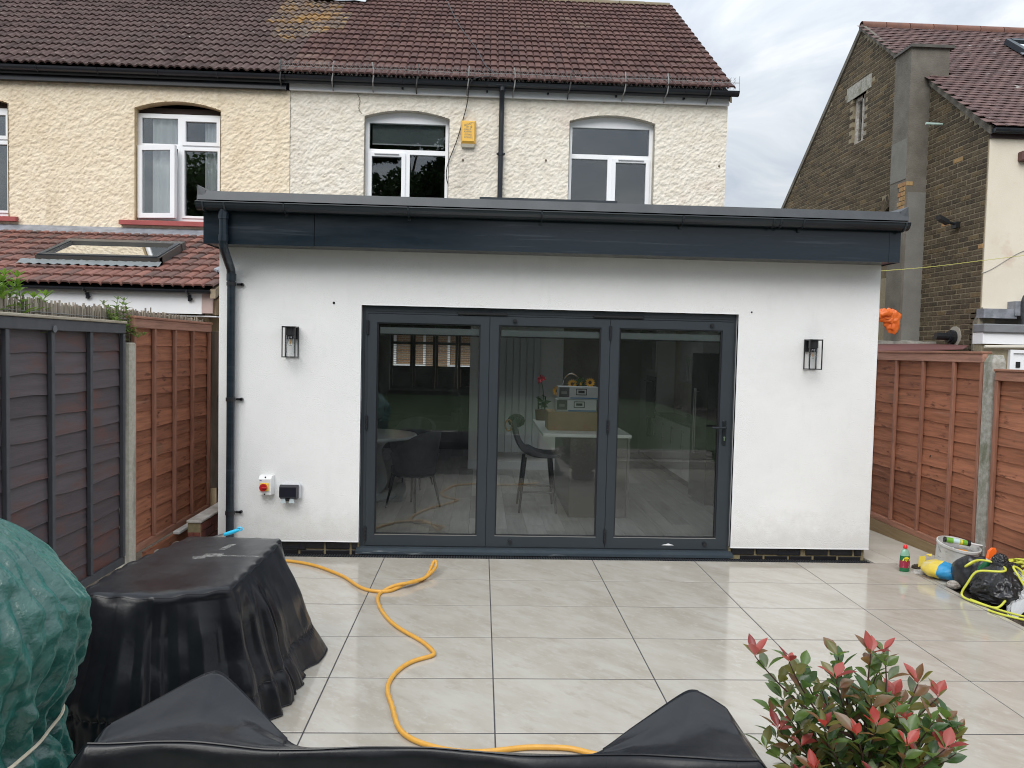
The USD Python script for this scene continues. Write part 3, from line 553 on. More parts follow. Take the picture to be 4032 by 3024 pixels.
# ---- the cream half: left of the pair
hl = thing('cream_house', 'cream pebbledashed house adjoining on the left, with weathered tiled roof', 'house', (-6, YM, 0))
C1 = (-4.56, -3.455, 3.385, 4.80); C0 = (-7.26, -6.155, 3.385, 4.80)
put(hl, 'rear_wall', dash_wall(-7.6, PARTY, 2.6, 5.12, YM - .012, [(C1[0], C1[1], 3.385, 4.83, .095), (C0[0], C0[1], 3.385, 4.83, .095)], 11), cream_dash, smooth=True)
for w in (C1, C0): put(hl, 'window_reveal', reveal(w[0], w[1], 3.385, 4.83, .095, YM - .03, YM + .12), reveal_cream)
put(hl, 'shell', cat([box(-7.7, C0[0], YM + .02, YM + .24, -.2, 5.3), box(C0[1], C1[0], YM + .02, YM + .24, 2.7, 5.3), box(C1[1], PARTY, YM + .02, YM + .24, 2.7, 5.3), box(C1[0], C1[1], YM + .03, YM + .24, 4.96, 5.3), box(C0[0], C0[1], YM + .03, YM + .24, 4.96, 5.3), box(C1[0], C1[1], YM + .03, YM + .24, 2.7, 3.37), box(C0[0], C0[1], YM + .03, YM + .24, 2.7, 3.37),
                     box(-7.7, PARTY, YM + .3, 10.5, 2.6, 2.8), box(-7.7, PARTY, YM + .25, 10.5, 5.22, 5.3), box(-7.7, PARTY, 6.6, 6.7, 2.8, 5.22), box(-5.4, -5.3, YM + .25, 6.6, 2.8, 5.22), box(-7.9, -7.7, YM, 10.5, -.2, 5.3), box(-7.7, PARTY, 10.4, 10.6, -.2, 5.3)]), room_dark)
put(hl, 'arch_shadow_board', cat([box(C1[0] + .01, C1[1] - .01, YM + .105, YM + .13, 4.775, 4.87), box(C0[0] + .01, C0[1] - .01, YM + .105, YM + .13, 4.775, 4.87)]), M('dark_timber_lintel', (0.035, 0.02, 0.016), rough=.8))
for wi, w in enumerate((C1, C0)):
    fr, cells, ztr, xm = house_window(hl, w[0] - .004, w[1] + .004, 3.40, 4.79, YM + .08, 'cross', label='window with white net curtains and its left casement ajar' if wi == 0 else None)
    pane(fr, cells[0], YM + .11); c = sash(fr, cells[1], YM + .085, .045); pane(fr, c, YM + .10)
    if wi == 0:
        c = cells[2]; R = rotm((0, 0, 1), -0.16, (c[0] - .03, YM + .07, 0))
        g = put(fr, 'casement', xf(frame(c[0] - .03, c[1] + .02, c[2] - .03, c[3] + .02, .062, YM + .03, YM + .085), R), pvc_white, label='casement standing slightly open')
        put(fr, 'pane', xf(box(c[0] + .03, c[1] - .04, YM + .05, YM + .056, c[2] + .03, c[3] - .04), R), WGLASS)
        c3 = sash(fr, cells[3], YM + .085, .03); pane(fr, c3, YM + .10)
        for ca, cb in ((w[0] + .16, xm - .02), (xm + .28, w[1] - .01)):
            xs = np.linspace(ca, cb, 60); ph = xs * 62 + 1.3 * np.sin(xs * 17)
            v = np.array([(x, YM + .175 + .020 * math.sin(q) * (1 - .25 * k), z + .0) for x, q in zip(xs, ph) for k, z in enumerate((3.36, 4.78))])
            put(fr, 'net_curtain', (v, grid_faces(60, 2)), curtain_mat, smooth=True)
    else:
        pane(fr, cells[2], YM + .11); c3 = sash(fr, cells[3], YM + .085, .03); pane(fr, c3, YM + .10)
    put(hl, 'window_sill', hull([(x, y, z) for x in (w[0] - .17, w[1] + .12) for y, z in ((YM + .08, 3.405), (YM - .09, 3.372), (YM - .09, 3.318), (YM + .08, 3.318))]), red_sill)
put(hl, 'roof_deck', prism([(3.45, 5.25), (7.1, 7.89), (10.75, 5.25), (10.75, 5.13), (7.1, 7.77), (3.45, 5.17)], 'x', -9.0, PARTY - .003), dark_gap)
def lmat(x, s):
    b = meshkit.noise(np.array([x * .9, s * .7, 0.3])) * .9
    if b * 1.1 < math.exp(-((x + 2.85) / .55) ** 2) * min(1, max(.22, s / 2.4)) * 1.15: return tile_lichen
    return tile_left
roof_tiles(hl, 'roof_tile', lmat, (PARTY - .2005 * 32, PARTY - .002), EAVE, RIDGE, 0.2005, 0.262, PANTILE, 0.022, lambda x, s: x > -6.75 - s * .33, 'upper_roof_tiles', order=lambda t: t[1] * 1.0 - .12 * t[0])
for k in range(9):
    x = PARTY - .45 * (k + 1); t = np.linspace(-.62, math.pi + .62, 9)
    a = np.stack([np.full(9, x + .004), 7.1 + .115 * np.cos(t), 7.905 + .115 * np.sin(t)], 1)
    put(hl, 'ridge_tile', (np.vstack([a, a + (.442, 0, 0)]), grid_faces(2, 9)), ridge_mat, smooth=True)
put(hl, 'fascia', box(-9, PARTY - .035, 3.50, 3.565, 5.108, 5.25), black_gloss)
put(hl, 'gutter', half_gutter(-9, PARTY - .035, 3.445, 5.262, .06), black_gloss)
for x in np.arange(-7.2, -2.7, .75): put(hl, 'gutter_bracket', tube([(x, 3.445 + .064 * math.cos(a), 5.262 + .064 * math.sin(a)) for a in np.linspace(math.pi, 2 * math.pi, 8)], .007, 5), black_gloss)
# chimney stump with torn lead flashing where the two roofs meet
ch = thing('chimney_stack', 'chimney stack above the roof junction with torn grey lead flashing at its foot', 'chimney', (-2.3, 6.85, 7.6))
put(ch, 'stack', box(-2.98, -2.10, 6.86, 7.6, 7.3, 9.3), cement)
xs = np.linspace(-3.06, -2.04, 44); prof = []
for s in np.linspace(0, 1, 9):
    for x in xs:
        tt = 0.07 * ridged(np.array([x * 3, s * 2, 1.0]), 4, 2) + .012
        y = 6.86 - .50 * s + .03 * meshkit.noise(np.array([x * 5, s, 9.]))
        prof.append((x, y, 5.305 + (y - 3.385) * .7235 + .02 + tt - (0.0 if s < .8 else .02)))
put(ch, 'lead_apron', (np.array(prof), grid_faces(9, 44)), M('torn_lead_flashing', (0.36, 0.39, 0.43), (0.52, 0.55, 0.58), 8, rough=.45, spec=.5, bump=.003, bscale=30), smooth=50)

# wire bird guard along the eaves of the off-white house
gd = thing('roof_wire_guard', 'galvanised diamond-mesh guard on steel brackets along the gutter of the off-white house', 'wire guard', (0.4, 3.42, 5.33))
wires = []
gx0, gx1, gz0, gz1, gy = -2.66, 3.30, 5.272, 5.42, 3.385
cell = .0565
for k in range(int((gx1 - gx0) / cell)):
    x = gx0 + k * cell
    for sgn in (1, -1):
        pts = [(x, gz0), (x + cell / 2, gz0 + cell / 1.5), (x, gz0 + 2 * cell / 1.5), (x + cell / 2, gz0 + 3 * cell / 1.5), (x, gz0 + 4 * cell / 1.5)]
        if sgn < 0: pts = [(2 * x + cell / 2 - a, b) for a, b in pts]
        wires.append(tube([(a, gy + (gz0 - b) * .12 + .003 * sgn, b + .004 * math.sin(x * 2)) for a, b in pts], .0023, 3, caps=False))
put(gd, 'diamond_mesh', cat(wires), galv)
put(gd, 'tension_wire', tube([(x, gy, 5.365 + .006 * math.sin(x * 3.7)) for x in np.linspace(gx0, gx1, 60)], .004, 4), galv)
for k, x in enumerate((-2.64, -1.98, -1.46, -.90, -.24, .36, 1.08, 1.80, 2.36, 2.93)):
    l = .02 * math.sin(k * 2.3)
    put(gd, 'bracket', tube([(x + l, gy + .0, 5.45), (x, gy - .012, 5.36), (x, 3.378, 5.27), (x - .01, 3.388, 5.20), (x - .02, 3.48, 5.165), (x - .02, 3.533, 5.12)], .0085, 6), galv if k % 3 else M('tarred_steel', (0.06, 0.06, 0.06), rough=.6))
put(gd, 'end_rod', tube([(gx1, gy, 5.26), (gx1, gy, 5.45)], .004, 5), M('blue_grey_wire', (0.25, 0.27, 0.36), rough=.5))
single('loose_cable', tube(spline([(-.80, 7.0, 7.95), (-.62, 6.2, 7.37), (-.40, 5.2, 6.645), (-.12, 4.2, 5.92), (.03, 3.62, 5.50), (.10, 3.40, 5.34), (-.18, 3.37, 5.28), (-.245, 3.50, 5.10), (-.30, 3.565, 4.85), (-.40, 3.565, 4.5), (-.50, 3.565, 4.22), (-.515, 3.60, 4.08), (-.49, 3.63, 3.98)], 70), .0065, 5), cable_black, 'thin dark cable running down the brown roof to the middle window', 'cable')
ab = thing('alarm_box', 'yellow burglar alarm box on the off-white wall beside the middle window', 'alarm box', (-.235, YM, 4.46))
put(ab, 'cover', hull([(x, y, z) for x, z, y in [(-.332, 4.795, 3.59), (-.138, 4.795, 3.59), (-.325, 4.50, 3.59), (-.146, 4.50, 3.59), (-.312, 4.78, 3.51), (-.158, 4.78, 3.51), (-.312, 4.53, 3.51), (-.158, 4.53, 3.51), (-.332, 4.80, 3.545), (-.138, 4.80, 3.545), (-.328, 4.50, 3.54), (-.142, 4.50, 3.54)]]), yellow_box)
put(ab, 'base', hull([(x, y, z) for x, z, y in [(-.326, 4.50, 3.59), (-.144, 4.50, 3.59), (-.318, 4.455, 3.59), (-.152, 4.455, 3.59), (-.322, 4.499, 3.53), (-.148, 4.499, 3.53), (-.308, 4.46, 3.545), (-.162, 4.46, 3.545)]]), M('grey_alarm_base', (0.50, 0.47, 0.38), rough=.5))
for s, h, z, x in (('SECURITY', .022, 4.735, -.237), ('BY', .021, 4.700, -.240), ('DIRECT', .019, 4.668, -.245), ('ALARMS', .018, 4.641, -.232), ('(0780)', .021, 4.602, -.235), ('872801', .021, 4.567, -.235)):
    m = text_on_wall(s, h, (x, 3.5098, z))
    if s == 'SECURITY': m = (m[0] * [.85, 1, 1] + [x * .15, 0, 0], m[1]); m = xf(m, rotm((0, 1, 0), -.33, (x, 0, z + .01)))
    put(ab, 'lettering', m, grey_print)
t = np.linspace(-.1, 1.1, 9) * math.pi
put(ab, 'key_emblem', cat([tube([(-.196 + .008 * math.cos(a), 3.509, 4.715 + .011 * math.sin(a)) for a in np.linspace(0, 6.28, 14)], .003, 4), box(-.206, -.201, 3.508, 3.5098, 4.672, 4.715)]), grey_print)

# ================================================================== the neighbour's lean-to on the left
le = thing('tiled_lean_to', 'single-storey lean-to with red interlocking tiles behind the left fence', 'lean-to', (-4.5, 1.6, 0))
LE, LR = (1.30, 2.355), (3.56, 3.20)
put(le, 'roof_deck', prism([(LE[0] + .02, LE[1] - .01), (LR[0], LR[1] - .005), (LR[0], LR[1] - .13), (LE[0] + .09, LE[1] - .03)], 'x', -7.7, -2.80), dark_gap)
vel = lambda x, s: (-5.02 < x + .1 < -3.44) and (.83 < s + .10 < 1.52)
roof_tiles(le, 'roof_tile', lambda x, s: tile_lean, (-2.745 - .206 * 18, -2.745), LE, LR, 0.206, 0.268, DOUBLE, 0.02, lambda x, s: True, 'far_roof_tiles', two_tone=1.0)
put(le, 'verge_mortar', prism([(LE[0] + .01, LE[1] - .0), (LR[0], LR[1] + .01), (LR[0], LR[1] - .07), (LE[0] + .01, LE[1] - .09)], 'x', -2.79, -2.735), M('buff_mortar', (0.33, 0.27, 0.19), (0.24, 0.19, 0.13), 12, rough=.95, bump=.006, bscale=40))
put(le, 'flashing', hull([(x, y, z) for x in (-7.6, PARTY - .02) for y, z in ((3.575, 3.285), (3.40, 3.185), (3.575, 3.20), (3.385, 3.165))]), lead)
put(le, 'wall', cat([box(-7.7, -2.95, 1.62, 1.82, -.3, 2.3), box(-3.05, -2.82, 1.75, 3.58, -.3, 2.36)]), M('cream_lean_to_wall', (0.42, 0.33, 0.21), (0.34, 0.26, 0.16), 4, rough=.9, bump=.006, bscale=60))
put(le, 'fascia', box(-7.7, -2.90, 1.385, 1.41, 2.105, 2.315), pvc_white)
put(le, 'bargeboard_end', box(-2.898, -2.79, 1.388, 1.414, 2.115, 2.315), M('pinkish_painted_end', (0.48, 0.36, 0.33), rough=.5))
put(le, 'soffit', box(-7.7, -2.76, 1.414, 1.62, 2.078, 2.09), pvc_white)
put(le, 'side_cheek', prism([(1.42, 2.25), (3.5, 3.05), (3.5, 2.2), (1.42, 2.1)], 'x', -2.80, -2.765), M('raw_cheek_board', (0.30, 0.22, 0.14), (0.22, 0.16, 0.10), 5, rough=.9))
put(le, 'gutter', half_gutter(-7.7, -2.79, 1.325, 2.348, .038), black_gloss)
for x in (-6.2, -5.3, -4.05, -3.02): put(le, 'gutter_bracket', cat([tube([(x, 1.325 + .043 * math.cos(a), 2.348 + .043 * math.sin(a)) for a in np.linspace(math.pi, 2 * math.pi, 8)], .009, 5), box(x - .013, x + .013, 1.36, 1.384, 2.235, 2.30), tube([(x, 1.33, 2.285), (x + .03, 1.36, 2.25)], .012, 5)]), black_gloss)
# roof window
sdv = np.array([0, LR[0] - LE[0], LR[1] - LE[1]]); sdv /= np.linalg.norm(sdv); ndv = np.array([0, -sdv[2], sdv[1]])
def on_roof(x, s, h): return np.array([x, 0, 0]) + np.array([0, LE[0], LE[1]]) + sdv * s + ndv * h
def rbox(x0, x1, s0, s1, h0, h1):
    m = box(0, 1, 0, 1, 0, 1); return np.array([on_roof(x0 + (x1 - x0) * a, s0 + (s1 - s0) * b, h0 + (h1 - h0) * c) for a, b, c in m[0]]), m[1]
vx = thing('roof_window', 'dark grey roof window lying in the red tiles of the lean-to', 'roof window', on_roof(-4.2, 1.2, 0))
grey_al = M('grey_roof_window_frame', (0.075, 0.072, 0.068), (0.095, 0.09, 0.085), 4, rough=.4, metallic=.3)
vx0, vx1, vs0, vs1 = -4.905, -3.565, .74, 1.50
put(vx, 'frame', cat([rbox(vx0, vx0 + .085, vs0, vs1, -.02, .125), rbox(vx1 - .085, vx1, vs0, vs1, -.02, .125), rbox(vx0, vx1, vs0 - .005, vs0 + .075, -.02, .118), rbox(vx0 - .01, vx1 + .01, vs1 - .11, vs1 + .005, -.02, .135)]), grey_al)
put(vx, 'sash', cat([rbox(vx0 + .02, vx0 + .07, vs0 + .02, vs1 - .10, .125, .137), rbox(vx1 - .07, vx1 - .02, vs0 + .02, vs1 - .10, .125, .137), rbox(vx0 + .02, vx1 - .02, vs0 + .0, vs0 + .06, .118, .135)]), anthracite)
put(vx, 'pane', rbox(vx0 + .08, vx1 - .08, vs0 + .07, vs1 - .10, .10, .108), glass_mat('roof_window_glass', (0.3, 0.34, 0.33), 1.6, 0.0, 3.5))
put(vx, 'blind', rbox(vx0 + .08, vx1 - .08, vs0 + .07, vs1 - .10, .02, .03), dark_gap)
xs = np.linspace(vx0 - .16, vx1 + .02, 80); v = []
for s, h in ((vs0 - .115, .058), (vs0 - .06, .062), (vs0, .08)):
    for x in xs: v.append(on_roof(x, s + .008 * math.sin(x * 190), h + (.007 * math.sin(x * 61) if s < vs0 - .1 else .003 * math.sin(x * 61))))
put(vx, 'apron_flashing', (np.array(v), grid_faces(3, 80)), M('pleated_grey_flashing', (0.21, 0.23, 0.235), (0.17, 0.19, 0.195), 8, rough=.5), smooth=True)

# ================================================================== the brick house on the right
bh = thing('brick_gable_house', 'sooty brick house with plum tiled roof and cement-rendered chimney breast to the right', 'house', (7.2, 4, 0))
GX, GY0, GY1, GYR, GZE, GZR = 7.0, 3.862, 11.25, 7.655, 5.06, 7.97
slope = (GZR - GZE) / (GYR - GY0)
def under_roof(y, z): return z < (GZE + (y - GY0) * slope if y < GYR else GZR - (y - GYR) * (GZR - 5.2) / (GY1 - GYR)) - .03
G_W = (7.42, 7.92, 5.83, 6.735)
put(bh, 'wall', prism([(GY0, -.3), (GY1, -.3), (GY1, 5.2), (GYR, GZR), (GY0, GZE)], 'x', GX, GX + .22) if False else polyhole([(GY0, -.3), (GY1, -.3), (GY1, 5.2), (GYR, GZR), (GY0, GZE)], [rect(G_W[0], G_W[1], G_W[2], G_W[3]), rect(6.02, 6.60, 3.2, 4.44)], 'x', GX, GX + .22), mortar)
def gable_ok(y, z):
    if not under_roof(y, z) or not under_roof(y, z + .03): return False
    if G_W[0] - .02 < y < G_W[1] + .02 and G_W[2] < z < G_W[3]: return False
    if 7.22 < y < 8.16 and 6.735 < z < 7.0: return False
    if 5.96 < y < 6.66 and 3.2 < z < 4.64: return False
    if 5.33 < y < 5.81: return False
    if 6.2 < y and z < 3.7: return False
    return True
nb = bricks(bh, 'brick', 'upper_bricks', brick_stock, GX, 'x', (GY0, GY1), (1.8, 8.0), gable_ok, order=lambda t: (t[0] - 3.9) * 1.0 + abs(t[2] - 3.0) * .28 + (5.0 if t[0] > 5.3 else 0), odd=brick_yellow)
arch = []
for k, a in enumerate(np.linspace(-.62, .62, 9)):
    c = np.array([6.31, 3.98]); d = np.array([math.sin(a), math.cos(a)]); e = np.array([d[1], -d[0]])
    q = [c + d * (.46 + .0) * 1 + e * s for s in (-.033, .033)] + [c + d * .68 + e * s for s in (.036, -.036)]
    put(bh, 'arch_brick', prism([tuple(x) for x in q], 'x', GX - .008, GX + .05), brick_stock, tint=float(rng.random()))
put(bh, 'dark_recess', cat([box(GX + .18, GX + .24, G_W[0], G_W[1], G_W[2], G_W[3]), box(GX + .15, GX + .24, 6.02, 6.6, 3.2, 4.44)]), dark_gap)
put(bh, 'lintel', prism([(7.22, 6.99), (8.16, 7.0), (8.16, 6.735), (7.22, 6.735)], 'x', GX - .014, GX + .1), concrete_mossy, label='stained concrete lintel over the small attic window')
gw = put(bh, 'attic_window', cat([box(GX + .06, GX + .14, 7.42, 7.48, 5.83, 6.735), box(GX + .06, GX + .14, 7.62, 7.66, 5.83, 6.735), box(GX + .06, GX + .14, 7.86, 7.92, 5.83, 6.735), box(GX + .06, GX + .14, 7.48, 7.86, 6.67, 6.735), box(GX + .05, GX + .14, 7.42, 7.92, 5.83, 5.89)]), M('peeling_white_paint', (0.52, 0.50, 0.46), (0.30, 0.26, 0.22), 20, rough=.7))
put(gw, 'pane', box(GX + .10, GX + .106, 7.48, 7.86, 5.89, 6.67), WGLASS)
put(bh, 'verge', cat([prism([(GY0 - .06, GZE + .0), (GYR, GZR + .06), (GYR, GZR - .06), (GY0 - .06, GZE - .11)], 'x', GX - .035, GX + .02), prism([(GYR, GZR + .06), (GY1 + .06, 5.2), (GY1 + .06, 5.08), (GYR, GZR - .06)], 'x', GX - .035, GX + .02)]), cement)
# chimney breast: shaft, cap, broken render with yellow brick showing
put(bh, 'chimney_breast', cat([polyhole(rect(5.335, 5.80, -.2, 6.70), [], 'x', 6.665, 7.28)]), cement)
put(bh, 'chimney_patch', cat([prism([(5.328, 1.9), (5.328, 4.45), (5.338, 4.45), (5.338, 1.9)], 'x', 6.70, 7.0), box(6.658, 6.668, 5.34, 5.8, 4.66, 5.30)]), M('fresh_cement_patch', (0.15, 0.145, 0.13), (0.19, 0.185, 0.165), 3, detail=7, rough=.95, bump=.004, bscale=50))
put(bh, 'chimney_cap', hull([(x, y, z) for x, y, z in [(6.63, 5.29, 6.70), (7.34, 5.29, 6.70), (6.63, 5.83, 6.70), (7.34, 5.83, 6.70), (6.64, 5.30, 6.75), (7.33, 5.30, 6.75), (6.64, 5.82, 6.75), (7.33, 5.82, 6.75)]]), M('dark_cement_cap', (0.06, 0.058, 0.052), (0.09, 0.085, 0.075), 8, rough=.95))
for r in range(10):
    z0 = 3.87 + r * .075
    if z0 > 4.50:
        put(bh, 'exposed_brick', brick(6.672, 6.78, z0 + .005, z0 + .07, 5.335, 'y', .007), brick_yellow, tint=float(rng.random()))
    for a, b in ((5.345, 5.45), (5.455, 5.56)) if r % 2 else ((5.345, 5.40), (5.405, 5.51)):
        if z0 < 4.58: put(bh, 'exposed_brick', brick(a, b, z0 + .005, z0 + .07, 6.665, 'x', .007), brick_yellow, tint=float(rng.random()))
put(bh, 'roof_deck', prism([(GY0 - .12, GZE - .04), (GYR, GZR), (GY1 + .1, 5.15), (GY1 + .1, 5.05), (GYR, GZR - .1), (GY0 - .12, GZE - .12)], 'x', GX + .02, 13.0), dark_gap)
pe, pr_ = (GY0 - .17, GZE - .045), (GYR, GZR + .02)
PLAIN = [(0, .0), (.25, .004), (.5, .006), (.75, .004), (1, .0)]
roof_tiles(bh, 'roof_tile', lambda x, s: tile_plain, (GX - .03, 10.4), pe, pr_, 0.168, 0.112, PLAIN, 0.013,
           lambda x, s: x < 8.5 + s * .36 and not (x < 7.26 and 5.30 < pe[0] + s * .795 < 5.84), 'upper_roof_tiles', half=True, jit=.006)
for k in range(7):
    x = GX - .04 + .45 * k; t = np.linspace(-.5, math.pi + .5, 9)
    a = np.stack([np.full(9, x + .005), GYR + .085 * np.cos(t), GZR + .03 + .085 * np.sin(t)], 1)
    put(bh, 'ridge_tile', (np.vstack([a, a + (.44, 0, 0)]), grid_faces(2, 9)), ridge_red, smooth=True)
put(bh, 'rear_wall', box(GX + .012, 11, GY0 - .014, GY0 + .2, 2.52, 5.0), cream_paint, label='cream painted rear wall')
put(bh, 'lower_rear_wall', box(GX + .0, 11, GY0 + .004, GY0 + .2, -.3, 2.515), cement)
put(bh, 'gutter', half_gutter(GX + .0, 11, GY0 - .10, 5.01, .06), gutter_mat)
put(bh, 'eaves_board', box(GX - .0, 11, GY0 - .04, GY0 - .005, 4.90, 5.01), M('brown_eaves_board', (0.05, 0.03, 0.028), rough=.6))
put(bh, 'wall_bracket', bbox(7.42, 7.60, GY0 - .11, GY0, 4.59, 4.72, .01), M('rust_brown_box', (0.11, 0.05, 0.045), rough=.6))
put(bh, 'soil_pipe', tube(spline([(7.70, 3.66, 2.78), (7.60, 3.66, 2.75), (7.525, 3.66, 2.70), (7.50, 3.66, 2.60), (7.505, 3.66, 2.45), (7.515, 3.66, 2.30)], 20), .052, 14), M('flaking_black_pipe', (0.03, 0.032, 0.038), (0.055, 0.057, 0.062), 18, rough=.6, bump=.004, bscale=30), smooth=40)
put(bh, 'lead_flashing', cat([box(6.95, 7.42, 3.70, 3.86, 2.40, 2.53), box(7.38, 7.9, 3.68, 3.86, 2.44, 2.64)]), lead)
put(bh, 'flat_roof_edge', bbox(6.90, 9.5, 3.60, 3.86, 2.195, 2.315, .012), M('grey_felt_edge', (0.16, 0.165, 0.175), (0.20, 0.205, 0.215), 5, rough=.6))
put(bh, 'flat_roof_fascia', box(6.91, 9.5, 3.64, 3.86, 2.04, 2.194), pvc_white)
put(bh, 'waste_pipe', tube([(6.93, 3.62, 2.0), (7.5, 3.62, 2.012), (8.4, 3.62, 2.02)], .02, 8), M('cream_waste_pipe', (0.62, 0.58, 0.49), rough=.5), smooth=40)
put(bh, 'extension_wall', box(6.92, 9.5, 3.68, 3.86, -.3, 2.04), mortar)
put(bh, 'back_door', cat([frame(7.30, 7.60, -.2, 1.965, .045, 3.62, 3.675), box(7.345, 7.555, 3.645, 3.67, -.15, 1.92)]), pvc_white)
put(bh, 'door_cat_window', box(7.40, 7.46, 3.635, 3.646, 1.72, 1.80), dark_gap)
for r in range(22):
    z0 = .33 + r * .075
    for k in range(4):
        a = 7.62 + k * .225 - (.11 if r % 2 else 0)
        if a < 7.61: a0 = 7.61
        else: a0 = a
        if z0 > 1.2: put(bh, 'brick', brick(a0 + .005, a + .22, z0 + .005, z0 + .07, 3.68, 'y', .006), brick_yellow, tint=float(rng.random()))
put(bh, 'corner_cement', hull([(6.96, 3.80, 1.9), (7.02, 3.80, 1.9), (6.965, 3.80, 2.55), (7.0, 3.80, 2.55), (6.985, 4.0, 1.9), (6.985, 3.99, 2.35), (6.9, 3.83, 1.95)]), M('buff_corner_mortar', (0.24, 0.21, 0.155), (0.16, 0.14, 0.105), 9, rough=.95, bump=.01, bscale=25))
put(bh, 'vent_pipe', cat([lathe([(.0, 0), (.13, 0), (.125, .05), (.10, .09), (.075, .11), (.0, .11)], sides=16), ]) if False else cat([cyl((7.0, 4.42, 2.14), (6.93, 4.42, 2.145), .105, 16), cyl((6.93, 4.42, 2.145), (6.90, 4.42, 2.148), .085, 16), cyl((6.90, 4.42, 2.148), (6.72, 4.43, 2.155), .052, 14)]), black_plastic)
put(bh, 'vent_pipe_collar', cyl((7.0, 4.40, 2.15), (6.985, 4.40, 2.15), .155, 14), M('pale_sealing_mortar', (0.35, 0.33, 0.28), rough=.9))
put(bh, 'security_light', cat([hull([(6.84, 4.40, 3.80), (6.84, 4.52, 3.80), (6.70, 4.40, 3.87), (6.70, 4.52, 3.87), (6.83, 4.40, 3.86), (6.83, 4.52, 3.86), (6.69, 4.40, 3.93), (6.69, 4.52, 3.93)]), cyl((7.0, 4.46, 3.80), (6.84, 4.46, 3.84), .02, 8), box(6.93, 7.0, 4.40, 4.52, 3.75, 3.84)]), black_plastic)
put(bh, 'overflow_pipe', cyl((7.0, 4.97, 5.415), (6.74, 4.98, 5.42), .018, 8), M('pale_green_pipe', (0.42, 0.56, 0.50), rough=.5))
put(bh, 'side_window', cat([box(6.99, 7.02, 5.96, 6.30, 2.45, 3.22), box(6.96, 7.02, 5.96, 6.34, 2.45, 2.5)]), M('dark_brown_window', (0.05, 0.03, 0.028), rough=.5))
rw0 = np.array([8.42, 6.60, 7.30]); sv = np.array([0, 1, slope]) / math.hypot(1, slope); nv_ = np.array([0, -slope, 1]) / math.hypot(1, slope)
bw = thing('brick_house_skylight', 'dark framed roof window high in the plum tiles of the brick house', 'roof window', rw0)
def on_bh(x0, x1, s0, s1, h0, h1):
    m = box(0, 1, 0, 1, 0, 1); b = np.array([0, pe[0], pe[1]])
    return np.array([b + [x0 + (x1 - x0) * q[0], 0, 0] + sv * (s0 + (s1 - s0) * q[1]) + nv_ * (h0 + (h1 - h0) * q[2]) for q in m[0]]), m[1]
put(bw, 'frame', cat([on_bh(9.18, 9.27, 3.36, 4.0, 0, .09), on_bh(9.8, 9.89, 3.36, 4.0, 0, .09), on_bh(9.27, 9.8, 3.36, 3.46, 0, .09), on_bh(9.27, 9.8, 3.9, 4.0, 0, .10)]), anthracite)
put(bw, 'pane', on_bh(9.25, 9.82, 3.44, 3.92, .06, .068), glass_mat('brick_house_skylight_glass', (.2, .22, .22), 1.6, 0, 3.0)); put(bw, 'flashing', on_bh(9.12, 9.95, 3.27, 3.355, .03, .045), lead)
# maroon metal roof edge and the broken mortar fillet behind the right fence
ro = thing('maroon_lean_to', 'low maroon painted roof against the sooty brick wall, behind the right fence', 'lean-to roof', (5.7, 3.4, 1.9))
put(ro, 'roof_sheet', hull([(x, y, z) for x, y, z in [(4.9, 3.0, 1.90), (6.22, 3.0, 1.955), (4.9, 4.9, 1.99), (6.95, 4.9, 2.05), (4.9, 3.0, 1.86), (6.22, 3.0, 1.945), (4.9, 4.9, 1.9), (6.95, 4.9, 2.0), (6.95, 4.0, 2.02), (6.95, 4.0, 2.0)]]), M('maroon_roof_paint', (0.135, 0.050, 0.045), (0.11, 0.042, 0.04), 4, (1, 6, 1), rough=.6))
xs = np.linspace(5.1, 7.0, 50); v = []
for x in xs:
    b = 4.84 + .02 * math.sin(x * 9)
    v += [(x, b, 2.0), (x, b + .02, 2.02 + .05 * meshkit.noise(np.array([x * 7, 0, 0])) + .012 * (x - 5)), (x, b + .14, 2.07 + .03 * meshkit.noise(np.array([x * 9, 4, 0])))]
put(ro, 'mortar_fillet', (np.array(v), grid_faces(50, 3)), M('broken_mortar_fillet', (0.26, 0.25, 0.22), (0.15, 0.145, 0.125), 12, rough=.95, bump=.01, bscale=30))
bag = thing('orange_carrier_bag', 'crumpled orange plastic bag hanging by the rendered chimney breast', 'plastic bag', (6.0, 4.3, 2.38))
def blob_crumpled(c, r, amp=.5, seed=0, f0=.5, f1=2.6):
    s = tm(trimesh.creation.icosphere(5, 1.0)); d = s[0]; h = crumple(d + seed * .37, 12, f0, f1, seed)
    return np.asarray(c) + d * np.asarray(r) * (1 + amp * 2.2 * (h - .5))[:, None], s[1]
def blob(c, r, n=24, amp=.2, seed=0, fr=4.0, squash=(1, 1, 1)):
    s = tm(trimesh.creation.icosphere(4, 1.0)); d = s[0]
    h = ridged(d * fr + seed * 3.3, seed, 3)
    return np.asarray(c) + d * np.asarray(r) * (1 - amp + amp * 1.5 * h[:, None]), s[1]
orange = M('orange_polythene', (0.80, 0.19, 0.03), (0.72, 0.15, 0.025), 6, rough=.4, trans=(.8, .25, .05))
put(bag, 'knot', blob_crumpled((5.845, 4.3, 2.44), (.13, .07, .095), .8, 2), orange, smooth=True)
put(bag, 'loose_tail', blob_crumpled((5.975, 4.3, 2.365), (.10, .06, .15), .8, 5), orange, smooth=True)
single('yellow_line', tube(spline([(3.53, .25, 2.60), (4.4, 1.2, 2.745), (5.4, 2.3, 2.92), (6.3, 3.1, 3.08), (7.8, 3.70, 3.32)], 30), .0036, 5), M('yellow_line_plastic', (0.50, 0.48, 0.10), rough=.5), 'thin yellow line stretched from the extension to the cream wall', 'line')
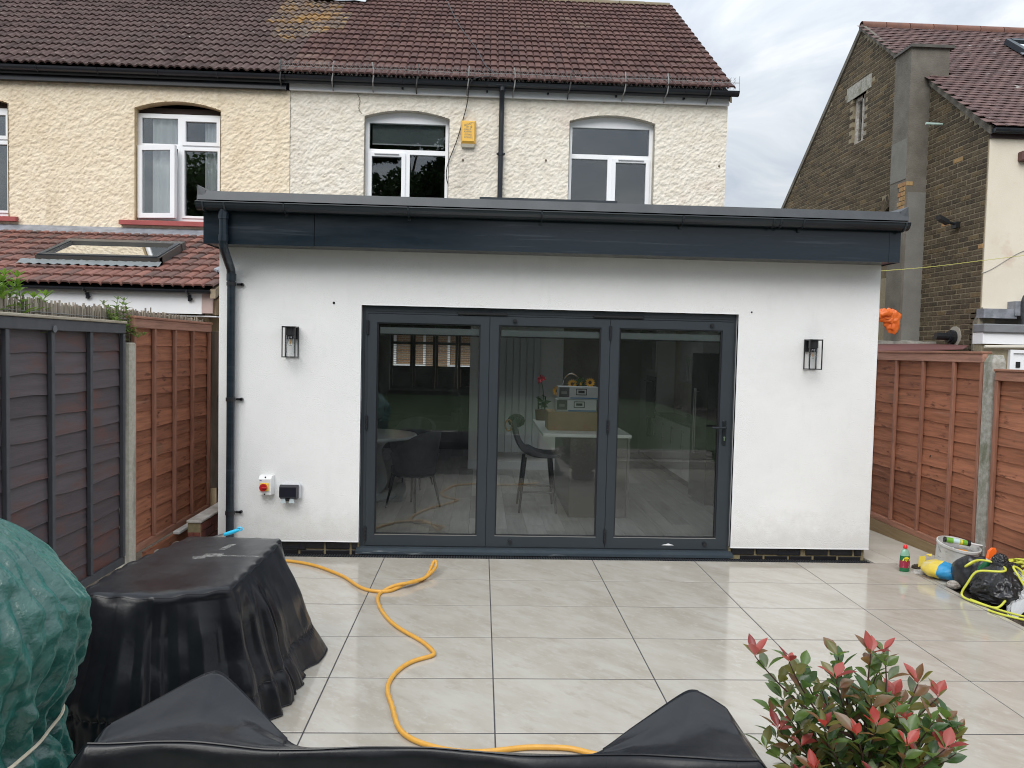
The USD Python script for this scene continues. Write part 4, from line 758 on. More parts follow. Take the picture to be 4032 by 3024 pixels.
for i, z in enumerate((0,)):
    single('telephone_wire', tube(spline([(6.98, 3.84, 3.03), (7.2, 3.84, 3.14), (7.45, 3.84, 3.30), (7.9, 3.84, 3.42)], 16), .006, 4), M('grey_wire', (0.34, 0.32, 0.29), rough=.6), 'grey wire clipped across the cream painted wall', 'wire')

# ================================================================== what the glass mirrors: hedge and trees at the end of the garden
leaf_dark = M('dark_foliage', (0.022, 0.045, 0.014), (0.05, 0.085, 0.025), 3, rough=.6, trans=(.05, .1, .02))
leaf_mid = M('mid_foliage', (0.03, 0.06, 0.018), (0.07, 0.11, 0.03), 3, rough=.6, trans=(.06, .12, .02))
bark = M('bark', (0.09, 0.07, 0.05), (0.14, 0.11, 0.08), 6, (4, 4, 1), rough=.95, bump=.02, bscale=20)
def leaf_cloud(centres, n, size, seed):
    """n small folded leaves scattered on the shells of several clumps"""
    r = np.random.default_rng(seed); C = np.asarray(centres, float); w = C[:, 3] ** 2 * 1.0; k = r.choice(len(C), n, p=w / w.sum())
    d = r.normal(size=(n, 3)); d /= np.linalg.norm(d, axis=1, keepdims=True)
    p = C[k, :3] + d * (C[k, 3] * r.uniform(.55, 1.05, n) ** .6)[:, None] * [1, 1, C[0, 4] if C.shape[1] > 4 else 1]
    a = r.normal(size=(n, 3)); a /= np.linalg.norm(a, axis=1, keepdims=True)
    b = np.cross(a, r.normal(size=(n, 3))); b /= np.linalg.norm(b, axis=1, keepdims=True)
    s = (size * r.uniform(.6, 1.3, n))[:, None]
    v = np.stack([p - a * s, p + b * s * .42, p + a * s, p - b * s * .42], 1).reshape(-1, 3)
    i = np.arange(n)[:, None] * 4
    return v, np.vstack([i + [0, 1, 2], i + [0, 2, 3]])
def tree(name, label, x, y, h, r, seed, material, n=14000):
    rr = np.random.default_rng(seed)
    t = thing(name, label, 'tree', (x, y, 0))
    trunk = [tube(spline([(x, y, 0), (x + .1, y, h * .3), (x - .05, y + .1, h * .6), (x, y, h * .9)], 12), np.linspace(.22, .04, 12), 10)]
    cs = []
    for k in range(44):
        a, q = rr.uniform(0, 6.28), rr.uniform(.24, .97)
        rad = r * (.35 + .65 * math.sin(math.pi * min(1, (q - .15) / .9)) ** .6) * rr.uniform(.1, .9)
        c = np.array([x + rad * math.cos(a), y + rad * math.sin(a), h * q]); cs.append((*c, r * rr.uniform(.22, .40), .8))
        if k < 12: trunk.append(tube(spline([(x, y, h * q * .75), (*(c * .5 + np.array([x, y, h * q * .8]) * .5),), c], 6), np.linspace(.07, .015, 6), 6))
    put(t, 'trunk', cat(trunk), bark, smooth=True)
    put(t, 'crown', leaf_cloud(cs, n, .17, seed), material)
tree('garden_tree', 'tall dark tree at the end of the lawn, mirrored in the middle upstairs window', -3.4, -21, 14.5, 3.6, 5, leaf_dark, 26000)
tree('garden_tree', 'lower bushy tree at the left end of the garden, mirrored in the cream house window', -13, -22, 9.5, 3.4, 6, leaf_mid)
tree('garden_tree', 'small tree behind the lawn on the left boundary', -7.2, -20, 7.0, 2.6, 9, leaf_dark, 9000)
he = thing('hedge', 'dense dark hedge closing the far end of the lawn', 'hedge', (0, -19.5, 0))
put(he, 'stem', cat([tube([(x, -19.6, 0), (x + .1, -19.6, 1.5)], .05, 6) for x in np.arange(-6, 8, .7)]), bark)
put(he, 'foliage', cat([leaf_cloud([(x, -19.6 + .3 * math.sin(x * 3), z, .75, .9) for x in np.arange(-7, 9, .6) for z in (.5, 1.3, 2.2, 2.9)], 22000, .13, 12), box(-7, 8.5, -19.9, -19.5, 0, 2.9)]), leaf_dark)
# ================================================================== the white extension
EX0, EX1, EZ = -2.255, 3.515, 2.66
DX0, DX1, DZ = -1.042, 2.255, 2.168
ex = thing('white_extension', 'white rendered single-storey extension with anthracite roof edge and folding doors', 'extension', (0.6, 0, 0))
def render_skin(x0, x1, z0, z1, y): return box(x0, x1, y, y + .28, z0, z1)
put(ex, 'front_wall', polyhole([(EX0, .105), (DX0, .105), (DX0, DZ), (DX1, DZ), (DX1, .095), (EX1, .095), (EX1, EZ), (EX0, EZ)], [], 'y', 0, .28), render_white)
put(ex, 'side_wall', box(EX0, EX0 + .26, .28, 3.58, -.2, EZ), render_white)
put(ex, 'side_wall', box(EX1 - .26, EX1, .28, 3.58, -.2, EZ), render_white)
put(ex, 'plinth', box(EX0 + .01, DX0, .045, .27, -.2, .105), mortar_pale); put(ex, 'plinth', box(DX1, EX1 - .02, .045, .27, -.2, .095), mortar_pale)
put(ex, 'stop_bead', cat([box(EX0, DX0, -.003, .02, .098, .106), box(DX1, EX1, -.003, .02, .088, .096), box(DX0 - .006, DX0, -.003, .03, .106, DZ), box(DX1, DX1 + .006, -.003, .03, .096, DZ), box(DX0 - .006, DX1 + .006, -.003, .03, DZ, DZ + .006)]), pvc_white)
def plinth_course(a, b, z0, z1, skip=()):
    x = a; k = 0
    while x < b - .02:
        w = min(.215, b - x)
        if not any(s0 - .01 < x + w / 2 < s1 + .01 for s0, s1 in skip):
            put(ex, 'plinth_brick', brick(x + .005, x + w - .005, z0, z1, .045, 'y', .012), black_brick, tint=float(rng.random()))
        x += .225; k += 1
plinth_course(EX0 + .02, DX0 - .01, .028, .092, [(-1.72, -1.5)]); plinth_course(EX0 + .02, DX0 - .02, -.05, .018)
plinth_course(DX1 + .02, EX1 - .04, .022, .085, [(2.69, 2.91)]); plinth_course(DX1 + .1, EX1 - .03, -.05, .012)
for a in (-1.72, 2.69):
    ab_ = put(ex, 'air_brick', frame(a + .004, a + .216, .022, .09, .008, .030, .06), black_plastic)
    put(ab_, 'grille', cat([box(a + .01, a + .21, .034, .05, .030 + k * .0105, .0345 + k * .0105) for k in range(6)]), M('blue_black_grille', (0.018, 0.022, 0.035), rough=.5))
# eaves: fascia, gutter with brackets, upstand trim
put(ex, 'soffit', box(EX0 - .035, EX1 + .015, -.243, .0, 2.632, 2.642), anthracite_up)
put(ex, 'fascia', cat([box(EX0 - .04, -1.40, -.262, -.245, 2.625, 2.90), box(-1.395, 3.44, -.260, -.245, 2.628, 2.90), box(3.44, EX1 + .02, -.263, -.245, 2.625, 2.92), box(EX0 - .042, EX0 - .034, -.26, 0.5, 2.625, 2.88), box(EX1 + .014, EX1 + .022, -.26, .5, 2.625, 2.90)]), anthracite_up)
put(ex, 'gutter', half_gutter(EX0 - .066, EX1 + .036, -.318, 2.945, .062), gutter_mat)
put(ex, 'gutter_lip', cat([tube([(EX0 - .066, -.380, 2.945), (EX1 + .036, -.380, 2.945)], .0055, 6)]), gutter_mat)
for x in (-1.62, -.62, .47, 1.64, 2.65): put(ex, 'gutter_bracket', cat([tube([(x, -.318 + .066 * math.cos(a), 2.945 + .066 * math.sin(a)) for a in np.linspace(math.pi * .98, 2 * math.pi, 9)], .007, 5), box(x - .012, x + .012, -.275, -.262, 2.855, 2.93)]), gutter_mat)
for x in (EX0 - .01, EX0 + .16, 2.40, 2.46, EX1 + .0): put(ex, 'gutter_joint', tube([(x, -.318 + .066 * math.cos(a), 2.945 + .066 * math.sin(a)) for a in np.linspace(math.pi, 2 * math.pi, 9)], .0085, 5), gutter_mat)
put(ex, 'roof_edge_trim', cat([prism([(-.36, 2.965), (-.345, 2.955), (-.33, 3.04), (-.20, 3.052), (-.20, 2.98), (-.34, 2.965)], 'x', EX0 - .058, EX1 + .028)]), grp_grey)
for x0, x1, sg in ((EX0 - .064, EX0 - .0, 1), (EX1 - .03, EX1 + .034, -1)):
    put(ex, 'roof_kerb', cat([hull([(x, y, z) for x in (x0, x1) for y, z in ((-.35, 2.96), (-.335, 3.085 if (x == x0) == (sg > 0) else 3.045), (3.4, 3.20), (3.4, 3.0))])]), grp_grey)
put(ex, 'roof_deck', polyhole([(EX0 - .05, -.21), (EX1 + .02, -.21), (EX1 + .02, 3.58), (EX0 - .05, 3.58)], [rect(-.0, 1.2, .7, 3.3)], 'z', 2.80, 3.0), roof_grey)
put(ex, 'ceiling', polyhole([(EX0 + .26, .28), (EX1 - .26, .28), (EX1 - .26, 3.75), (EX0 + .26, 3.75)], [rect(-.0, 1.2, .7, 3.3)], 'z', 2.42, 2.50), ceiling_mat)
put(ex, 'rooflight_shaft', cat([box(-.02, 0, .68, 3.32, 2.42, 3.20), box(1.2, 1.22, .68, 3.32, 2.42, 3.20), box(0, 1.2, .68, .7, 2.42, 3.20), box(0, 1.2, 3.3, 3.32, 2.42, 3.20)]), ceiling_mat)
sk = put(ex, 'rooflight', polyhole(rect(-.05, 1.26, .62, 3.38), [rect(.0, 1.2, .7, 3.3)], 'z', 3.17, 3.245), anthracite)
put(sk, 'pane', box(-.02, 1.22, .68, 3.32, 3.228, 3.238), CLEAR)
put(ex, 'threshold_upstand', box(DX0, DX1, .06, .28, -.2, .03), dark_gap)
# folding doors
dfy0, dfy1 = .045, .125
df = put(ex, 'door_frame', polyhole(rect(DX0 + .002, DX1 - .002, .012, DZ - .004), [rect(DX0 + .05, DX1 - .032, .06, 2.102)], 'y', dfy0, dfy1), anthracite)
put(df, 'frame_groove', cat([box(DX0 + .05, DX1 - .03, dfy0 - .001, dfy0 + .004, 2.118, 2.122), box(DX0 + .022, DX0 + .026, dfy0 - .001, dfy0 + .004, .06, 2.13), box(DX1 - .018, DX1 - .014, dfy0 - .001, dfy0 + .004, .06, 2.13)]), dark_gap)
put(ex, 'door_sill', cat([hull([(x, y, z) for x in (DX0 - .02, DX1 + .02) for y, z in ((-.035, .030), (.05, .048), (.05, -.002), (-.035, .004))]), box(DX0 + .01, DX1 - .01, .02, .12, .035, .052)]), M('scuffed_sill', (0.034, 0.048, 0.060), (0.042, 0.056, 0.068), 5, rough=.35, extra=((0.22, 0.24, 0.25), 4.5, (.6, 1, 6), .60, .68)))
leaves = [(-.990, .066), (.070, 1.128), (1.132, 2.223)]
LZ0, LZ1 = .064, 2.098
hinge_z = (.17, 1.15, 1.98)
for k, (a, b) in enumerate(leaves):
    sw = .078
    g0, g1, gz0, gz1 = a + sw, b - sw if k < 2 else b - .092, .158, 2.024
    lf = put(ex, 'door_leaf', polyhole(rect(a, b, LZ0, LZ1), [rect(g0, g1, gz0, gz1)], 'y', dfy0 - .008, dfy1 - .008), anthracite)
    fr_ = polyhole(rect(g0 - .001, g1 + .001, gz0 - .001, gz1 + .001), [rect(g0 + .012, g1 - .012, gz0 + .012, gz1 - .012)], 'y', dfy0 + .004, dfy0 + .02)
    put(lf, 'gasket', fr_, black_plastic)
    put(lf, 'sill_bead', box(g0, g1, dfy0 - .006, dfy0 + .004, gz0, gz0 + .005), steel)
    put(lf, 'pane', box(g0 + .004, g1 - .004, dfy0 + .022, dfy0 + .028, gz0 + .004, gz1 - .004), GLASS)
    bl = put(lf, 'blind_cassette', bbox(g0 + .02, g1 - .008, dfy0 + .034, dfy0 + .06, 1.928, 1.985, .003), blind_mat)
    put(lf, 'blind_rail', box(g0 + .02, g1 - .008, dfy0 + .032, dfy0 + .062, 1.918, 1.927), dark_gap)
    hx = (DX0 + .05, None, leaves[1][1] + .002)[k]
    if hx is not None:
        for z in hinge_z:
            put(lf, 'hinge', cat([cyl((hx, dfy0 - .016, z - .06 + .041 * i), (hx, dfy0 - .016, z - .06 + .041 * i + .038), .012, 10) for i in range(3)]), black_plastic)
    if k > 0:
        for z in (.115, 2.065):
            x = .285 if k == 1 else 2.03
            put(lf, 'bolt_knob', cat([cyl((x, dfy0 - .008, z), (x, dfy0 - .030, z), .017, 12), cyl((x, dfy0 - .03, z), (x, dfy0 - .034, z), .012, 12)]), black_plastic)
    if k == 2:
        put(lf, 'handle', cat([bbox(2.155, 2.19, dfy0 - .020, dfy0 - .008, 1.005, 1.225, .006), cyl((2.172, dfy0 - .02, 1.165), (2.172, dfy0 - .06, 1.165), .011, 10), tube([(2.172, dfy0 - .055, 1.165), (2.15, dfy0 - .062, 1.165), (2.05, dfy0 - .062, 1.163)], .0105, 10)]), M('dark_handle', (0.03, 0.035, 0.04), rough=.25, metallic=.6), smooth=40)
        put(lf, 'lock_cylinder', cat([cyl((2.172, dfy0 - .018, 1.075), (2.172, dfy0 - .027, 1.075), .009, 10), box(2.167, 2.177, dfy0 - .026, dfy0 - .018, 1.045, 1.075)]), chrome)
        put(lf, 'paint_splash', hull([(1.70 + .055 * c, dfy0 - .010, .102 + .010 * s) for c, s in ((-1, -.5), (-.2, .4), (.1, 1), (.4, .3), (1, -.5), (0, -.7))] + [(1.70 + .055 * c, dfy0 - .007, .102 + .010 * s) for c, s in ((-1, -.5), (.1, 1), (1, -.5))]), pvc_white)
for a, b in ((.0655, .0705), (1.1275, 1.1325), (DX0 + .05, leaves[0][0])): put(ex, 'leaf_gap', box(a, b, .09, .11, LZ0, LZ1), dark_gap)
for x0, x1, z in ((-.215, .217, 2.119), (.977, 1.42, 2.122)):
    put(ex, 'trickle_vent', bbox(x0, x1, .018, .046, z - .012, z + .012, .006), black_plastic)
put(ex, 'fixing_hole', cat([mv(tm(trimesh.creation.icosphere(1, .011)), (-1.28, 0, 2.18)), mv(tm(trimesh.creation.icosphere(1, .008)), (2.37, 0, 2.19))]), dark_gap)
# drain along the front
dr = thing('channel_drain', 'black slotted drain channel along the foot of the white wall', 'drain', (.6, -.07, 0))
put(dr, 'channel', cat([box(EX0, 3.49, -.12, -.112, -.08, -.002), box(EX0, 3.49, -.034, -.028, -.08, -.002), box(EX0, 3.49, -.115, -.03, -.09, -.06)]), black_plastic)
put(dr, 'grate', cat([box(x, x + .011, -.112, -.034, -.02, -.003) for x in np.arange(EX0, 3.48, .0225)] + [box(EX0, 3.49, -.078, -.070, -.02, -.002)]), M('black_grate', (0.022, 0.024, 0.027), rough=.4))
# rainwater pipe at the left corner
rp = thing('downpipe', 'anthracite downpipe with a swan neck at the left corner of the white wall', 'downpipe', (-2.10, -.06, 0))
put(rp, 'pipe', tube(spline([(-2.117, -.318, 2.90), (-2.117, -.318, 2.78), (-2.117, -.316, 2.66)], 6), .034, 16), anthracite_up, smooth=40)
put(rp, 'swan_neck', tube([(-2.117, -.318, 2.66), (-2.117, -.314, 2.62), (-2.119, -.30, 2.585), (-2.131, -.13, 2.475), (-2.134, -.075, 2.44), (-2.134, -.06, 2.40), (-2.134, -.058, 2.36)], .036, 16), anthracite_up, smooth=40)
put(rp, 'pipe', cat([cyl((-2.134, -.058, 2.38), (-2.134, -.058, .02), .034, 16)]), anthracite_up, smooth=40)
for m in (cyl((-2.117, -.318, 2.82), (-2.117, -.318, 2.875), .040, 16), cyl((-2.134, -.058, 2.34), (-2.134, -.058, 2.40), .040, 16), cyl((-2.117, -.317, 2.64), (-2.117, -.318, 2.69), .039, 16)): put(rp, 'socket', m, anthracite_up, smooth=40)
for z in (2.315, 1.333, .355): put(rp, 'pipe_clip', cat([cyl((-2.134, -.058, z - .016), (-2.134, -.058, z + .016), .040, 16), bbox(-2.10, -2.045, -.03, -.012, z - .010, z + .010, .004), cyl((-2.055, -.03, z), (-2.055, 0, z), .014, 8)]), black_plastic, smooth=40)
# wall lamps: one model, set twice
def wall_lamp(loc, label):
    L = thing('wall_lamp', label, 'wall lamp', loc, 'pair of black box wall lamps beside the folding doors')
    x, y, z = loc; w, d, h, t = .108, .125, .265, .0085
    bars = []
    for sx in (-1, 1):
        for yy in (y - d, y - .012):
            bars.append(box(x + sx * w / 2 - t / 2, x + sx * w / 2 + t / 2, yy - t / 2, yy + t / 2, z, z + h))
    for zz in (z, z + h - t):
        for yy in (y - d, y - .012): bars.append(box(x - w / 2 + t / 2 + .0002, x + w / 2 - t / 2 - .0002, yy - t / 2 + .0004, yy + t / 2 - .0004, zz + .0004, zz + t - .0004))
        for sx in (-1, 1): bars.append(box(x + sx * w / 2 - t / 2 + .0004, x + sx * w / 2 + t / 2 - .0004, y - d + t / 2, y - .012 - t / 2, zz + .0006, zz + t - .0006))
    lampm = M('black_lamp_metal', (0.016, 0.016, 0.018), rough=.35)
    put(L, 'cage', cat(bars), lampm)
    put(L, 'back_plate', bbox(x - .05, x + .05, y - .024, y - .001, z + .155, z + h - .004, .003), lampm)
    put(L, 'top_plate', box(x - w / 2 + .004, x + w / 2 - .004, y - d + .004, y - .02, z + h - .012, z + h - .002), lampm)
    put(L, 'lampholder', cat([cyl((x, y - .068, z + .188), (x, y - .068, z + h - .012), .041, 24), cyl((x, y - .068, z + .178), (x, y - .068, z + .19), .034, 20)]), lampm, smooth=40)
    pr = np.array([(.036, 0), (.036, .152), (.033, .152), (.033, 0)]) ; put(L, 'glass_shade', lathe(pr[:2], (x, y - .068, z + .034), 24), LAMPGLASS, smooth=True)
    put(L, 'bulb_cap', cyl((x, y - .068, z + .168), (x, y - .068, z + .184), .0135, 12), chrome, smooth=40)
    put(L, 'bulb', lathe([(.001, .098), (.012, .100), (.021, .108), (.0245, .122), (.021, .138), (.015, .152), (.0135, .168)], (x, y - .068, z), 20), LAMPGLASS, smooth=True)
    put(L, 'filament', cat([cyl((x + .006 * c, y - .068 + .006 * s, z + .115), (x + .004 * c, y - .068 + .004 * s, z + .142), .0012, 5) for c, s in ((1, 0), (-1, 0), (0, 1), (0, -1))] + [cyl((x, y - .068, z + .11), (x, y - .068, z + .155), .002, 6)]), M('amber_filament', (0.55, 0.30, 0.10), rough=.4))
    return L
l1 = wall_lamp((-1.632, 0, 1.703), 'black box wall lamp on the white wall left of the folding doors')
dup(l1, 'wall_lamp', 'black box wall lamp on the white wall right of the folding doors', 'wall lamp', (2.905, 0, 1.698), 'pair of black box wall lamps beside the folding doors')
# isolator switch and outdoor socket
isw = thing('isolator_switch', 'white rotary isolator box with red and yellow knob on the white wall', 'isolator switch', (-1.82, 0, .6))
put(isw, 'box', hull([(x, y, z) for x, y, z in [(-1.888, -.075, .52), (-1.782, -.075, .52), (-1.888, -.075, .655), (-1.782, -.075, .655), (-1.888, -.001, .515), (-1.770, -.001, .515), (-1.888, -.001, .682), (-1.770, -.001, .682), (-1.888, -.05, .678), (-1.78, -.05, .678)]]), M('white_switch_plastic', (0.80, 0.80, 0.79), rough=.3))
put(isw, 'face_panel', box(-1.881, -1.789, -.078, -.074, .545, .650), M('pale_grey_panel', (0.66, 0.66, 0.67), rough=.35))
put(isw, 'screw', cat([cyl((-1.833, -.070, .668), (-1.833, -.062, .67), .006, 8), cyl((-1.836, -.079, .524), (-1.836, -.07, .524), .006, 8)]), dark_gap)
put(isw, 'knob_plate', bbox(-1.872, -1.800, -.084, -.078, .552, .622, .003), M('yellow_plate', (0.82, 0.56, 0.06), rough=.35))
put(isw, 'knob', cat([cyl((-1.842, -.084, .585), (-1.842, -.108, .585), .032, 28), bbox(-1.852, -1.808, -.124, -.106, .578, .592, .004)]), M('red_knob', (0.42, 0.012, 0.014), rough=.3), smooth=35)
put(isw, 'blue_mark', box(-1.878, -1.861, -.0795, -.078, .640, .646), M('blue_ink', (0.08, 0.10, 0.30), rough=.5))
so = thing('outdoor_socket', 'black weatherproof double socket with clear flaps on the white wall', 'socket', (-1.63, 0, .54))
put(so, 'back_box', bbox(-1.712, -1.536, -.045, -.001, .48, .612, .012), M('grey_socket_back', (0.52, 0.53, 0.55), rough=.4))
put(so, 'cover', hull([(x, y, z) for x, y, z in [(-1.716, -.05, .492), (-1.552, -.05, .492), (-1.712, -.05, .605), (-1.552, -.05, .605), (-1.708, -.095, .505), (-1.565, -.095, .505), (-1.708, -.095, .590), (-1.565, -.095, .590), (-1.70, -.07, .482), (-1.56, -.07, .482)]]), M('black_socket_cover', (0.008, 0.009, 0.016), rough=.25))
put(so, 'latch', bbox(-1.662, -1.622, -.08, -.05, .466, .49, .004), black_plastic)
for x in (-1.70, -1.64 + .012):
    put(so, 'flap', hull([(x + a, y, z) for a, y, z in [(.008, -.062, .492), (.038, -.062, .492), (.0, -.085, .452), (.046, -.085, .452), (.0, -.06, .452), (.046, -.06, .452), (.008, -.075, .49), (.038, -.075, .49)]]), M('clear_grey_flap', (0.42, 0.48, 0.50), rough=.2))

# ================================================================== inside the extension
floor_mat = M('grey_wood_floor', (1, 1, 1), nscale=3, stretch=(7, .8, 1), detail=6, rough=.45, tint=[(0.28, 0.265, 0.25), (0.42, 0.405, 0.385), (0.56, 0.545, 0.52), (0.35, 0.335, 0.32)], ramp=[(.3, (.82,) * 3), (.7, (1.12,) * 3)], island=True)
fl = thing('interior_floor', 'grey wood plank floor seen through the folding doors', 'floor', (0.6, 3, 0), kind='structure')
put(fl, 'floor_base', box(-2.0, 3.25, .28, 10.4, -.1, .028), dark_gap)
pl = []
rs = np.random.default_rng(4); k = 0; rest, rt = [], []
x = -1.99
while x < 3.2:
    y = .285 - rs.uniform(0, 1.1)
    while y < 6.6:
        m = box(x + .001, min(x + .188, 3.24), max(y + .001, .285), min(y + 1.2, 6.6), .028, .05)
        if y + 1.2 > .29:
            if y < 3.2: put(fl, 'plank', m, floor_mat, tint=float(rs.random()))
            else: rest.append(m); rt.append(np.full(8, rs.random()))
        y += 1.202
    x += .19
put(fl, 'far_planks', cat(rest), floor_mat, tint=np.concatenate(rt), kind='stuff')
iw = thing('interior_walls', 'pale inner walls and ceiling of the kitchen behind the folding doors', 'wall', (0.6, 4, 0), kind='structure')
put(iw, 'inner_lining', cat([box(EX0 + .262, EX0 + .29, .285, 3.6, .03, 2.42), box(3.215, 3.253, .285, 3.6, .03, 2.42), box(EX0 + .27, DX0 - .0, .283, .30, .03, 2.42), box(DX1, 3.21, .283, .30, .03, 2.42), box(DX0, DX1, .283, .30, DZ + .01, 2.42)]), room_wall)
put(iw, 'radiator_wall', box(-.165, 1.20, 4.50, 4.7, .03, 2.44), room_wall)
put(iw, 'taupe_wall', box(1.20, 1.80, 4.52, 4.7, .03, 2.44), room_beige)
put(iw, 'skirting', box(-.17, 1.2, 4.485, 4.5, .05, .17), pvc_white)
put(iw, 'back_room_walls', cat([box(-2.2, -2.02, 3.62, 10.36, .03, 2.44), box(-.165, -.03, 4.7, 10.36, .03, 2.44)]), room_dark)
put(iw, 'kitchen_far_wall', cat([box(1.8, 3.0, 6.5, 6.6, .03, 2.44), box(1.70, 1.80, 4.7, 6.5, .03, 2.44)]), room_wall)
put(iw, 'back_ceiling', box(-2.2, 2.95, 3.76, 10.36, 2.44, 2.5), ceiling_mat)
put(iw, 'beam', box(-2.0, 2.95, 3.6, 3.9, 2.30, 2.44), room_wall)
# front window far behind with plantation shutters
fw = thing('shuttered_window', 'dark-framed window with slatted shutters at the far end of the room', 'window', (-1.0, 10.3, 1.5))
sh = M('dark_shutter_wood', (0.025, 0.022, 0.022), rough=.5)
for k in range(4):
    a = -2.0 + .495 * k
    put(fw, 'frame', cat([frame(a, a + .49, .9, 2.26, .055, 10.20, 10.26), box(a + .055, a + .435, 10.20, 10.26, 1.87, 1.93), box(a + .055, a + .435, 10.20, 10.26, 1.34, 1.40)]), sh)
    for j in range(9): put(fw, 'slat', hull([(x, y, z) for x in (a + .057, a + .433) for y, z in ((10.215, 1.425 + j * .05), (10.25, 1.432 + j * .05), (10.25, 1.436 + j * .05), (10.215, 1.429 + j * .05))]), sh)
    for j in range(10): put(fw, 'slat', hull([(x, y, z) for x in (a + .057, a + .433) for y, z in ((10.215, .95 + j * .04), (10.245, .985 + j * .04), (10.245, .991 + j * .04), (10.215, .956 + j * .04))]), sh)
put(fw, 'pane', box(-2.02, -.02, 10.30, 10.306, .9, 2.26), CLEAR)
st_ = thing('street_house', 'red and yellow brick house with white windows across the street', 'house', (-3, 26, 0))
brick_far = usdkit.material(stage, '/World/Looks/far_brickwork', {'g': ('geometry', {}), 'm': ('mapping', {'rotation': (math.pi / 2, 0, 0)}), 'b': ('brick_texture', {'scale': 1.0, 'brick_width': .225, 'row_height': .075, 'mortar_size': .008, 'color1': (0.30, 0.17, 0.08), 'color2': (0.24, 0.13, 0.07), 'mortar': (0.35, 0.3, 0.22)}), 'p': ('principled_bsdf', {'roughness': .9})}, [('g.position', 'm.vector'), ('m.vector', 'b.vector'), ('b.color', 'p.base_color')], surface='p.BSDF')
put(st_, 'wall', box(-16, 8, 25, 32, 0, 5.5), brick_far)
put(st_, 'tiled_bay_roof', hull([(x, y, z) for x in (-9, 3) for y, z in ((23.8, 2.55), (25, 3.0), (25, 2.5))]), M('red_bay_tiles', (0.26, 0.08, 0.06), rough=.9))
put(st_, 'roof', prism([(24.6, 5.4), (28.5, 8.5), (32.4, 5.4)], 'x', -16.3, 8.3), M('far_roof', (0.13, 0.07, 0.06), rough=.9))
for x in (-7.0, -5.6, -3.6, -1.4, .8): put(st_, 'window', frame(x, x + 1.3, 1.0, 2.45, .10, 24.9, 25.0), pvc_white)
structure('road', box(-60, 60, 14, 22, -.2, -.10), M('asphalt', (0.05, 0.05, 0.05), (0.06, 0.06, 0.06), 30, rough=.9), label='grey road in front of the houses')
# vertical radiator
ra = thing('column_radiator', 'tall pale vertical panel radiator on the inner wall', 'radiator', (.5, 4.45, .3))
for k in range(7): put(ra, 'panel', bbox(.16 + .1 * k, .255 + .1 * k, 4.41, 4.45, .31, 2.05, .008), M('pale_grey_radiator', (0.52, 0.55, 0.56), rough=.4))
put(ra, 'manifold', cat([box(.17, .85, 4.45, 4.48, .36, .40), box(.17, .85, 4.45, 4.48, 1.96, 2.0)]), room_wall)
# kitchen units along the right wall
white_gloss = M('white_gloss_door', (0.82, 0.83, 0.82), rough=.2)
worktop = M('dark_worktop', (0.09, 0.085, 0.085), (0.14, 0.135, 0.13), 30, rough=.3)
ku = thing('kitchen_units', 'white kitchen units with steel bar handles along the right wall', 'kitchen units', (3.0, 4.5, .05))
KX = 2.70
put(ku, 'plinth', box(KX + .05, 3.2, 2.9, 6.4, .05, .15), room_dark)
put(ku, 'worktop', bbox(KX - .03, 3.2, 2.75, 4.95, .87, .90, .004), worktop)
for k in range(4):
    a = 2.78 + .54 * k
    d_ = put(ku, 'base_door', bbox(KX - .02, KX, a + .004, a + .536, .16, .86, .004), white_gloss)
    put(d_, 'handle', cat([cyl((KX - .05, a + .48, .55), (KX - .05, a + .48, .80), .007, 8), cyl((KX - .05, a + .48, .58), (KX, a + .48, .58), .005, 6), cyl((KX - .05, a + .48, .77), (KX, a + .48, .77), .005, 6)]), steel)
put(ku, 'base_carcass', box(KX, 3.2, 2.78, 4.95, .15, .87), white_gloss)
put(ku, 'tall_unit', box(KX, 3.2, 4.96, 6.2, .15, 2.25), white_gloss)
put(ku, 'tall_door', bbox(KX - .02, KX, 5.0, 5.62, 1.50, 2.2, .004), white_gloss); put(ku, 'tall_handle', cyl((KX - .05, 5.1, 1.55), (KX - .05, 5.1, 1.9), .007, 8), steel)
put(ku, 'oven', bbox(KX - .025, KX, 5.0, 5.62, .80, 1.44, .006), M('black_oven_glass', (0.01, 0.01, 0.012), rough=.1))
put(ku, 'oven_handle', cyl((KX - .06, 5.05, 1.36), (KX - .06, 5.57, 1.36), .009, 8), steel)
for k in range(2):
    a = 3.2 + .55 * k
    put(ku, 'wall_unit', bbox(2.88, 3.2, a + .003, a + .547, 1.40, 2.1, .004), white_gloss)
    put(ku, 'wall_handle', cyl((2.85, a + (.50 if k == 0 else .08), 1.45), (2.85, a + (.50 if k == 0 else .08), 1.75), .007, 8), steel)
put(ku, 'splashback', box(3.19, 3.21, 2.75, 4.95, .90, 1.40), room_beige)
fg = thing('tall_fridge', 'dark tall fridge with long steel bar handles at the right end of the kitchen', 'fridge', (2.9, 2.4, .05))
put(fg, 'body', bbox(2.62, 3.2, 2.05, 2.74, .05, 1.82, .008), M('graphite_fridge', (0.035, 0.034, 0.036), rough=.35))
for y in (2.36, 2.43): put(fg, 'handle', cat([cyl((2.57, y, .62), (2.57, y, 1.40), .009, 8), cyl((2.57, y, .66), (2.62, y, .66), .006, 6), cyl((2.57, y, 1.36), (2.62, y, 1.36), .006, 6)]), steel)
co = thing('coffee_machine', 'black and steel coffee machine on the dark kitchen worktop', 'coffee machine', (2.85, 3.3, .90))
put(co, 'body', cat([bbox(2.75, 3.0, 3.15, 3.42, .90, 1.0, .01), bbox(2.86, 3.0, 3.17, 3.40, 1.0, 1.24, .01)]), black_plastic); put(co, 'panel', box(2.84, 2.86, 3.19, 3.38, 1.06, 1.22), steel)
tw = thing('tea_towel', 'dark green tea towel hanging from the oven handle', 'towel', (2.62, 5.3, .5))
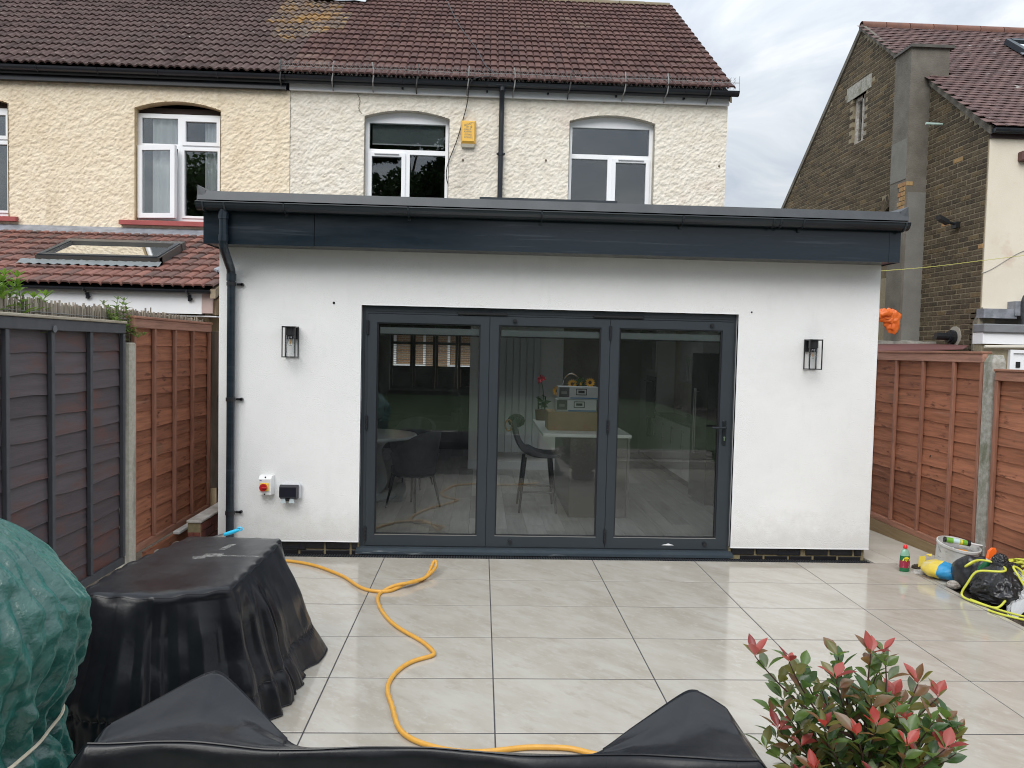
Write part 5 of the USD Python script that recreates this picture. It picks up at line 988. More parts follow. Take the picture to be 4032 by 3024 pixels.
v = np.array([(2.635 + .012 * math.sin(u * 9 + z), 5.08 + .22 * u, .50 + z * .30) for u in np.linspace(0, 1, 14) for z in np.linspace(0, 1, 4)])
put(tw, 'cloth', (v, grid_faces(14, 4)), M('dark_green_cloth', (0.03, 0.045, 0.032), rough=.9), smooth=True)
# island with white top
il = thing('kitchen_island', 'dark kitchen island with white worktop and a long steel handle', 'kitchen island', (1.1, 2.0, .05))
put(il, 'worktop', bbox(.66, 1.60, 1.29, 2.95, .905, .94, .004), M('white_quartz', (0.70, 0.71, 0.70), rough=.2))
put(il, 'cabinet', bbox(.95, 1.56, 1.32, 2.9, .05, .905, .004), M('taupe_island', (0.11, 0.10, 0.095), rough=.35))
put(il, 'end_panel', bbox(1.562, 1.59, 1.31, 2.9, .05, .905, .004), M('taupe_panel', (0.14, 0.13, 0.125), rough=.35))
put(il, 'handle', cat([tube([(1.592, 2.5, .30), (1.64, 2.5, .30), (1.64, 2.5, .72), (1.592, 2.5, .72)], .008, 8)]), steel)
white_card = M('white_printed_card', (0.55, 0.56, 0.56), rough=.6); card = M('brown_cardboard', (0.33, 0.22, 0.12), (0.38, 0.26, 0.145), 6, rough=.85)
cb = thing('cardboard_box', 'large brown cardboard box on the white island top', 'cardboard box', (1.0, 1.8, .94))
put(cb, 'box', bbox(.74, 1.28, 1.62, 2.0, .94, 1.145, .004), card); put(cb, 'tape', box(.739, 1.281, 1.78, 1.83, 1.1452, 1.147), M('buff_tape', (0.45, 0.33, 0.18), rough=.3))
for k, z in enumerate((1.146, 1.285)):
    lb = thing('lamp_carton', ('lower' if k == 0 else 'upper') + ' white lamp carton of the stack on the cardboard box', 'carton', (1.05, 1.75, z), 'two white lamp cartons stacked on the island')
    a = .83 + .02 * k
    put(lb, 'carton', bbox(a, a + .44, 1.64, 1.86, z, z + .135, .003), white_card)
    put(lb, 'dark_photo', box(a + .006, a + .118, 1.6376, 1.6396, z + .022, z + .128), M('dark_print', (0.06, 0.055, 0.055), rough=.5))
    put(lb, 'photo_lamp', box(a + .03, a + .09, 1.6356, 1.6374, z + .055, z + .085), M('grey_picture', (0.22, 0.21, 0.2), rough=.5))
    put(lb, 'lamp_drawing', cat([frame(a + .19, a + .31, z + .045, z + .115, .008, 1.6376, 1.6396), box(a + .215, a + .285, 1.6376, 1.6396, z + .068, z + .095)]), M('line_print', (0.03, 0.03, 0.03), rough=.5))
    put(lb, 'blue_stripe', box(a + .13, a + .435, 1.6376, 1.6396, z + .006, z + .020), M('blue_print', (0.08, 0.18, 0.36), rough=.5))
sf = thing('sunflower_bunch', 'bunch of artificial sunflowers lying behind the lamp cartons', 'flowers', (1.0, 1.95, 1.42))
petal = M('sunflower_yellow', (0.85, 0.42, 0.03), rough=.6)
for c in ((.86, 1.90, 1.36), (1.03, 1.92, 1.44), (1.23, 1.92, 1.46), (1.10, 1.95, 1.43)):
    v, f, n = [], [], 0
    for a in np.linspace(0, 6.28, 15)[:-1]:
        d = np.array([math.cos(a), -.35, math.sin(a)]); e = np.array([-math.sin(a), 0, math.cos(a)])
        v += [np.array(c) + d * .012, np.array(c) + d * .035 + e * .010, np.array(c) + d * .062, np.array(c) + d * .035 - e * .010]; f += [(n, n + 1, n + 2), (n, n + 2, n + 3)]; n += 4
    h = put(sf, 'flower', (np.array(v), np.array(f)), petal); put(h, 'seed_head', blob(c, (.02, .014, .02)), M('seed_brown', (0.06, 0.035, 0.02), rough=.9))
put(sf, 'leaf', leaf_cloud([(1.12, 1.96, 1.45, .09, .6)], 40, .04, 3), leaf_mid)
put(sf, 'hoop_handle', tube([(1.03 + .10 * math.cos(a), 1.99, 1.40 + .155 * math.sin(a)) for a in np.linspace(0, math.pi, 20)], .008, 8), chrome)
va = thing('orchid_vase', 'glass vase with a red flower standing behind the bar stool', 'vase', (.62, 2.9, .94))
put(va, 'glass', lathe([(.0, 0), (.05, 0), (.055, .02), (.045, .12), (.055, .30)], (.76, 2.80, .94), 18), CLEAR, smooth=True)
put(va, 'pot', lathe([(.0, 0), (.07, 0), (.08, .13), (.0, .13)], (.76, 2.80, .942), 18), M('brown_pot', (0.10, 0.055, 0.04), rough=.5), smooth=30)
put(va, 'stem', cat([tube(spline([(.76, 2.8, 1.06), (.78, 2.8, 1.25), (.74, 2.78, 1.45)], 8), .005, 6)]), leaf_mid); put(va, 'leaf', leaf_cloud([(.78, 2.8, 1.18, .07)], 14, .05, 8), leaf_mid)
put(va, 'red_bloom', leaf_cloud([(.74, 2.78, 1.46, .045)], 30, .03, 4), M('red_petal', (0.45, 0.03, 0.05), rough=.6))
# dining table and chairs
velvet = M('charcoal_velvet', (0.045, 0.045, 0.052), (0.062, 0.062, 0.07), 8, rough=.8, sheen=.3)
tb = thing('dining_table', 'round white dining table on a curved pedestal behind the left door leaf', 'table', (-1.28, 2.35, .05))
put(tb, 'tabletop', lathe([(.0, 0), (.53, 0), (.56, .01), (.56, .03), (.55, .04), (.0, .04)], (-1.30, 2.35, .745), 48), M('white_tabletop', (0.60, 0.61, 0.60), rough=.25), smooth=30)
put(tb, 'pedestal', cat([tube(spline([(-1.30 + s * .02, 2.35, .09), (-1.30 + s * .16, 2.33, .28), (-1.30 + s * .10, 2.33, .55), (-1.30 + s * .22, 2.35, .745)], 14), np.linspace(.07, .05, 14), 10) for s in (-1, 1)]), M('pale_pedestal', (0.45, 0.45, 0.44), rough=.35), smooth=True)
put(tb, 'base', lathe([(.0, 0), (.33, 0), (.34, .02), (.30, .035), (.0, .04)], (-1.30, 2.3, .05), 36), M('white_base', (0.6, 0.6, 0.6), rough=.3), smooth=30)
def dining_chair(loc, label, rz):
    t_ = thing('dining_chair', label, 'chair', loc, 'charcoal quilted tub chairs round the dining table', rotz=rz)
    X, Y, Z = loc
    nu, nv = 26, 9
    v = []
    for i in range(nu):
        a = math.radians(-105 + 210 * i / (nu - 1))
        for j in range(nv):
            h = j / (nv - 1); top = .86 - .24 * (abs(a) / math.radians(105)) ** 2
            r = .25 + .06 * h - .012 * abs(math.sin(a * 9)) * abs(math.sin(h * 7))
            v.append((X + r * math.sin(a), Y + r * math.cos(a) * .95, Z + .40 + (top - .40) * h))
    v = np.array(v); inner = v.copy(); inner[:, :2] = (inner[:, :2] - [X, Y]) * .84 + [X, Y]
    f = grid_faces(nu, nv); sh_ = [(v, f), (inner, f[:, ::-1])]
    rim = np.vstack([v.reshape(nu, nv, 3)[:, -1], inner.reshape(nu, nv, 3)[:, -1]]); sh_.append((rim, grid_faces(2, nu)))
    put(t_, 'backrest', cat(sh_), velvet, smooth=True)
    put(t_, 'seat', lathe([(.0, 0), (.22, 0), (.25, .04), (.245, .10), (.20, .125), (.0, .13)], (X, Y, Z + .36), 26), velvet, smooth=40)
    for sx, sy in ((-1, -1), (1, -1), (-1, 1), (1, 1)):
        put(t_, 'leg', tube([(X + sx * .15, Y + sy * .15, Z + .37), (X + sx * .21, Y + sy * .21, Z)], [.018, .010], 8), black_plastic)
    return t_
c1 = dining_chair((-.72, 1.72, .05), 'charcoal tub chair nearest the glass, its back turned away from the white table', -2.2)
dup(c1, 'dining_chair', 'quilted charcoal tub chair facing out from behind the white table', 'chair', (-.86, 3.0, .05), 'charcoal quilted tub chairs round the dining table', rotz=-.3)
bs = thing('bar_stool', 'grey padded bar stool with black legs drawn up at the island', 'bar stool', (.62, 1.9, .05))
v = []
path = spline([(.36, 1.06), (.40, .92), (.46, .78), (.56, .69), (.72, .655), (.86, .66)], 18)
for i, (px, pz) in enumerate(path):
    for u in np.linspace(-1, 1, 11):
        w = .21 - .03 * (1 - i / 17); v.append((px + .035 * u * u * (1 if i > 8 else .6), 1.75 + w * u, pz + .03 * u * u * (i > 8)))
v = np.array(v); f = grid_faces(18, 11); nrm = np.array([(.035, 0, -.045)]); put(bs, 'seat_shell', cat([(v, f), (v - [.035, 0, .035], f[:, ::-1]), (np.vstack([v[:11], v[:11] - [.035, 0, .035]]), grid_faces(2, 11)), (np.vstack([v.reshape(18, 11, 3)[:, 0], v.reshape(18, 11, 3)[:, 0] - [.035, 0, .035]]), grid_faces(2, 18)), (np.vstack([v.reshape(18, 11, 3)[:, -1], v.reshape(18, 11, 3)[:, -1] - [.035, 0, .035]]), grid_faces(2, 18))]), M('grey_stool_fabric', (0.075, 0.075, 0.085), rough=.85), smooth=40)
for (ax, ay, bx_, by_) in ((.50, 1.62, .44, 1.50), (.78, 1.62, .84, 1.50), (.50, 1.88, .44, 2.0), (.78, 1.88, .84, 2.0)): put(bs, 'leg', tube([(ax, ay, .64), (bx_, by_, .05)], [.02, .012], 8), black_plastic)
put(bs, 'footrest', cat([cyl((.46, 1.54, .27), (.82, 1.54, .27), .009, 8), cyl((.46, 1.96, .27), (.82, 1.96, .27), .009, 8), cyl((.46, 1.54, .27), (.46, 1.96, .27), .009, 8), cyl((.82, 1.54, .27), (.82, 1.96, .27), .009, 8)]), black_plastic)
hb = thing('green_bag', 'dark green bag with tan strap slung over the back of the bar stool', 'bag', (.38, 1.75, 1.06))
put(hb, 'body', blob((.40, 1.74, 1.03), (.09, .16, .07), seed=3, amp=.2), M('dark_green_bag', (0.03, 0.045, 0.03), rough=.8), smooth=True)
put(hb, 'strap', tube([(.31 + .035 * math.cos(a), 1.60, .99 + .06 * math.sin(a)) for a in np.linspace(0, 6.0, 16)], .010, 6), M('tan_strap', (0.30, 0.17, 0.07), rough=.7))
sofa = thing('dark_sofa', 'dark sofa in the unlit front room', 'sofa', (-1.1, 8.2, 0))
put(sofa, 'seat', bbox(-1.9, -.4, 7.6, 8.4, .05, .48, .06), room_dark); put(sofa, 'backrest', bbox(-1.9, -.4, 8.4, 8.65, .05, .95, .08), room_dark); put(sofa, 'armrest', bbox(-.55, -.36, 7.6, 8.6, .05, .66, .06), room_dark)
# ================================================================== fences
def lap_board(plane, sgn, a0, a1, z0, z1, wob, seed, off):
    """one feather-edge lap board in the plane x = plane facing sgn: its lower edge stands proud and is waney"""
    n = 15; ys = np.linspace(a0, a1, n); r = np.random.default_rng(seed)
    w = np.interp(ys, np.linspace(a0, a1, 7), r.normal(0, wob, 7)) + r.normal(0, wob * .25, n)
    lo = z0 + w - .012
    P = lambda x, z: np.stack([np.full(n, plane + sgn * x), ys, np.broadcast_to(z, n)], 1)
    v = np.vstack([P(-.006 + off, lo), P(.017 + off, lo), P(.015 + off, lo + .006), P(.004 + off, z1 + .012), P(-.008 + off, z1 + .012)])
    return v, grid_faces(5, n)[:, ::(-1 if sgn > 0 else 1)]
def lap_panel(name, label, plane, sgn, a0, a1, z0, z1, nboards, bats, mats, seed, group=None, cap=True, wob=.006, rail_h=.075, cap_mat=None):
    bm, fm, rm_ = mats
    t = thing(name, label, 'fence panel', (plane, (a0 + a1) / 2, z0), group)
    r = np.random.default_rng(seed); top = z1 - rail_h; edges = np.linspace(z0 + .03, top + .01, nboards + 1); edges[1:-1] += r.normal(0, .008, nboards - 1)
    for k in range(nboards): put(t, 'board', lap_board(plane, sgn, a0 + .01, a1 - .01, edges[k], edges[k + 1], wob, seed * 50 + k, r.uniform(-.001, .002)), bm, tint=float(r.random()))
    xs = (plane + sgn * .019, plane + sgn * .048)
    put(t, 'top_rail', bbox(xs[0] - sgn * .01, xs[1] + sgn * .004, a0 + .003, a1 - .003, top, z1, .004), rm_, tint=float(r.random()))
    put(t, 'bottom_rail', bbox(xs[0], xs[1] - sgn * .004, a0 + .003, a1 - .003, z0, z0 + .06, .004), rm_, tint=float(r.random()))
    for b, w in bats: put(t, 'batten', bbox(xs[0], xs[1], b - w / 2, b + w / 2, z0 + .061, top - .001, .003), fm, tint=float(r.random()))
    if cap: put(t, 'capping', bbox(plane - sgn * .03, plane + sgn * .062, a0, a1, z1 + .0005, z1 + .021, .004), cap_mat or rm_, tint=float(r.random()))
    return t
brown = (fence_brown, fence_frame, fence_rail); grey = (fence_grey, fence_grey_frame, fence_grey_frame)
XL, XR = -2.83, 4.30
lap_panel('fence_panel', 'dark grey painted lap panel with brown showing through, left side', XL, 1, -2.42, -.565, .05, 1.945, 13, [(-2.40, .035), (-2.055, .036), (-1.575, .036), (-1.085, .036), (-.585, .036)], grey, 1, wob=.007, cap_mat=wood_pale)
single('tin_disc', cyl((XL + .054, -1.575, 1.88), (XL + .060, -1.575, 1.88), .024, 16), M('grey_disc', (0.10, 0.105, 0.115), rough=.5), 'round grey painted disc on the top rail of the dark fence panel', 'disc')
lap_panel('fence_panel', 'brown stained lap panel next to the white extension on the left', XL, 1, -.415, 1.33, .08, 1.995, 13, [(-.395, .034), (-.01, .034), (.43, .034), (.86, .034), (1.31, .034)], brown, 2, wob=.004)
lap_panel('fence_panel', 'dark grey lap panel nearest the camera at the far left', XL, 1, -4.4, -2.56, .05, 1.945, 13, [(-4.38, .035), (-3.9, .036), (-3.45, .036), (-2.99, .036), (-2.58, .036)], grey, 3, wob=.007)
for a, z, lb in ((-.49, 1.80, 'speckled concrete fence post between the grey and the brown panel on the left'), (-2.49, 1.80, 'concrete fence post behind the green tarpaulin on the left')):
    po = thing('concrete_post', lb, 'fence post', (XL, a, 0)); put(po, 'post', bbox(XL - .05, XL + .075, a - .05, a + .05, -.4, z, .012), concrete)
po = thing('timber_post', 'dark weathered timber post at the end of the brown left panel', 'fence post', (-2.80, 1.42, 0)); put(po, 'post', bbox(-2.86, -2.70, 1.36, 1.47, .3, 1.93, .006), M('dark_old_timber', (0.09, 0.07, 0.05), (0.13, 0.10, 0.075), 5, (5, 5, 1), rough=.9, bump=.003, bscale=14)); put(po, 'plate', box(-2.72, -2.695, 1.345, 1.357, 1.2, 1.27), black_plastic)
single('brick_pier', box(-2.78, -2.30, 1.50, 1.72, -.2, .42), M('dark_red_pier', (0.09, 0.04, 0.032), (0.06, 0.045, 0.04), 12, rough=.9), 'low dark brick pier at the end of the gap beside the extension', 'pier')
lw = thing('low_brick_wall', 'low red brick wall with white splashed top in the gap beside the extension', 'wall', (-2.5, .9, 0))
put(lw, 'core', box(-2.55, -2.44, .1, 1.5, -.2, .225), mortar_pale)
for r_ in range(3):
    y = .1 - (.11 if r_ % 2 else 0)
    while y < 1.5:
        a, b = max(y, .1), min(y + .215, 1.5)
        if b - a > .05:
            put(lw, 'brick', brick(a + .002, b - .002, .002 + r_ * .075, .067 + r_ * .075, -2.44, 'x', .008, side=1), red_brick, tint=float(rng.random()))
        y += .225
for x in (-2.55, -2.495): put(lw, 'end_brick', brick(x + .002, x + .052, .077, .142, .1, 'y', .008), red_brick, tint=.4)
put(lw, 'coping', bbox(-2.56, -2.425, .085, 1.5, .226, .250, .006), M('white_splashed_coping', (0.62, 0.61, 0.58), (0.36, 0.33, 0.29), 6, rough=.8))
put(lw, 'ledge', bbox(-2.76, -2.70, .3, 1.33, .07, .10, .006), M('white_paint_ledge', (0.75, 0.75, 0.73), (0.55, 0.53, 0.5), 5, rough=.6))
put(lw, 'ledge_board', box(-2.77, -2.74, -.3, 1.33, -.05, .069), fence_brown, tint=.2)
for k, (x, y, s) in enumerate(((-2.62, .02, .06), (-2.70, -.12, .05), (-2.58, -.10, .04), (-2.66, .16, .045))): put(lw, 'rubble', blob((x, y, .02), (s, s * .8, s * .5), seed=k, amp=.3), M('pale_rubble', (0.42, 0.40, 0.36), (0.24, 0.2, 0.16), 12, rough=.95))
# right side
lap_panel('fence_panel', 'tall brown stained lap panel beside the white extension on the right', XR, -1, -.345, 1.50, .085, 1.868, 12, [(-.325, .036), (.065, .036), (.545, .036), (1.02, .036), (1.48, .036)], brown, 4, wob=.006)
lap_panel('fence_panel', 'brown stained lap panel at the right edge behind the rubbish', XR, -1, -2.32, -.50, .06, 1.725, 12, [(-.52, .04), (-.98, .036), (-1.45, .036), (-1.9, .036), (-2.30, .036)], brown, 5, wob=.006)
single('gravel_board', bbox(XR - .045, XR + .01, -.33, 1.50, -.12, .083, .004), gravel_wood, 'pale pine gravel board under the right fence panel', 'gravel board')
single('gravel_board', bbox(XR - .05, XR + .01, -2.32, -.5, -.10, .058, .004), concrete_mossy, 'grey concrete gravel board under the right-hand fence panel', 'gravel board')
po = thing('concrete_post', 'lichened concrete fence post between the two right panels', 'fence post', (XR, -.42, 0)); put(po, 'post', cat([hull([(x, y, z) for x in (XR - .055, XR + .06) for y in (-.475, -.368) for z in (-.4, 1.80)] + [(x, y, 1.862) for x in (XR - .03, XR + .05) for y in (-.455, -.39)])]), concrete_mossy)
single('concrete_block', box(4.20, 4.25, -.5, -.3, 0, .12), concrete_mossy, 'mossy grey concrete block at the foot of the right fence post', 'block')

# reed screen behind the left fence
rd = thing('reed_screen', 'weathered split-reed screen standing just above the left fence', 'reed screen', (-2.93, -.5, 1.0))
ms, ts = [], []; y = -2.6; r = np.random.default_rng(21)
while y < 1.5:
    w = r.uniform(.008, .016); top = 2.062 + r.normal(0, .014) - (.02 if y > .9 else 0); x = -2.925 + r.normal(0, .006); l = r.normal(0, .006)
    ms.append(tube([(x, y, 1.2), (x + r.normal(0, .004), y + l, top)], w / 2, 5)); ts.append(np.full(len(ms[-1][0]), r.random())); y += w * r.uniform(.45, .85)
put(rd, 'reeds', cat(ms), reed_mat, tint=np.concatenate(ts), smooth=False, kind='stuff')
put(rd, 'binding_wire', tube([(-2.912, y, 1.99) for y in (-2.6, 1.5)], .003, 4), galv)
# weeds over the fence
weed_leaf = M('fresh_green_leaf', (0.15, 0.27, 0.03), (0.23, 0.37, 0.06), 14, rough=.5, trans=(.18, .30, .04)); weed_dark = M('yellow_green_leaf', (0.13, 0.20, 0.045), (0.19, 0.27, 0.07), 14, rough=.5, trans=(.14, .22, .04))
weed_stem = M('green_stem', (0.10, 0.15, 0.05), rough=.6)
def lance(base, d, up, L, W, droop):
    """a folded lance-shaped leaf"""
    d = np.asarray(d, float); d = d / np.linalg.norm(d); s = np.cross(d, up); s /= np.linalg.norm(s) + 1e-9; n = np.cross(s, d)
    pts = []
    for t, w in ((0, .12), (.25, .75), (.5, 1.0), (.75, .7), (1, .03)):
        c = np.asarray(base) + d * L * t - np.array([0, 0, 1.0]) * droop * L * t * t
        pts += [c - s * W * w * .5 + n * W * w * .18, c, c + s * W * w * .5 + n * W * w * .18]
    return np.array(pts), grid_faces(5, 3)
def weed(label, stems, mat_, seed, L=.10, W=.018):
    r = np.random.default_rng(seed); t = thing('weed', label, 'plant', (stems[0][0][0], stems[0][0][1], 1.6))
    ls = []
    for a, b, nn in stems:
        p = spline([a, (np.array(a) + np.array(b)) / 2 + r.normal(0, .02, 3), b], 12); put(t, 'stem', tube(p, np.linspace(.005, .002, 12), 5), weed_stem)
        for k in range(nn):
            q = .25 + .75 * k / nn; i = min(int(q * 11), 10); c = p[i]; an = k * 2.4 + r.uniform(-.4, .4); el = .25 + .9 * q * r.uniform(.5, 1)
            ls.append(lance(c, (math.cos(an), math.sin(an), el), (0, 0, 1), L * r.uniform(.7, 1.2) * (1.15 - .55 * q), W * r.uniform(.8, 1.2), r.uniform(.1, .5)))
        for k in range(6):
            an = k * 1.05; ls.append(lance(p[-1], (math.cos(an), math.sin(an), 1.1), (0, 0, 1), L * .55, W * .7, .2))
    put(t, 'leaves', cat(ls), mat_, kind='stuff')
weed('bright green weeds growing above the reed screen at the far left', [((-2.97 - .03 * (k % 2), -2.25 + .06 * k, 1.75), (-2.97 + rng.normal(0, .03), -2.26 + .062 * k, 2.10 + .05 * (k % 3)), 26) for k in range(11)] + [((-2.97, -1.70, 1.8), (-2.96, -1.66, 2.20), 18), ((-2.97, -1.52, 1.8), (-2.94, -1.38, 2.10), 18), ((-2.97, -1.84, 1.8), (-2.96, -1.83, 2.16), 18), ((-2.97, -1.6, 1.8), (-2.95, -1.5, 2.08), 14)], weed_leaf, 31, .15, .034)
weed('leafy green weed spilling through the gap above the left concrete post', [((-2.88, -.52, 1.75), (-2.86 + rng.normal(0, .03), -.66 + .05 * k, 2.06 + .035 * (k % 3)), 30) for k in range(6)] + [((-2.84, -.50, 1.95), (-2.74, -.44, 1.84), 12), ((-2.84, -.50, 1.95), (-2.73, -.36, 1.86), 10), ((-2.86, -.55, 1.85), (-2.78, -.72, 1.97), 12)], weed_dark, 32, .10, .017)

# ================================================================== hose and cables
hose = [(-1.60, -.30), (-1.533, -.318), (-1.33, -.43), (-1.16, -.59), (-1.025, -.745), (-.885, -.965), (-.77, -1.065), (-.665, -1.075), (-.614, -1.03), (-.515, -.915), (-.42, -.82), (-.355, -.705), (-.328, -.56)]
back = [(-.345, -.51), (-.372, -.60), (-.415, -.745), (-.50, -.93), (-.605, -1.005), (-.69, -1.075), (-.705, -1.25), (-.648, -1.48), (-.555, -1.705), (-.445, -1.88), (-.335, -2.025), (-.262, -2.16), (-.246, -2.235), (-.285, -2.275), (-.36, -2.335), (-.425, -2.45), (-.455, -2.565), (-.458, -2.70), (-.42, -2.855), (-.38, -3.02), (-.34, -3.135), (-.275, -3.215), (-.182, -3.275), (-.09, -3.31), (.016, -3.32), (.122, -3.305), (.247, -3.28), (.355, -3.28), (.443, -3.29), (.52, -3.325), (.60, -3.36), (.80, -3.46)]
pts = [(x, y, .0125) for x, y in hose] + [(x, y, .0125) for x, y in back]
for i in (9, 10): pts[i] = (*pts[i][:2], .030)
for i, z in ((11, .05), (12, .075), (13, .085), (14, .04), (16, .034), (17, .036)): pts[i] = (*pts[i][:2], z)
single('garden_hose', tube(spline(pts, 420), .0125, 10), hose_mat, 'yellow hose snaking over the pale slabs with a twisted loop near the doors', 'hose', smooth=True)

# ================================================================== covered garden furniture
def superpath(c, hx, hy, n, e=5.0, rot=0.0):
    a = np.linspace(0, 2 * np.pi, n, endpoint=False)
    x = hx * np.sign(np.cos(a)) * np.abs(np.cos(a)) ** (2 / e); y = hy * np.sign(np.sin(a)) * np.abs(np.sin(a)) ** (2 / e)
    return np.stack([c[0] + x * math.cos(rot) - y * math.sin(rot), c[1] + x * math.sin(rot) + y * math.cos(rot)], 1)
def resample(p, n):
    p = np.vstack([p, p[:1]]); s = np.r_[0, np.cumsum(np.linalg.norm(np.diff(p, axis=0), axis=1))]
    q = np.linspace(0, s[-1], n, endpoint=False); return np.stack([np.interp(q, s, p[:, k]) for k in (0, 1)], 1)
bx = thing('covered_garden_table', 'garden table under a long black waterproof cover beside the grey fence', 'covered table', (-1.45, -2.7, 0))
N = 640
corner_t = np.array([(-1.145, -2.19), (-1.685, -2.16), (-1.79, -2.75), (-1.785, -3.19), (-1.45, -3.235), (-1.155, -3.09)])
corner_b = np.array([(-.915, -2.10), (-1.74, -2.00), (-2.00, -2.7), (-1.99, -3.25), (-1.48, -3.40), (-1.0, -3.10), (-.925, -2.6)])
def rounded(poly, r, n):
    from shapely.geometry import Polygon
    g = Polygon(poly).buffer(-r, join_style=1).buffer(r, quad_segs=10); q = resample(np.array(g.exterior.coords)[:-1], n)
    c = np.mean(poly, axis=0); a = np.unwrap(np.arctan2(*(q - c).T[::-1]))
    if a[-1] < a[0]: q = q[::-1]; a = np.arctan2(*(q - c).T[::-1])
    else: a = np.arctan2(*(q - c).T[::-1])
    k = np.argmin(np.abs(a)); return np.roll(q, -k, axis=0)
top_o, bot_o = rounded(corner_t, .04, N), rounded(corner_b, .12, N)
th = np.arange(N) / N * 2 * np.pi
tri = lambda u: 2 * np.abs(2 * (u - np.floor(u)) - 1) - 1
fold = .55 * tri(8.3 * th / 6.283 * 1.0 + .25 * np.sin(2 * th)) + .55 * tri(17 * th / 6.283 + .5 * np.sin(3 * th + 1)) + .22 * tri(31 * th / 6.283 + .6 * np.sin(5 * th))
near_w = .25 + .95 * np.exp(-((np.angle(np.exp(1j * (th + 1.55)))) / 1.0) ** 2) + .5 * np.exp(-((np.angle(np.exp(1j * (th + .1)))) / .5) ** 2)
fold = fold * near_w
nx_ = np.gradient(bot_o[:, 0]); ny_ = np.gradient(bot_o[:, 1]); nrm = np.stack([ny_, -nx_], 1); nrm /= np.linalg.norm(nrm, axis=1, keepdims=True)
if ((bot_o - bot_o.mean(0)) * nrm).sum() < 0: nrm = -nrm
ctr = top_o.mean(0); rings = []
ZT = .68
for s in (0.0, .15, .3, .45, .6, .75, .88, .96):
    p = ctr + (top_o - ctr) * s
    z = ZT + .006 * (meshkit.noise(np.c_[p * 4, np.zeros(N)], 3) - .5) * 2 + .010 * (crumple(np.c_[p, np.ones(N)], 10, .8, 5, 3) - .5) - .012 * np.exp(-((p[:, 0] + 1.45) ** 2 + (p[:, 1] + 2.75) ** 2) / .05)
    rings.append(np.c_[p, z])
for dz, o in ((-.003, .0), (-.014, .012), (-.03, .018)):
    rings.append(np.c_[top_o + nrm * o, np.full(N, ZT + dz) + .004 * np.sin(th * 23)])
m_ = 46
for i in range(1, m_ + 1):
    t = i / m_
    w = t ** .85
    p = top_o * (1 - w) + bot_o * w
    amp = .046 * min(1, t * 4.0) * (.6 + .6 * t)
    p = p + nrm * (.018 + amp * fold[:, None])
    q = np.c_[p * 7, np.full(N, t * 3)]
    p = p + nrm * (.16 * (crumple(q * [.16, .16, .22], 12, .8, 6, 6) - .5))[:, None] * (.3 + t)
    gather = math.exp(-((t - .74) / .025) ** 2)
    p = p - nrm * (.008 * gather + .005 * gather * np.sin(th * 110 + 4 * np.sin(th * 9)))[:, None]
    if t > .76: p = p + nrm * (.016 * (np.abs(np.sin(th * 8 + 3.2 * np.sin(th * 5))) + .55 * tri(th * 3.7 + .8 * np.sin(th * 4)) - .5) * (t - .76) / .24 * 1.6)[:, None]
    z = (ZT - .03) * (1 - t) + .004
    rings.append(np.c_[p, np.full(N, z) + .012 * t * (meshkit.noise(np.c_[p * 6, np.zeros(N)], 9) - .4) * (t < 1)])
v = np.vstack(rings); nr = len(rings)
put(bx, 'cover', (v, grid_faces(nr, N, closed_v=True)), tarp_black_top, smooth=True)
for i_, r_ in ((int(.755 * m_) + 10, .0022), (nr - 1, .0035), (9, .0022)): put(bx, 'seam', tube(np.vstack([rings[i_][::2] * [1, 1, 1] + [0, 0, .004 if i_ == nr - 1 else 0], rings[i_][:1]]), r_, 5), tarp_black)
put(bx, 'tabletop', box(-1.72, -1.2, -3.1, -2.3, .60, .64), wood_pale)
for x, y in ((-1.68, -3.05), (-1.24, -3.0), (-1.66, -2.34), (-1.24, -2.34)): put(bx, 'leg', box(x - .025, x + .025, y - .025, y + .025, 0, .60), wood_pale)
tp = thing('tape_patch', 'crossed strips of clear tape stuck on the top of the black cover', 'tape', (-1.4, -2.45, ZT))
tape_m = usdkit.material(stage, '/World/Looks/milky_tape', {'g': ('geometry', {}), 'n': ('noise_texture', {'scale': 40.0, 'detail': 5.0}), 'r': ('map_range', {'from_min': .35, 'from_max': .7, 'to_min': .03, 'to_max': .42, 'clamp': True}), 't': ('transparent_bsdf', {}), 'p': ('principled_bsdf', {'base_color': (.55, .54, .5), 'roughness': .3}), 'm': ('mix_closure', {})}, [('g.position', 'n.vector'), ('n.fac', 'r.value'), ('r.result', 'm.fac'), ('t.BSDF', 'm.closure1'), ('p.BSDF', 'm.closure2')], surface='m.closure')
def top_strip(x0, y0, x1, y1, w):
    n = 14; c = np.linspace((x0, y0), (x1, y1), n); d = np.array([x1 - x0, y1 - y0]); d /= np.linalg.norm(d); s = np.array([-d[1], d[0]]) * w / 2
    from scipy.interpolate import LinearNDInterpolator
    T_ = np.vstack(rings[:11]); I = LinearNDInterpolator(T_[:, :2], T_[:, 2])
    a, b = c - s, c + s; za, zb = I(a), I(b)
    return np.vstack([np.c_[a, np.nan_to_num(za, nan=ZT) + .004], np.c_[b, np.nan_to_num(zb, nan=ZT) + .004]]), grid_faces(2, n)
put(tp, 'strip', top_strip(-1.36, -2.58, -1.16, -2.60, .016), tape_m); put(tp, 'strip', top_strip(-1.46, -2.57, -1.36, -2.57, .055), tape_m); put(tp, 'strip', top_strip(-1.40, -2.47, -1.37, -2.36, .035), tape_m); put(tp, 'strip', top_strip(-1.50, -2.62, -1.44, -2.60, .045), tape_m)
mh = thing('mop_handle', 'bright blue handle of a steel pole leaning behind the black covered table', 'pole', (-1.8, -1.6, 0))
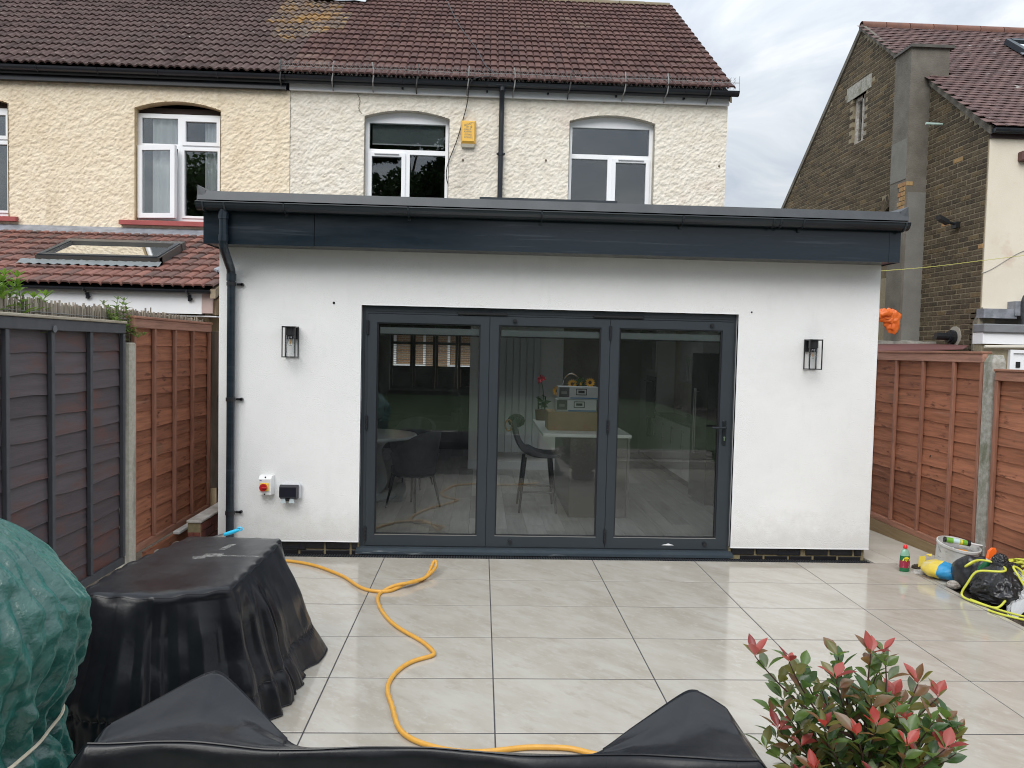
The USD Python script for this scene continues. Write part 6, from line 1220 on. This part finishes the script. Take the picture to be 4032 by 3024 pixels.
put(mh, 'pole', cyl((-2.35, -1.42, .30), (-1.70, -1.5, .528), .011, 10), steel); put(mh, 'grip', cat([tube([(-1.705, -1.5, .526), (-1.66, -1.503, .541), (-1.62, -1.506, .556), (-1.60, -1.508, .563)], [.011, .0135, .012, .009], 12), tube([(-1.60 + .016 * math.cos(a), -1.508, .568 + .010 * math.sin(a)) for a in np.linspace(0, 6.28, 12)], .006, 6)]), M('sky_blue_plastic', (0.03, 0.50, 0.78), rough=.35), smooth=40)

# black cover in the foreground: a low bench back with two tented ends
fc = thing('covered_bench', 'low bench under a black cover with two tented ends, in the foreground', 'covered bench', (-.15, -4.2, 0))
xs = np.unique(np.r_[np.linspace(-1.50, 1.25, 420), -1.14, -.58, .41, .81])
def bump_(x, a, c, b, pw=1.0):
    t = np.where(x < c, (x - a) / (c - a), (b - x) / (b - c)); return np.clip(t, 0, 1) ** pw
yr = -4.40; zr = .611 - .048 * np.clip((xs + 1.14) / 1.95, 0, 1)
hL, hR = bump_(xs, -1.19, -.92, -.55, .92), bump_(xs, .385, .80, 1.02, .92)
# smooth the very tips
from scipy.ndimage import gaussian_filter1d
hL, hR = gaussian_filter1d(hL, 4.5), gaussian_filter1d(hR, 4.5)
pk = np.maximum(hL, hR)
nearY = np.full(len(xs), yr) - .012 * np.sin(xs * 9); endf = np.clip((xs + 1.45) / .30, 0, 1) * np.clip((1.2 - xs) / .32, 0, 1)
ridge_z = zr * (.02 + .98 * endf ** .7) + .034 * (crumple(np.c_[xs, xs * 0, xs * 0], 8, .8, 5, 12) - .5)
apexY = yr + .05 + .40 * pk; apexZ = ridge_z - .012 + pk * .066 + np.where(xs > .3, -.012 * hR, .004 * hL)
rows = []
for t in np.linspace(0, 1, 26):        # near face, ground to ridge
    z = ridge_z * t ** .9; f_ = .014 * np.sin(xs * 21 + 2 * np.sin(xs * 5)) * (1 - t) + .20 * min(1, (1 - t) * 4 + .12) * (crumple(np.c_[xs, np.full(len(xs), t * .6), np.zeros(len(xs))], 14, .7, 6, 3) - .5)
    rows.append(np.c_[xs, nearY - .20 * (1 - t) ** 1.2 - .012 * (1 - t) ** .3 * (t < 1) + f_, z])
rows.append(np.c_[xs, nearY + .014, ridge_z + .008])
for t in np.linspace(.06, 1, 22):      # from the ridge back to the tented tops
    sag = -.030 * math.sin(math.pi * t) * pk
    z = (ridge_z + .006) * (1 - t) + apexZ * t + sag + .17 * (crumple(np.c_[xs, np.full(len(xs), t * .5), np.ones(len(xs))], 12, .8, 5, 6) - .5) * np.sin(math.pi * t) * np.minimum(1, pk * 4)
    rows.append(np.c_[xs, (nearY + .02) * (1 - t) + apexY * t, z])
for t in np.linspace(.05, 1, 18):      # far side
    rows.append(np.c_[xs, apexY + .05 * min(1, t * 5) + .16 * t + .018 * np.sin(xs * 23) * t, apexZ * (1 - t)])
put(fc, 'cover', (np.vstack(rows), grid_faces(len(rows), len(xs))), tarp_black, smooth=True)
rr_ = rows[26]; put(fc, 'seam', tube(rr_[30:-25:2] + [0, -.003, .001], .0024, 5), tarp_black)
put(fc, 'seat_frame', box(-1.0, .75, -4.36, -4.33, .0, .55), dark_gap)

# green tarpaulin bundle
gt = thing('green_tarp_bundle', 'tall object wrapped in a crinkled green tarpaulin and tied with cord, at the far left', 'tarpaulin', (-1.86, -4.2, 0))
NA, NZ = 460, 340
zz = np.linspace(0, 1.50, NZ)
pz = [(0, .60), (.20, .60), (.40, .565), (.50, .535), (.555, .515), (.60, .53), (.70, .575), (.85, .612), (.95, .598), (1.05, .53), (1.15, .43), (1.21, .345), (1.30, .22), (1.42, .10), (1.50, .005)]
from scipy.interpolate import PchipInterpolator
rad = PchipInterpolator(*np.array(pz).T)(zz)
A_, Z_ = np.meshgrid(np.linspace(0, 2 * np.pi, NA, endpoint=False), zz, indexing='ij')
R_ = np.broadcast_to(rad, A_.shape)
P_ = np.stack([np.cos(A_), np.sin(A_), Z_ * 1.6], -1)
P_ = P_ + .12 * np.stack([meshkit.noise(P_ * 3 + 9, 1), meshkit.noise(P_ * 3 + 5, 2), meshkit.noise(P_ * 3, 3)], -1)
_r = np.random.default_rng(3)
cr = 0 * (ridged(P_ * 2.4, 4, 2) - .62) + .085 * (ridged(P_ * [5, 5, 3.4], 7, 3) - .6) + .060 * (ridged(P_ * [11, 11, 7], 9, 2) - .6) + .030 * (ridged(P_ * [23, 23, 16], 15, 2) - .6)
pleat = np.sin(A_ * 17 + 3 * np.sin(A_ * 3)) * np.exp(-((Z_ - .53) / .20) ** 2) * .045
skirt = np.clip((.50 - Z_) / .5, 0, 1) * (.10 * np.sin(A_ * 5 + 1.0) + .05 * np.sin(A_ * 13))
fade = np.clip((1.5 - Z_) / .35, 0, 1)
cr = .46 * (crumple(P_ * [1, 1, .8], 16, .7, 5.0, 5) - .5) + .17 * (crumple(P_ * [1, 1, .7] + .3, 10, 5, 13, 8) - .5)
RR = (R_ - .035) * (1 + (cr + pleat) * fade + skirt)
v = np.stack([-1.865 + RR * np.cos(A_), -4.22 + RR * np.sin(A_) * .9, Z_ + .03 * (crumple(P_, 8, 1.5, 4, 9) - .5) * fade * (Z_ > .03)], -1).reshape(-1, 3)
put(gt, 'tarpaulin', (v, grid_faces(NA, NZ, closed_u=True)), tarp_green, smooth=True)
k = int(.555 / 1.5 * NZ); a = np.linspace(0, 2 * np.pi, 90)
def cord_point(q):
    z = .535 + .03 * math.sin(q + .6); j = int(q / (2 * np.pi) * NA) % NA; w = max(RR[(j + s_) % NA, int(z / 1.5 * NZ) + t_] for s_ in range(-7, 8) for t_ in (-1, 0, 1, 2))
    return (-1.865 + (w + .005) * math.cos(q), -4.22 + (w + .005) * .9 * math.sin(q), z)
from scipy.ndimage import gaussian_filter1d as _gf
cp = np.array([cord_point(q) for q in a]); cp = np.vstack([_gf(cp[:-1], 1.2, axis=0, mode='wrap'), ]); cp = np.vstack([cp, cp[:1]])
put(gt, 'cord', tube(cp, .0055, 6), rope_mat)

# ================================================================== the photinia shrub
sp = thing('photinia_shrub', 'potted evergreen shrub with glossy green leaves and red young shoots in the foreground', 'shrub', (1.47, -3.9, 0))
r = np.random.default_rng(77)
stem_m = M('dark_red_twig', (0.07, 0.025, 0.022), (0.045, 0.03, 0.022), 20, rough=.6)
greens = [M(f'photinia_leaf_{n}', a, b, 40, rough=.30, spec=.6, trans=c) for n, a, b, c in (('dark', (0.038, 0.082, 0.024), (0.052, 0.102, 0.032), (.09, .17, .03)), ('mid', (0.082, 0.140, 0.030), (0.11, 0.175, 0.044), (.17, .27, .05)), ('olive', (0.12, 0.13, 0.028), (0.155, 0.135, 0.036), (.24, .22, .04)), ('bronze', (0.20, 0.085, 0.045), (0.15, 0.11, 0.045), (.30, .14, .05)), ('pale', (0.13, 0.17, 0.09), (0.17, 0.205, 0.115), (.2, .26, .1)))]
reds = [M('photinia_red', (0.38, 0.050, 0.042), (0.46, 0.085, 0.06), 30, rough=.33, trans=(.6, .05, .04)), M('photinia_pink', (0.40, 0.065, 0.055), (0.34, 0.09, 0.07), 30, rough=.35, trans=(.6, .15, .12)), M('photinia_maroon', (0.20, 0.03, 0.03), (0.26, 0.045, 0.035), 30, rough=.35, trans=(.3, .05, .04))]
def leaf(base, d, L, W, curl, roll):
    d = np.asarray(d, float) / np.linalg.norm(d); s = np.cross(d, (0, 0, 1.0)); s /= np.linalg.norm(s) + 1e-9; n = np.cross(s, d)
    s, n = s * math.cos(roll) + n * math.sin(roll), n * math.cos(roll) - s * math.sin(roll)
    pts = []
    for t, w in ((0, .05), (.14, .10), (.3, .62), (.5, .98), (.68, .92), (.85, .52), (1, .02)):
        c = np.asarray(base) + d * L * t - n * curl * L * t * t
        pts += [c - s * W * w * .5 + n * W * w * .17, c - s * W * w * .25 + n * W * w * .04, c, c + s * W * w * .25 + n * W * w * .04, c + s * W * w * .5 + n * W * w * .17]
    return np.array(pts), grid_faces(7, 5)
base = np.array([1.47, -3.9, .12]); shoots = []
def branch(p, q, n=8, r0=.006, r1=.002):
    mid = (np.array(p) + np.array(q)) / 2 + r.normal(0, .015, 3); c = spline([p, mid, q], n); put(sp, 'twig', tube(c, np.linspace(r0, r1, n), 5), stem_m); return c
put(sp, 'stem', tube(spline([(1.46, -3.9, -.02), (1.475, -3.9, .10), (1.48, -3.89, .30), (1.50, -3.89, .55)], 14), np.linspace(.014, .005, 14), 7), stem_m)
tips = [((1.052, -3.88, .685), 1), ((1.175, -3.90, .672), 2), ((1.485, -3.90, .705), 1), ((1.545, -3.88, .70), 2), ((1.66, -3.92, .60), 1), ((1.765, -3.88, .53), 1), ((1.80, -3.95, .385), 0), ((1.70, -4.0, .41), 0), ((1.33, -3.95, .63), 2), ((1.25, -4.05, .50), 0), ((1.36, -4.06, .475), 0), ((1.43, -4.06, .51), 0), ((1.22, -4.05, .34), 0), ((1.42, -4.08, .33), 0), ((1.60, -4.05, .37), 0), ((1.56, -4.05, .47), 3), ((1.66, -4.02, .50), 3), ((1.15, -3.92, .50), 3), ((1.14, -3.92, .42), 2), ((1.19, -4.0, .28), 2), ((1.70, -3.9, .27), 3), ((1.75, -3.85, .36), 3), ((1.40, -3.82, .66), 3), ((1.58, -3.8, .62), 3), ((1.27, -3.8, .60), 3), ((1.30, -4.0, .27), 3), ((1.50, -4.05, .25), 3), ((1.36, -3.86, .60), 3), ((1.50, -3.78, .50), 3), ((1.20, -3.8, .48), 3), ((1.68, -3.78, .45), 3), ((1.44, -4.0, .58), 3), ((1.30, -3.7, .45), 3), ((1.45, -3.65, .40), 3), ((1.6, -3.7, .33), 3), ((1.2, -3.75, .3), 3), ((1.1, -3.9, .34), 3), ((1.28, -4.02, .42), 3), ((1.50, -4.03, .42), 3), ((1.62, -3.95, .22), 3)]
for _ in range(26):
    a_ = r.uniform(0, 6.283); q_ = r.uniform(.3, 1); tips.append(((1.47 + .36 * q_ * math.cos(a_), -3.88 + .28 * q_ * math.sin(a_), r.uniform(.22, .62 - .12 * q_)), int(r.choice([3, 3, 3, 0, 2]))))
allv = []
def add_leaf(base_, d, L, W, curl, roll, mt): allv.append((leaf(base_, d, L, W, curl, roll), mt))
for tip, kind_ in tips:
    tip = np.array(tip); a = np.array([1.48, -3.895, 0]) + [0, 0, max(.06, tip[2] - .30 - r.uniform(0, .08))]
    a[:2] += (tip[:2] - a[:2]) * .12
    c = branch(a, tip)
    for k in range(15):
        t = .25 + .72 * k / 15; p = c[min(7, int(t * 7.99))]; an = k * 2.4 + r.uniform(0, 6.28) * (k == 0)
        out = (tip - base); out /= np.linalg.norm(out) + 1e-9
        d = np.array([math.cos(an), math.sin(an), .35 + .5 * r.random()]) + out * .6
        mt = greens[int(r.choice(5, p=[.30, .32, .20, .06, .12]))]
        if t > .8 and kind_ != 3: mt = greens[int(r.choice([2, 3, 1]))]
        add_leaf(p, d, r.uniform(.058, .102), r.uniform(.030, .050), r.uniform(.02, .40), r.uniform(-.7, .7), mt)
    for k in range(4):
        an = k * 1.57 + r.uniform(0, 1); up = (1.6 if k < 2 else .9) if kind_ in (0, 1) else .9
        d = np.array([math.cos(an) * .8, math.sin(an) * .8, up * r.uniform(.7, 1.2)])
        mt = {0: reds[0], 1: reds[1], 2: reds[2 if k % 2 else 1], 3: greens[int(r.choice([1, 2, 3, 1, 0]))]}[kind_]
        if kind_ in (0, 1) and (k == 3 or r.random() < .25): mt = [greens[3], greens[2], reds[1], reds[2]][int(r.integers(4))]
        L = r.uniform(.040, .088)
        add_leaf(tip, d, L, L * r.uniform(.34, .58), r.uniform(-.1, .35), r.uniform(-.6, .6), mt)
allv.sort(key=lambda q: q[0][0][:, 1].mean())
for m, mt in allv[:300]: put(sp, 'leaf', m, mt, smooth=True)
for mt in greens + reds:
    ms = [m for m, q in allv[300:] if q is mt]
    if ms: put(sp, 'inner_leaves', cat(ms), mt, smooth=True, kind='stuff')
pot_m = M('charcoal_planter', (0.05, 0.05, 0.052), (0.07, 0.07, 0.072), 9, rough=.6)
put(sp, 'pot', lathe([(.0, .0), (.13, .0), (.15, .02), (.165, .085), (.17, .095), (.158, .095), (.15, .08), (.0, .075)], (1.47, -3.9, .001), 36), pot_m, smooth=30)
put(sp, 'compost', lathe([(.0, .082), (.151, .080), (.0, .078)], (1.47, -3.9, .001), 24), soil)

# ================================================================== clutter along the right edge
bo = thing('washing_up_bottle', 'green washing-up liquid bottle with red cap standing on the slab edge', 'bottle', (3.645, -.36, 0))
def oval(profile, at, sides=28, e=.62):
    v, f = lathe(profile, (0, 0, 0), sides); v = v * [1, e, 1]; return v + np.asarray(at, float), f
green_liq = M('green_liquid', (0.010, 0.115, 0.045), (0.012, 0.13, 0.05), 5, rough=.12)
put(bo, 'liquid_body', oval([(.0, 0), (.040, 0), (.043, .006), (.043, .05), (.0425, .09), (.041, .135), (.0, .135)], (3.645, -.36, .001)), green_liq, smooth=40)
put(bo, 'clear_shoulder', oval([(.0412, .135), (.038, .155), (.030, .175), (.020, .188), (.015, .192), (.0145, .205)], (3.645, -.36, .001)), M('pale_green_plastic', (0.22, 0.40, 0.30), rough=.15), smooth=True)
put(bo, 'cap', cat([lathe([(.0, .198), (.017, .198), (.0175, .212), (.014, .222), (.006, .229), (.0, .231)], (3.645, -.36, .001), 20)]), M('red_cap', (0.70, 0.02, 0.025), rough=.35), smooth=40)
put(bo, 'label', (lambda m: m)(oval([(.0434, .032), (.0437, .034), (.0437, .092), (.0432, .094)], (3.645, -.36, .001))), M('deep_red_label', (0.28, 0.02, 0.05), rough=.4), smooth=True)
def on_bottle(poly_m, z, r0=.0446, e=.62, cx=3.645, cy=-.36):
    v, f = poly_m; v = np.asarray(v, float); a = v[:, 0] / r0
    rr = r0 + v[:, 2]
    return np.stack([cx + rr * np.sin(a), cy - rr * e * np.cos(a), z + v[:, 1]], 1), f
nn = 14; ang = np.linspace(0, math.pi, nn); ell = np.array([(0, 0, 0)] + [(.034 * math.cos(a), .036 * math.sin(a), 0.0) for a in ang]); put(bo, 'yellow_flash', on_bottle((ell, np.array([(0, i, i + 1) for i in range(1, nn)])), .092), M('yellow_flash', (0.85, 0.74, 0.03), rough=.4))
tx = meshkit.text_mesh('85p', .018, .0008, True); tv = np.array(tx.vertices); tv[:, 0] -= tv[:, 0].mean(); put(bo, 'price', on_bottle((tv + [0, 0, .0004], np.array(tx.faces)), .098), dark_gap)
put(bo, 'label_text', cat([on_bottle((np.array([(-.028, z, .0), (.022, z, .0), (.022, z + .004, .0), (-.028, z + .004, .0)]), np.array([(0, 1, 2), (0, 2, 3)])), .0) for z in (.072, .062)]), M('pink_print', (0.55, 0.25, 0.28), rough=.5))
put(bo, 'green_window', on_bottle((np.array([(-.028, 0, 0), (.028, 0, 0), (.028, .018, 0), (-.028, .018, 0)]), np.array([(0, 1, 2), (0, 2, 3)])), .036), M('pale_green_print', (0.30, 0.55, 0.38), rough=.4))
bu = thing('plaster_bucket', 'dirty white builder\'s bucket full of tools beside the right fence', 'bucket', (4.06, -.36, 0))
TB = rotm((0, 1, 0), .085, (4.06, -.36, 0)) @ rotm((1, 0, 0), .17, (4.06, -.36, -.02))
bucket_m = M('dirty_white_bucket', (0.56, 0.56, 0.54), (0.64, 0.64, 0.62), 6, rough=.5, extra=[((0.20, 0.19, 0.18), 9, (1, 1, 3), .60, .68), ((0.42, 0.41, 0.39), 4, (1, 1, 1), .5, .7)])
put(bu, 'pail', xf(lathe([(.0, .0), (.138, .0), (.142, .004), (.163, .235), (.170, .236), (.170, .255), (.162, .258), (.158, .250), (.140, .02), (.0, .02)], (4.06, -.36, .002), 40), TB), bucket_m, smooth=30)
put(bu, 'handle', xf(tube([(4.06 + .172 * math.cos(a), -.36 + .172 * math.sin(a) * .35 - .0 + .16 * 0, .225 - .14 * math.sin(a - math.pi) * 0 - .10 * abs(math.sin(a))) for a in np.linspace(math.pi, 2 * math.pi, 20)], .0035, 6), TB), galv)
put(bu, 'contents', xf(lathe([(.0, .20), (.157, .198), (.0, .19)], (4.06, -.36, .002), 24), TB), M('grey_filler', (0.38, 0.37, 0.36), (0.2, 0.19, 0.19), 12, rough=.9))
stb = thing('sealant_tube', 'green and black sealant cartridge with a white nozzle lying across the bucket', 'sealant tube', (4.05, -.40, .26))
s0, s1 = np.array((3.965, -.40, .287)), np.array((4.135, -.44, .268)); dd = s1 - s0
put(stb, 'cartridge', cyl(s0, s1, .023, 20), M('green_cartridge', (0.13, 0.36, 0.03), (0.16, 0.40, 0.04), 8, rough=.35), smooth=40)
put(stb, 'print_band', cyl(s0 + dd * .33, s0 + dd * .62, .0234, 20), M('pale_blue_print', (0.50, 0.66, 0.68), rough=.4), smooth=40); put(stb, 'yellow_print', cyl(s0 + dd * .64, s0 + dd * .74, .0234, 20), M('yellow_print', (0.75, 0.62, 0.05), rough=.4), smooth=40)
put(stb, 'end_cap', cat([cyl(s0 - dd * .06, s0 + dd * .02, .0245, 20), cyl(s1 - dd * .04, s1 + dd * .10, .0245, 20)]), black_plastic, smooth=40)
put(stb, 'nozzle', tube([s1 + dd * .10, s1 + dd * .5, s1 + dd * .95], [.009, .007, .0035], 10), M('white_nozzle', (0.75, 0.75, 0.74), rough=.4), smooth=40)
put(bu, 'orange_clamp', xf(cat([bbox(4.0, 4.12, -.44, -.38, .20, .222, .006), bbox(4.01, 4.04, -.46, -.44, .20, .215, .003), bbox(4.07, 4.10, -.46, -.44, .20, .215, .003)]), TB), M('orange_tool', (0.75, 0.30, 0.03), rough=.4))
put(bu, 'pink_tool', xf(tube([(3.98, -.46, .205), (4.06, -.47, .212), (4.14, -.44, .215)], .006, 6), TB), M('pink_tool', (0.60, 0.06, 0.16), rough=.4)); put(bu, 'white_card', xf(hull([(3.94, -.40, .205), (4.02, -.36, .222), (3.95, -.34, .215), (4.03, -.41, .208), (3.98, -.37, .224)]), TB), pvc_white)
cg = thing('filler_bag', 'yellow and blue half-empty bag of filler lying on the soil by the bucket', 'bag', (3.86, -.58, 0))
def sack(p0, p1, r, seed, n=40, s=36, flat=.75, crump=.16):
    p0, p1 = np.array(p0, float), np.array(p1, float); ax = p1 - p0; L = np.linalg.norm(ax); ax /= L; u = np.cross(ax, (0, 0, 1.0)); u /= np.linalg.norm(u); w = np.cross(u, ax)
    t = np.linspace(0, 1, n); a = np.linspace(0, 2 * np.pi, s, endpoint=False); Tg, Ag = np.meshgrid(t, a, indexing='ij')
    R = r * np.sin(np.pi * np.clip(Tg * .93 + .035, 0, 1)) ** .38
    q = np.stack([np.cos(Ag) * 1.3, np.sin(Ag) * 1.3, Tg * L * 9], -1); R = R * (1 + crump * 8.0 * (crumple(q * .55, 14, .5, 3.2, seed) - .5) + crump * .5 * (ridged(q * 2.0, seed, 3) - .6))
    return (p0 + ax * Tg[..., None] * L + u * (R * np.cos(Ag))[..., None] + w * (R * flat * np.sin(Ag))[..., None]).reshape(-1, 3), grid_faces(n, s, closed_v=True), Tg.ravel()
v, f, tg = sack((3.745, -.47, .085), (3.90, -.74, .075), .092, 4)
ft = tg[f].mean(1); put(cg, 'yellow_half', (v, f[ft < .52]), M('yellow_sack', (0.72, 0.55, 0.05), (0.64, 0.50, 0.12), 9, rough=.45, extra=((0.55, 0.52, 0.40), 7, (1, 1, 1), .58, .7)), smooth=True); put(cg, 'blue_half', (v, f[ft >= .52]), M('blue_sack', (0.02, 0.24, 0.48), (0.03, 0.28, 0.54), 9, rough=.45), smooth=True)
put(cg, 'torn_mouth', cat([hull([(3.715, -.44, .06), (3.745, -.40, .14), (3.76, -.47, .165), (3.735, -.50, .10)]), hull([(3.79, -.42, .165), (3.83, -.44, .175), (3.81, -.47, .16), (3.80, -.44, .15)])]), MATS['yellow_sack'])
put(cg, 'care_label', hull([(3.815, -.695, .055), (3.845, -.745, .05), (3.80, -.70, .095), (3.832, -.748, .09), (3.83, -.71, .075)]), M('cream_label', (0.60, 0.57, 0.45), rough=.6))
bin_m = M('black_refuse_polythene', (0.016, 0.0165, 0.019), (0.024, 0.025, 0.029), 6, rough=.30, bump=.003, bscale=40, extra=((0.12, 0.12, 0.12), 8, (1, 1, 1), .70, .74))
b1 = thing('refuse_sack', 'smaller black refuse sack lying between the filler bag and the tied sack', 'refuse sack', (3.95, -.80, 0))
v, f, tg = sack((3.86, -.70, .12), (4.06, -.98, .13), .15, 8, 50, 44, .95, .14); put(b1, 'sack', (v, f), bin_m, smooth=True)
b2 = thing('refuse_sack', 'upright black refuse sack tied at the neck and wound with yellow cable', 'refuse sack', (4.0, -1.12, 0))
s = tm(trimesh.creation.icosphere(5, 1.0)); d = s[0]; h = ridged(d * [2.6, 2.6, 1.6] + 5, 13, 4)
zn = (d[:, 2] + 1) / 2; rr = PchipInterpolator([0, .06, .25, .5, .7, .82, .9, 1.0], [.75, .95, 1.05, .95, .66, .40, .30, .30])(zn)
hz = np.sqrt(np.clip(1 - d[:, 2] ** 2, 1e-6, 1)); dirs = d[:, :2] / hz[:, None]; rad_ = .175 * rr * np.minimum(1, hz * 3) * (1 + .38 * (h - .62))
put(b2, 'sack', (np.c_[3.965 + dirs[:, 0] * rad_, -1.10 + dirs[:, 1] * rad_ * 1.1, .0 + .30 * zn], s[1]), bin_m, smooth=True)
put(b2, 'knotted_neck', cat([blob((3.97, -1.08, .285), (.055, .05, .06), seed=6, amp=.4, fr=6), blob((4.035, -1.10, .235), (.085, .05, .05), seed=9, amp=.45, fr=5)]), bin_m, smooth=True)
sb = thing('spray_bottle', 'green spray bottle with bright orange trigger head leaning behind the black sack', 'spray bottle', (3.95, -.98, .1))
put(sb, 'bottle', tube([(3.885, -.93, .06), (3.895, -.95, .14), (3.92, -.965, .20), (3.94, -.975, .25), (3.95, -.98, .285)], [.036, .038, .036, .022, .012], 18), green_liq, smooth=40)
put(sb, 'label', tube([(3.886, -.932, .075), (3.897, -.951, .15), (3.905, -.957, .175)], [.0378, .0388, .0382], 18, caps=False), M('orange_label', (0.65, 0.16, 0.06), rough=.4), smooth=True)
put(sb, 'trigger_head', cat([hull([np.array((3.95, -.985, .295)) + np.array(q) for q in [(-.02, -.014, -.008), (-.02, .014, -.008), (.012, -.014, -.018), (.012, .014, -.018), (.048, -.012, .05), (.048, .012, .05), (.018, -.012, .075), (.018, .012, .075), (-.008, -.013, .05), (-.008, .013, .05), (.046, 0, .075)]])]), M('signal_orange', (0.95, 0.16, 0.02), rough=.35))
put(sb, 'collar', cyl((3.943, -.98, .272), (3.953, -.983, .292), .017, 14), pvc_white)
cable_m = M('yellow_green_cable', (0.58, 0.60, 0.07), (0.64, 0.66, 0.09), 20, rough=.4)
loop = [(3.86, -.98, .262), (3.79, -1.0, .245), (3.735, -1.03, .235), (3.75, -1.05, .262), (3.86, -1.03, .285), (3.95, -1.14, .27), (3.90, -1.22, .255), (3.80, -1.16, .24), (3.755, -1.12, .215), (3.715, -1.09, .12), (3.69, -1.07, .03), (3.705, -1.16, .012), (3.75, -1.27, .012), (3.80, -1.31, .012), (3.87, -1.29, .05), (3.95, -1.25, .10), (4.02, -1.22, .16), (4.05, -1.21, .25), (3.99, -1.20, .285), (3.985, -1.24, .25), (4.02, -1.30, .15), (4.04, -1.38, .06), (3.98, -1.48, .012), (3.90, -1.50, .010), (3.80, -1.38, .010), (3.745, -1.24, .012), (3.72, -1.13, .012)]
cb_ = thing('extension_cable', 'yellow-green cable looped over the black sacks and onto the slabs', 'cable', (3.85, -1.15, 0))
put(cb_, 'cable', tube(spline(loop, 260), .0085, 8), cable_m, smooth=True)
put(cb_, 'loose_end', tube(spline([(3.70, -1.36, .010), (3.74, -1.45, .010), (3.80, -1.53, .010), (3.88, -1.60, .010)], 24), .0085, 8), cable_m, smooth=True)
coil = []
for k in range(5):
    c = np.array((4.16, -1.02 - .015 * k, .24 + .012 * k)); rx = .11 - .012 * k
    coil += [tuple(c + [rx * math.cos(a), .07 * math.sin(a), .03 * math.sin(a + k)]) for a in np.linspace(0, 2 * np.pi, 16, endpoint=False)]
put(cb_, 'coil', tube(spline(coil, 300), .0085, 8), cable_m, smooth=True)
me = thing('mesh_roll', 'loose roll of white plastering mesh over the rubbish at the right edge', 'mesh roll', (4.02, -1.3, 0))
mw = M('white_fibre_mesh', (0.70, 0.72, 0.73), rough=.5)
def sheet(u, w): return np.stack([3.885 + .27 * u + .03 * np.sin(w * 5), -1.16 - .22 * w - .05 * u, .055 + .16 * u - .10 * w + .075 * np.sin(np.pi * np.clip(u, 0, 1)) + .035 * np.sin(w * 4 + u * 3)], -1)
ths = [tube(sheet(np.full(24, u), np.linspace(0, 1, 24)), .0012, 3, caps=False) for u in np.linspace(0, 1, 34)] + [tube(sheet(np.linspace(0, 1, 24), np.full(24, w)), .0012, 3, caps=False) for w in np.linspace(0, 1, 30)]
put(me, 'mesh', cat(ths), mw)
U_, W_ = np.meshgrid(np.linspace(0.1, 1, 24), np.linspace(.12, 1, 20), indexing='ij'); v = sheet(U_, W_).reshape(-1, 3) - [0, 0, .022]
put(me, 'inner_layer', (v, grid_faces(24, 20)), M('folded_white_mesh', (0.55, 0.57, 0.58), (0.66, 0.68, 0.69), 60, rough=.7), smooth=True)
tpot = thing('terracotta_pot', 'terracotta pot cut off by the right edge of the picture', 'pot', (4.05, -1.60, 0))
put(tpot, 'pot', lathe([(.0, 0), (.12, 0), (.155, .06), (.16, .14), (.13, .20), (.14, .215), (.12, .215), (.0, .19)], (4.035, -1.64, -.03), 36), M('terracotta', (0.30, 0.095, 0.05), (0.25, 0.08, 0.045), 7, rough=.75), smooth=35)
rb = thing('plaster_lump', 'lump of white plaster on the soil at the slab edge', 'lump', (3.82, -.83, 0))
put(rb, 'lump', blob((3.80, -.80, .022), (.055, .042, .032), seed=4, amp=.3), M('stained_plaster', (0.55, 0.52, 0.47), (0.22, 0.19, 0.16), 14, rough=.95), smooth=True)
ws = thing('spilled_filler', 'spilled white filler powder on the soil in front of the yellow bag', 'spill', (3.78, -.50, 0))
put(ws, 'powder', cat([blob((3.775, -.40, -.008), (.085, .07, .022), seed=3, amp=.4, fr=6), blob((3.80, -.52, -.012), (.05, .06, .02), seed=7, amp=.4, fr=6)]), M('white_powder', (0.62, 0.60, 0.56), (0.36, 0.33, 0.29), 18, rough=.95), smooth=True)
sl = thing('soil_clods', 'dark clods of soil along the edge of the paving', 'soil', (3.8, -.7, 0), kind='stuff')
rs = np.random.default_rng(9); put(sl, 'clod', cat([blob((3.775 + rs.uniform(0, .30), rs.uniform(-1.7, -.25), -.03), np.array((.03, .03, .02)) * rs.uniform(.5, 1.6), seed=k, amp=.35) for k in range(46)] + [blob((3.80 + .03 * k, -.27 + .012 * k, .012), (.035, .028, .022), seed=k + 60, amp=.4) for k in range(4)]), soil, kind='stuff')
single('grey_rag', blob((-2.79, 1.80, 2.60), (.12, .06, .045), seed=8, amp=.3), M('grey_blue_sheet', (0.36, 0.38, 0.42), rough=.6), 'crumpled grey plastic sheet at the verge of the lean-to roof', 'plastic sheet', smooth=True)
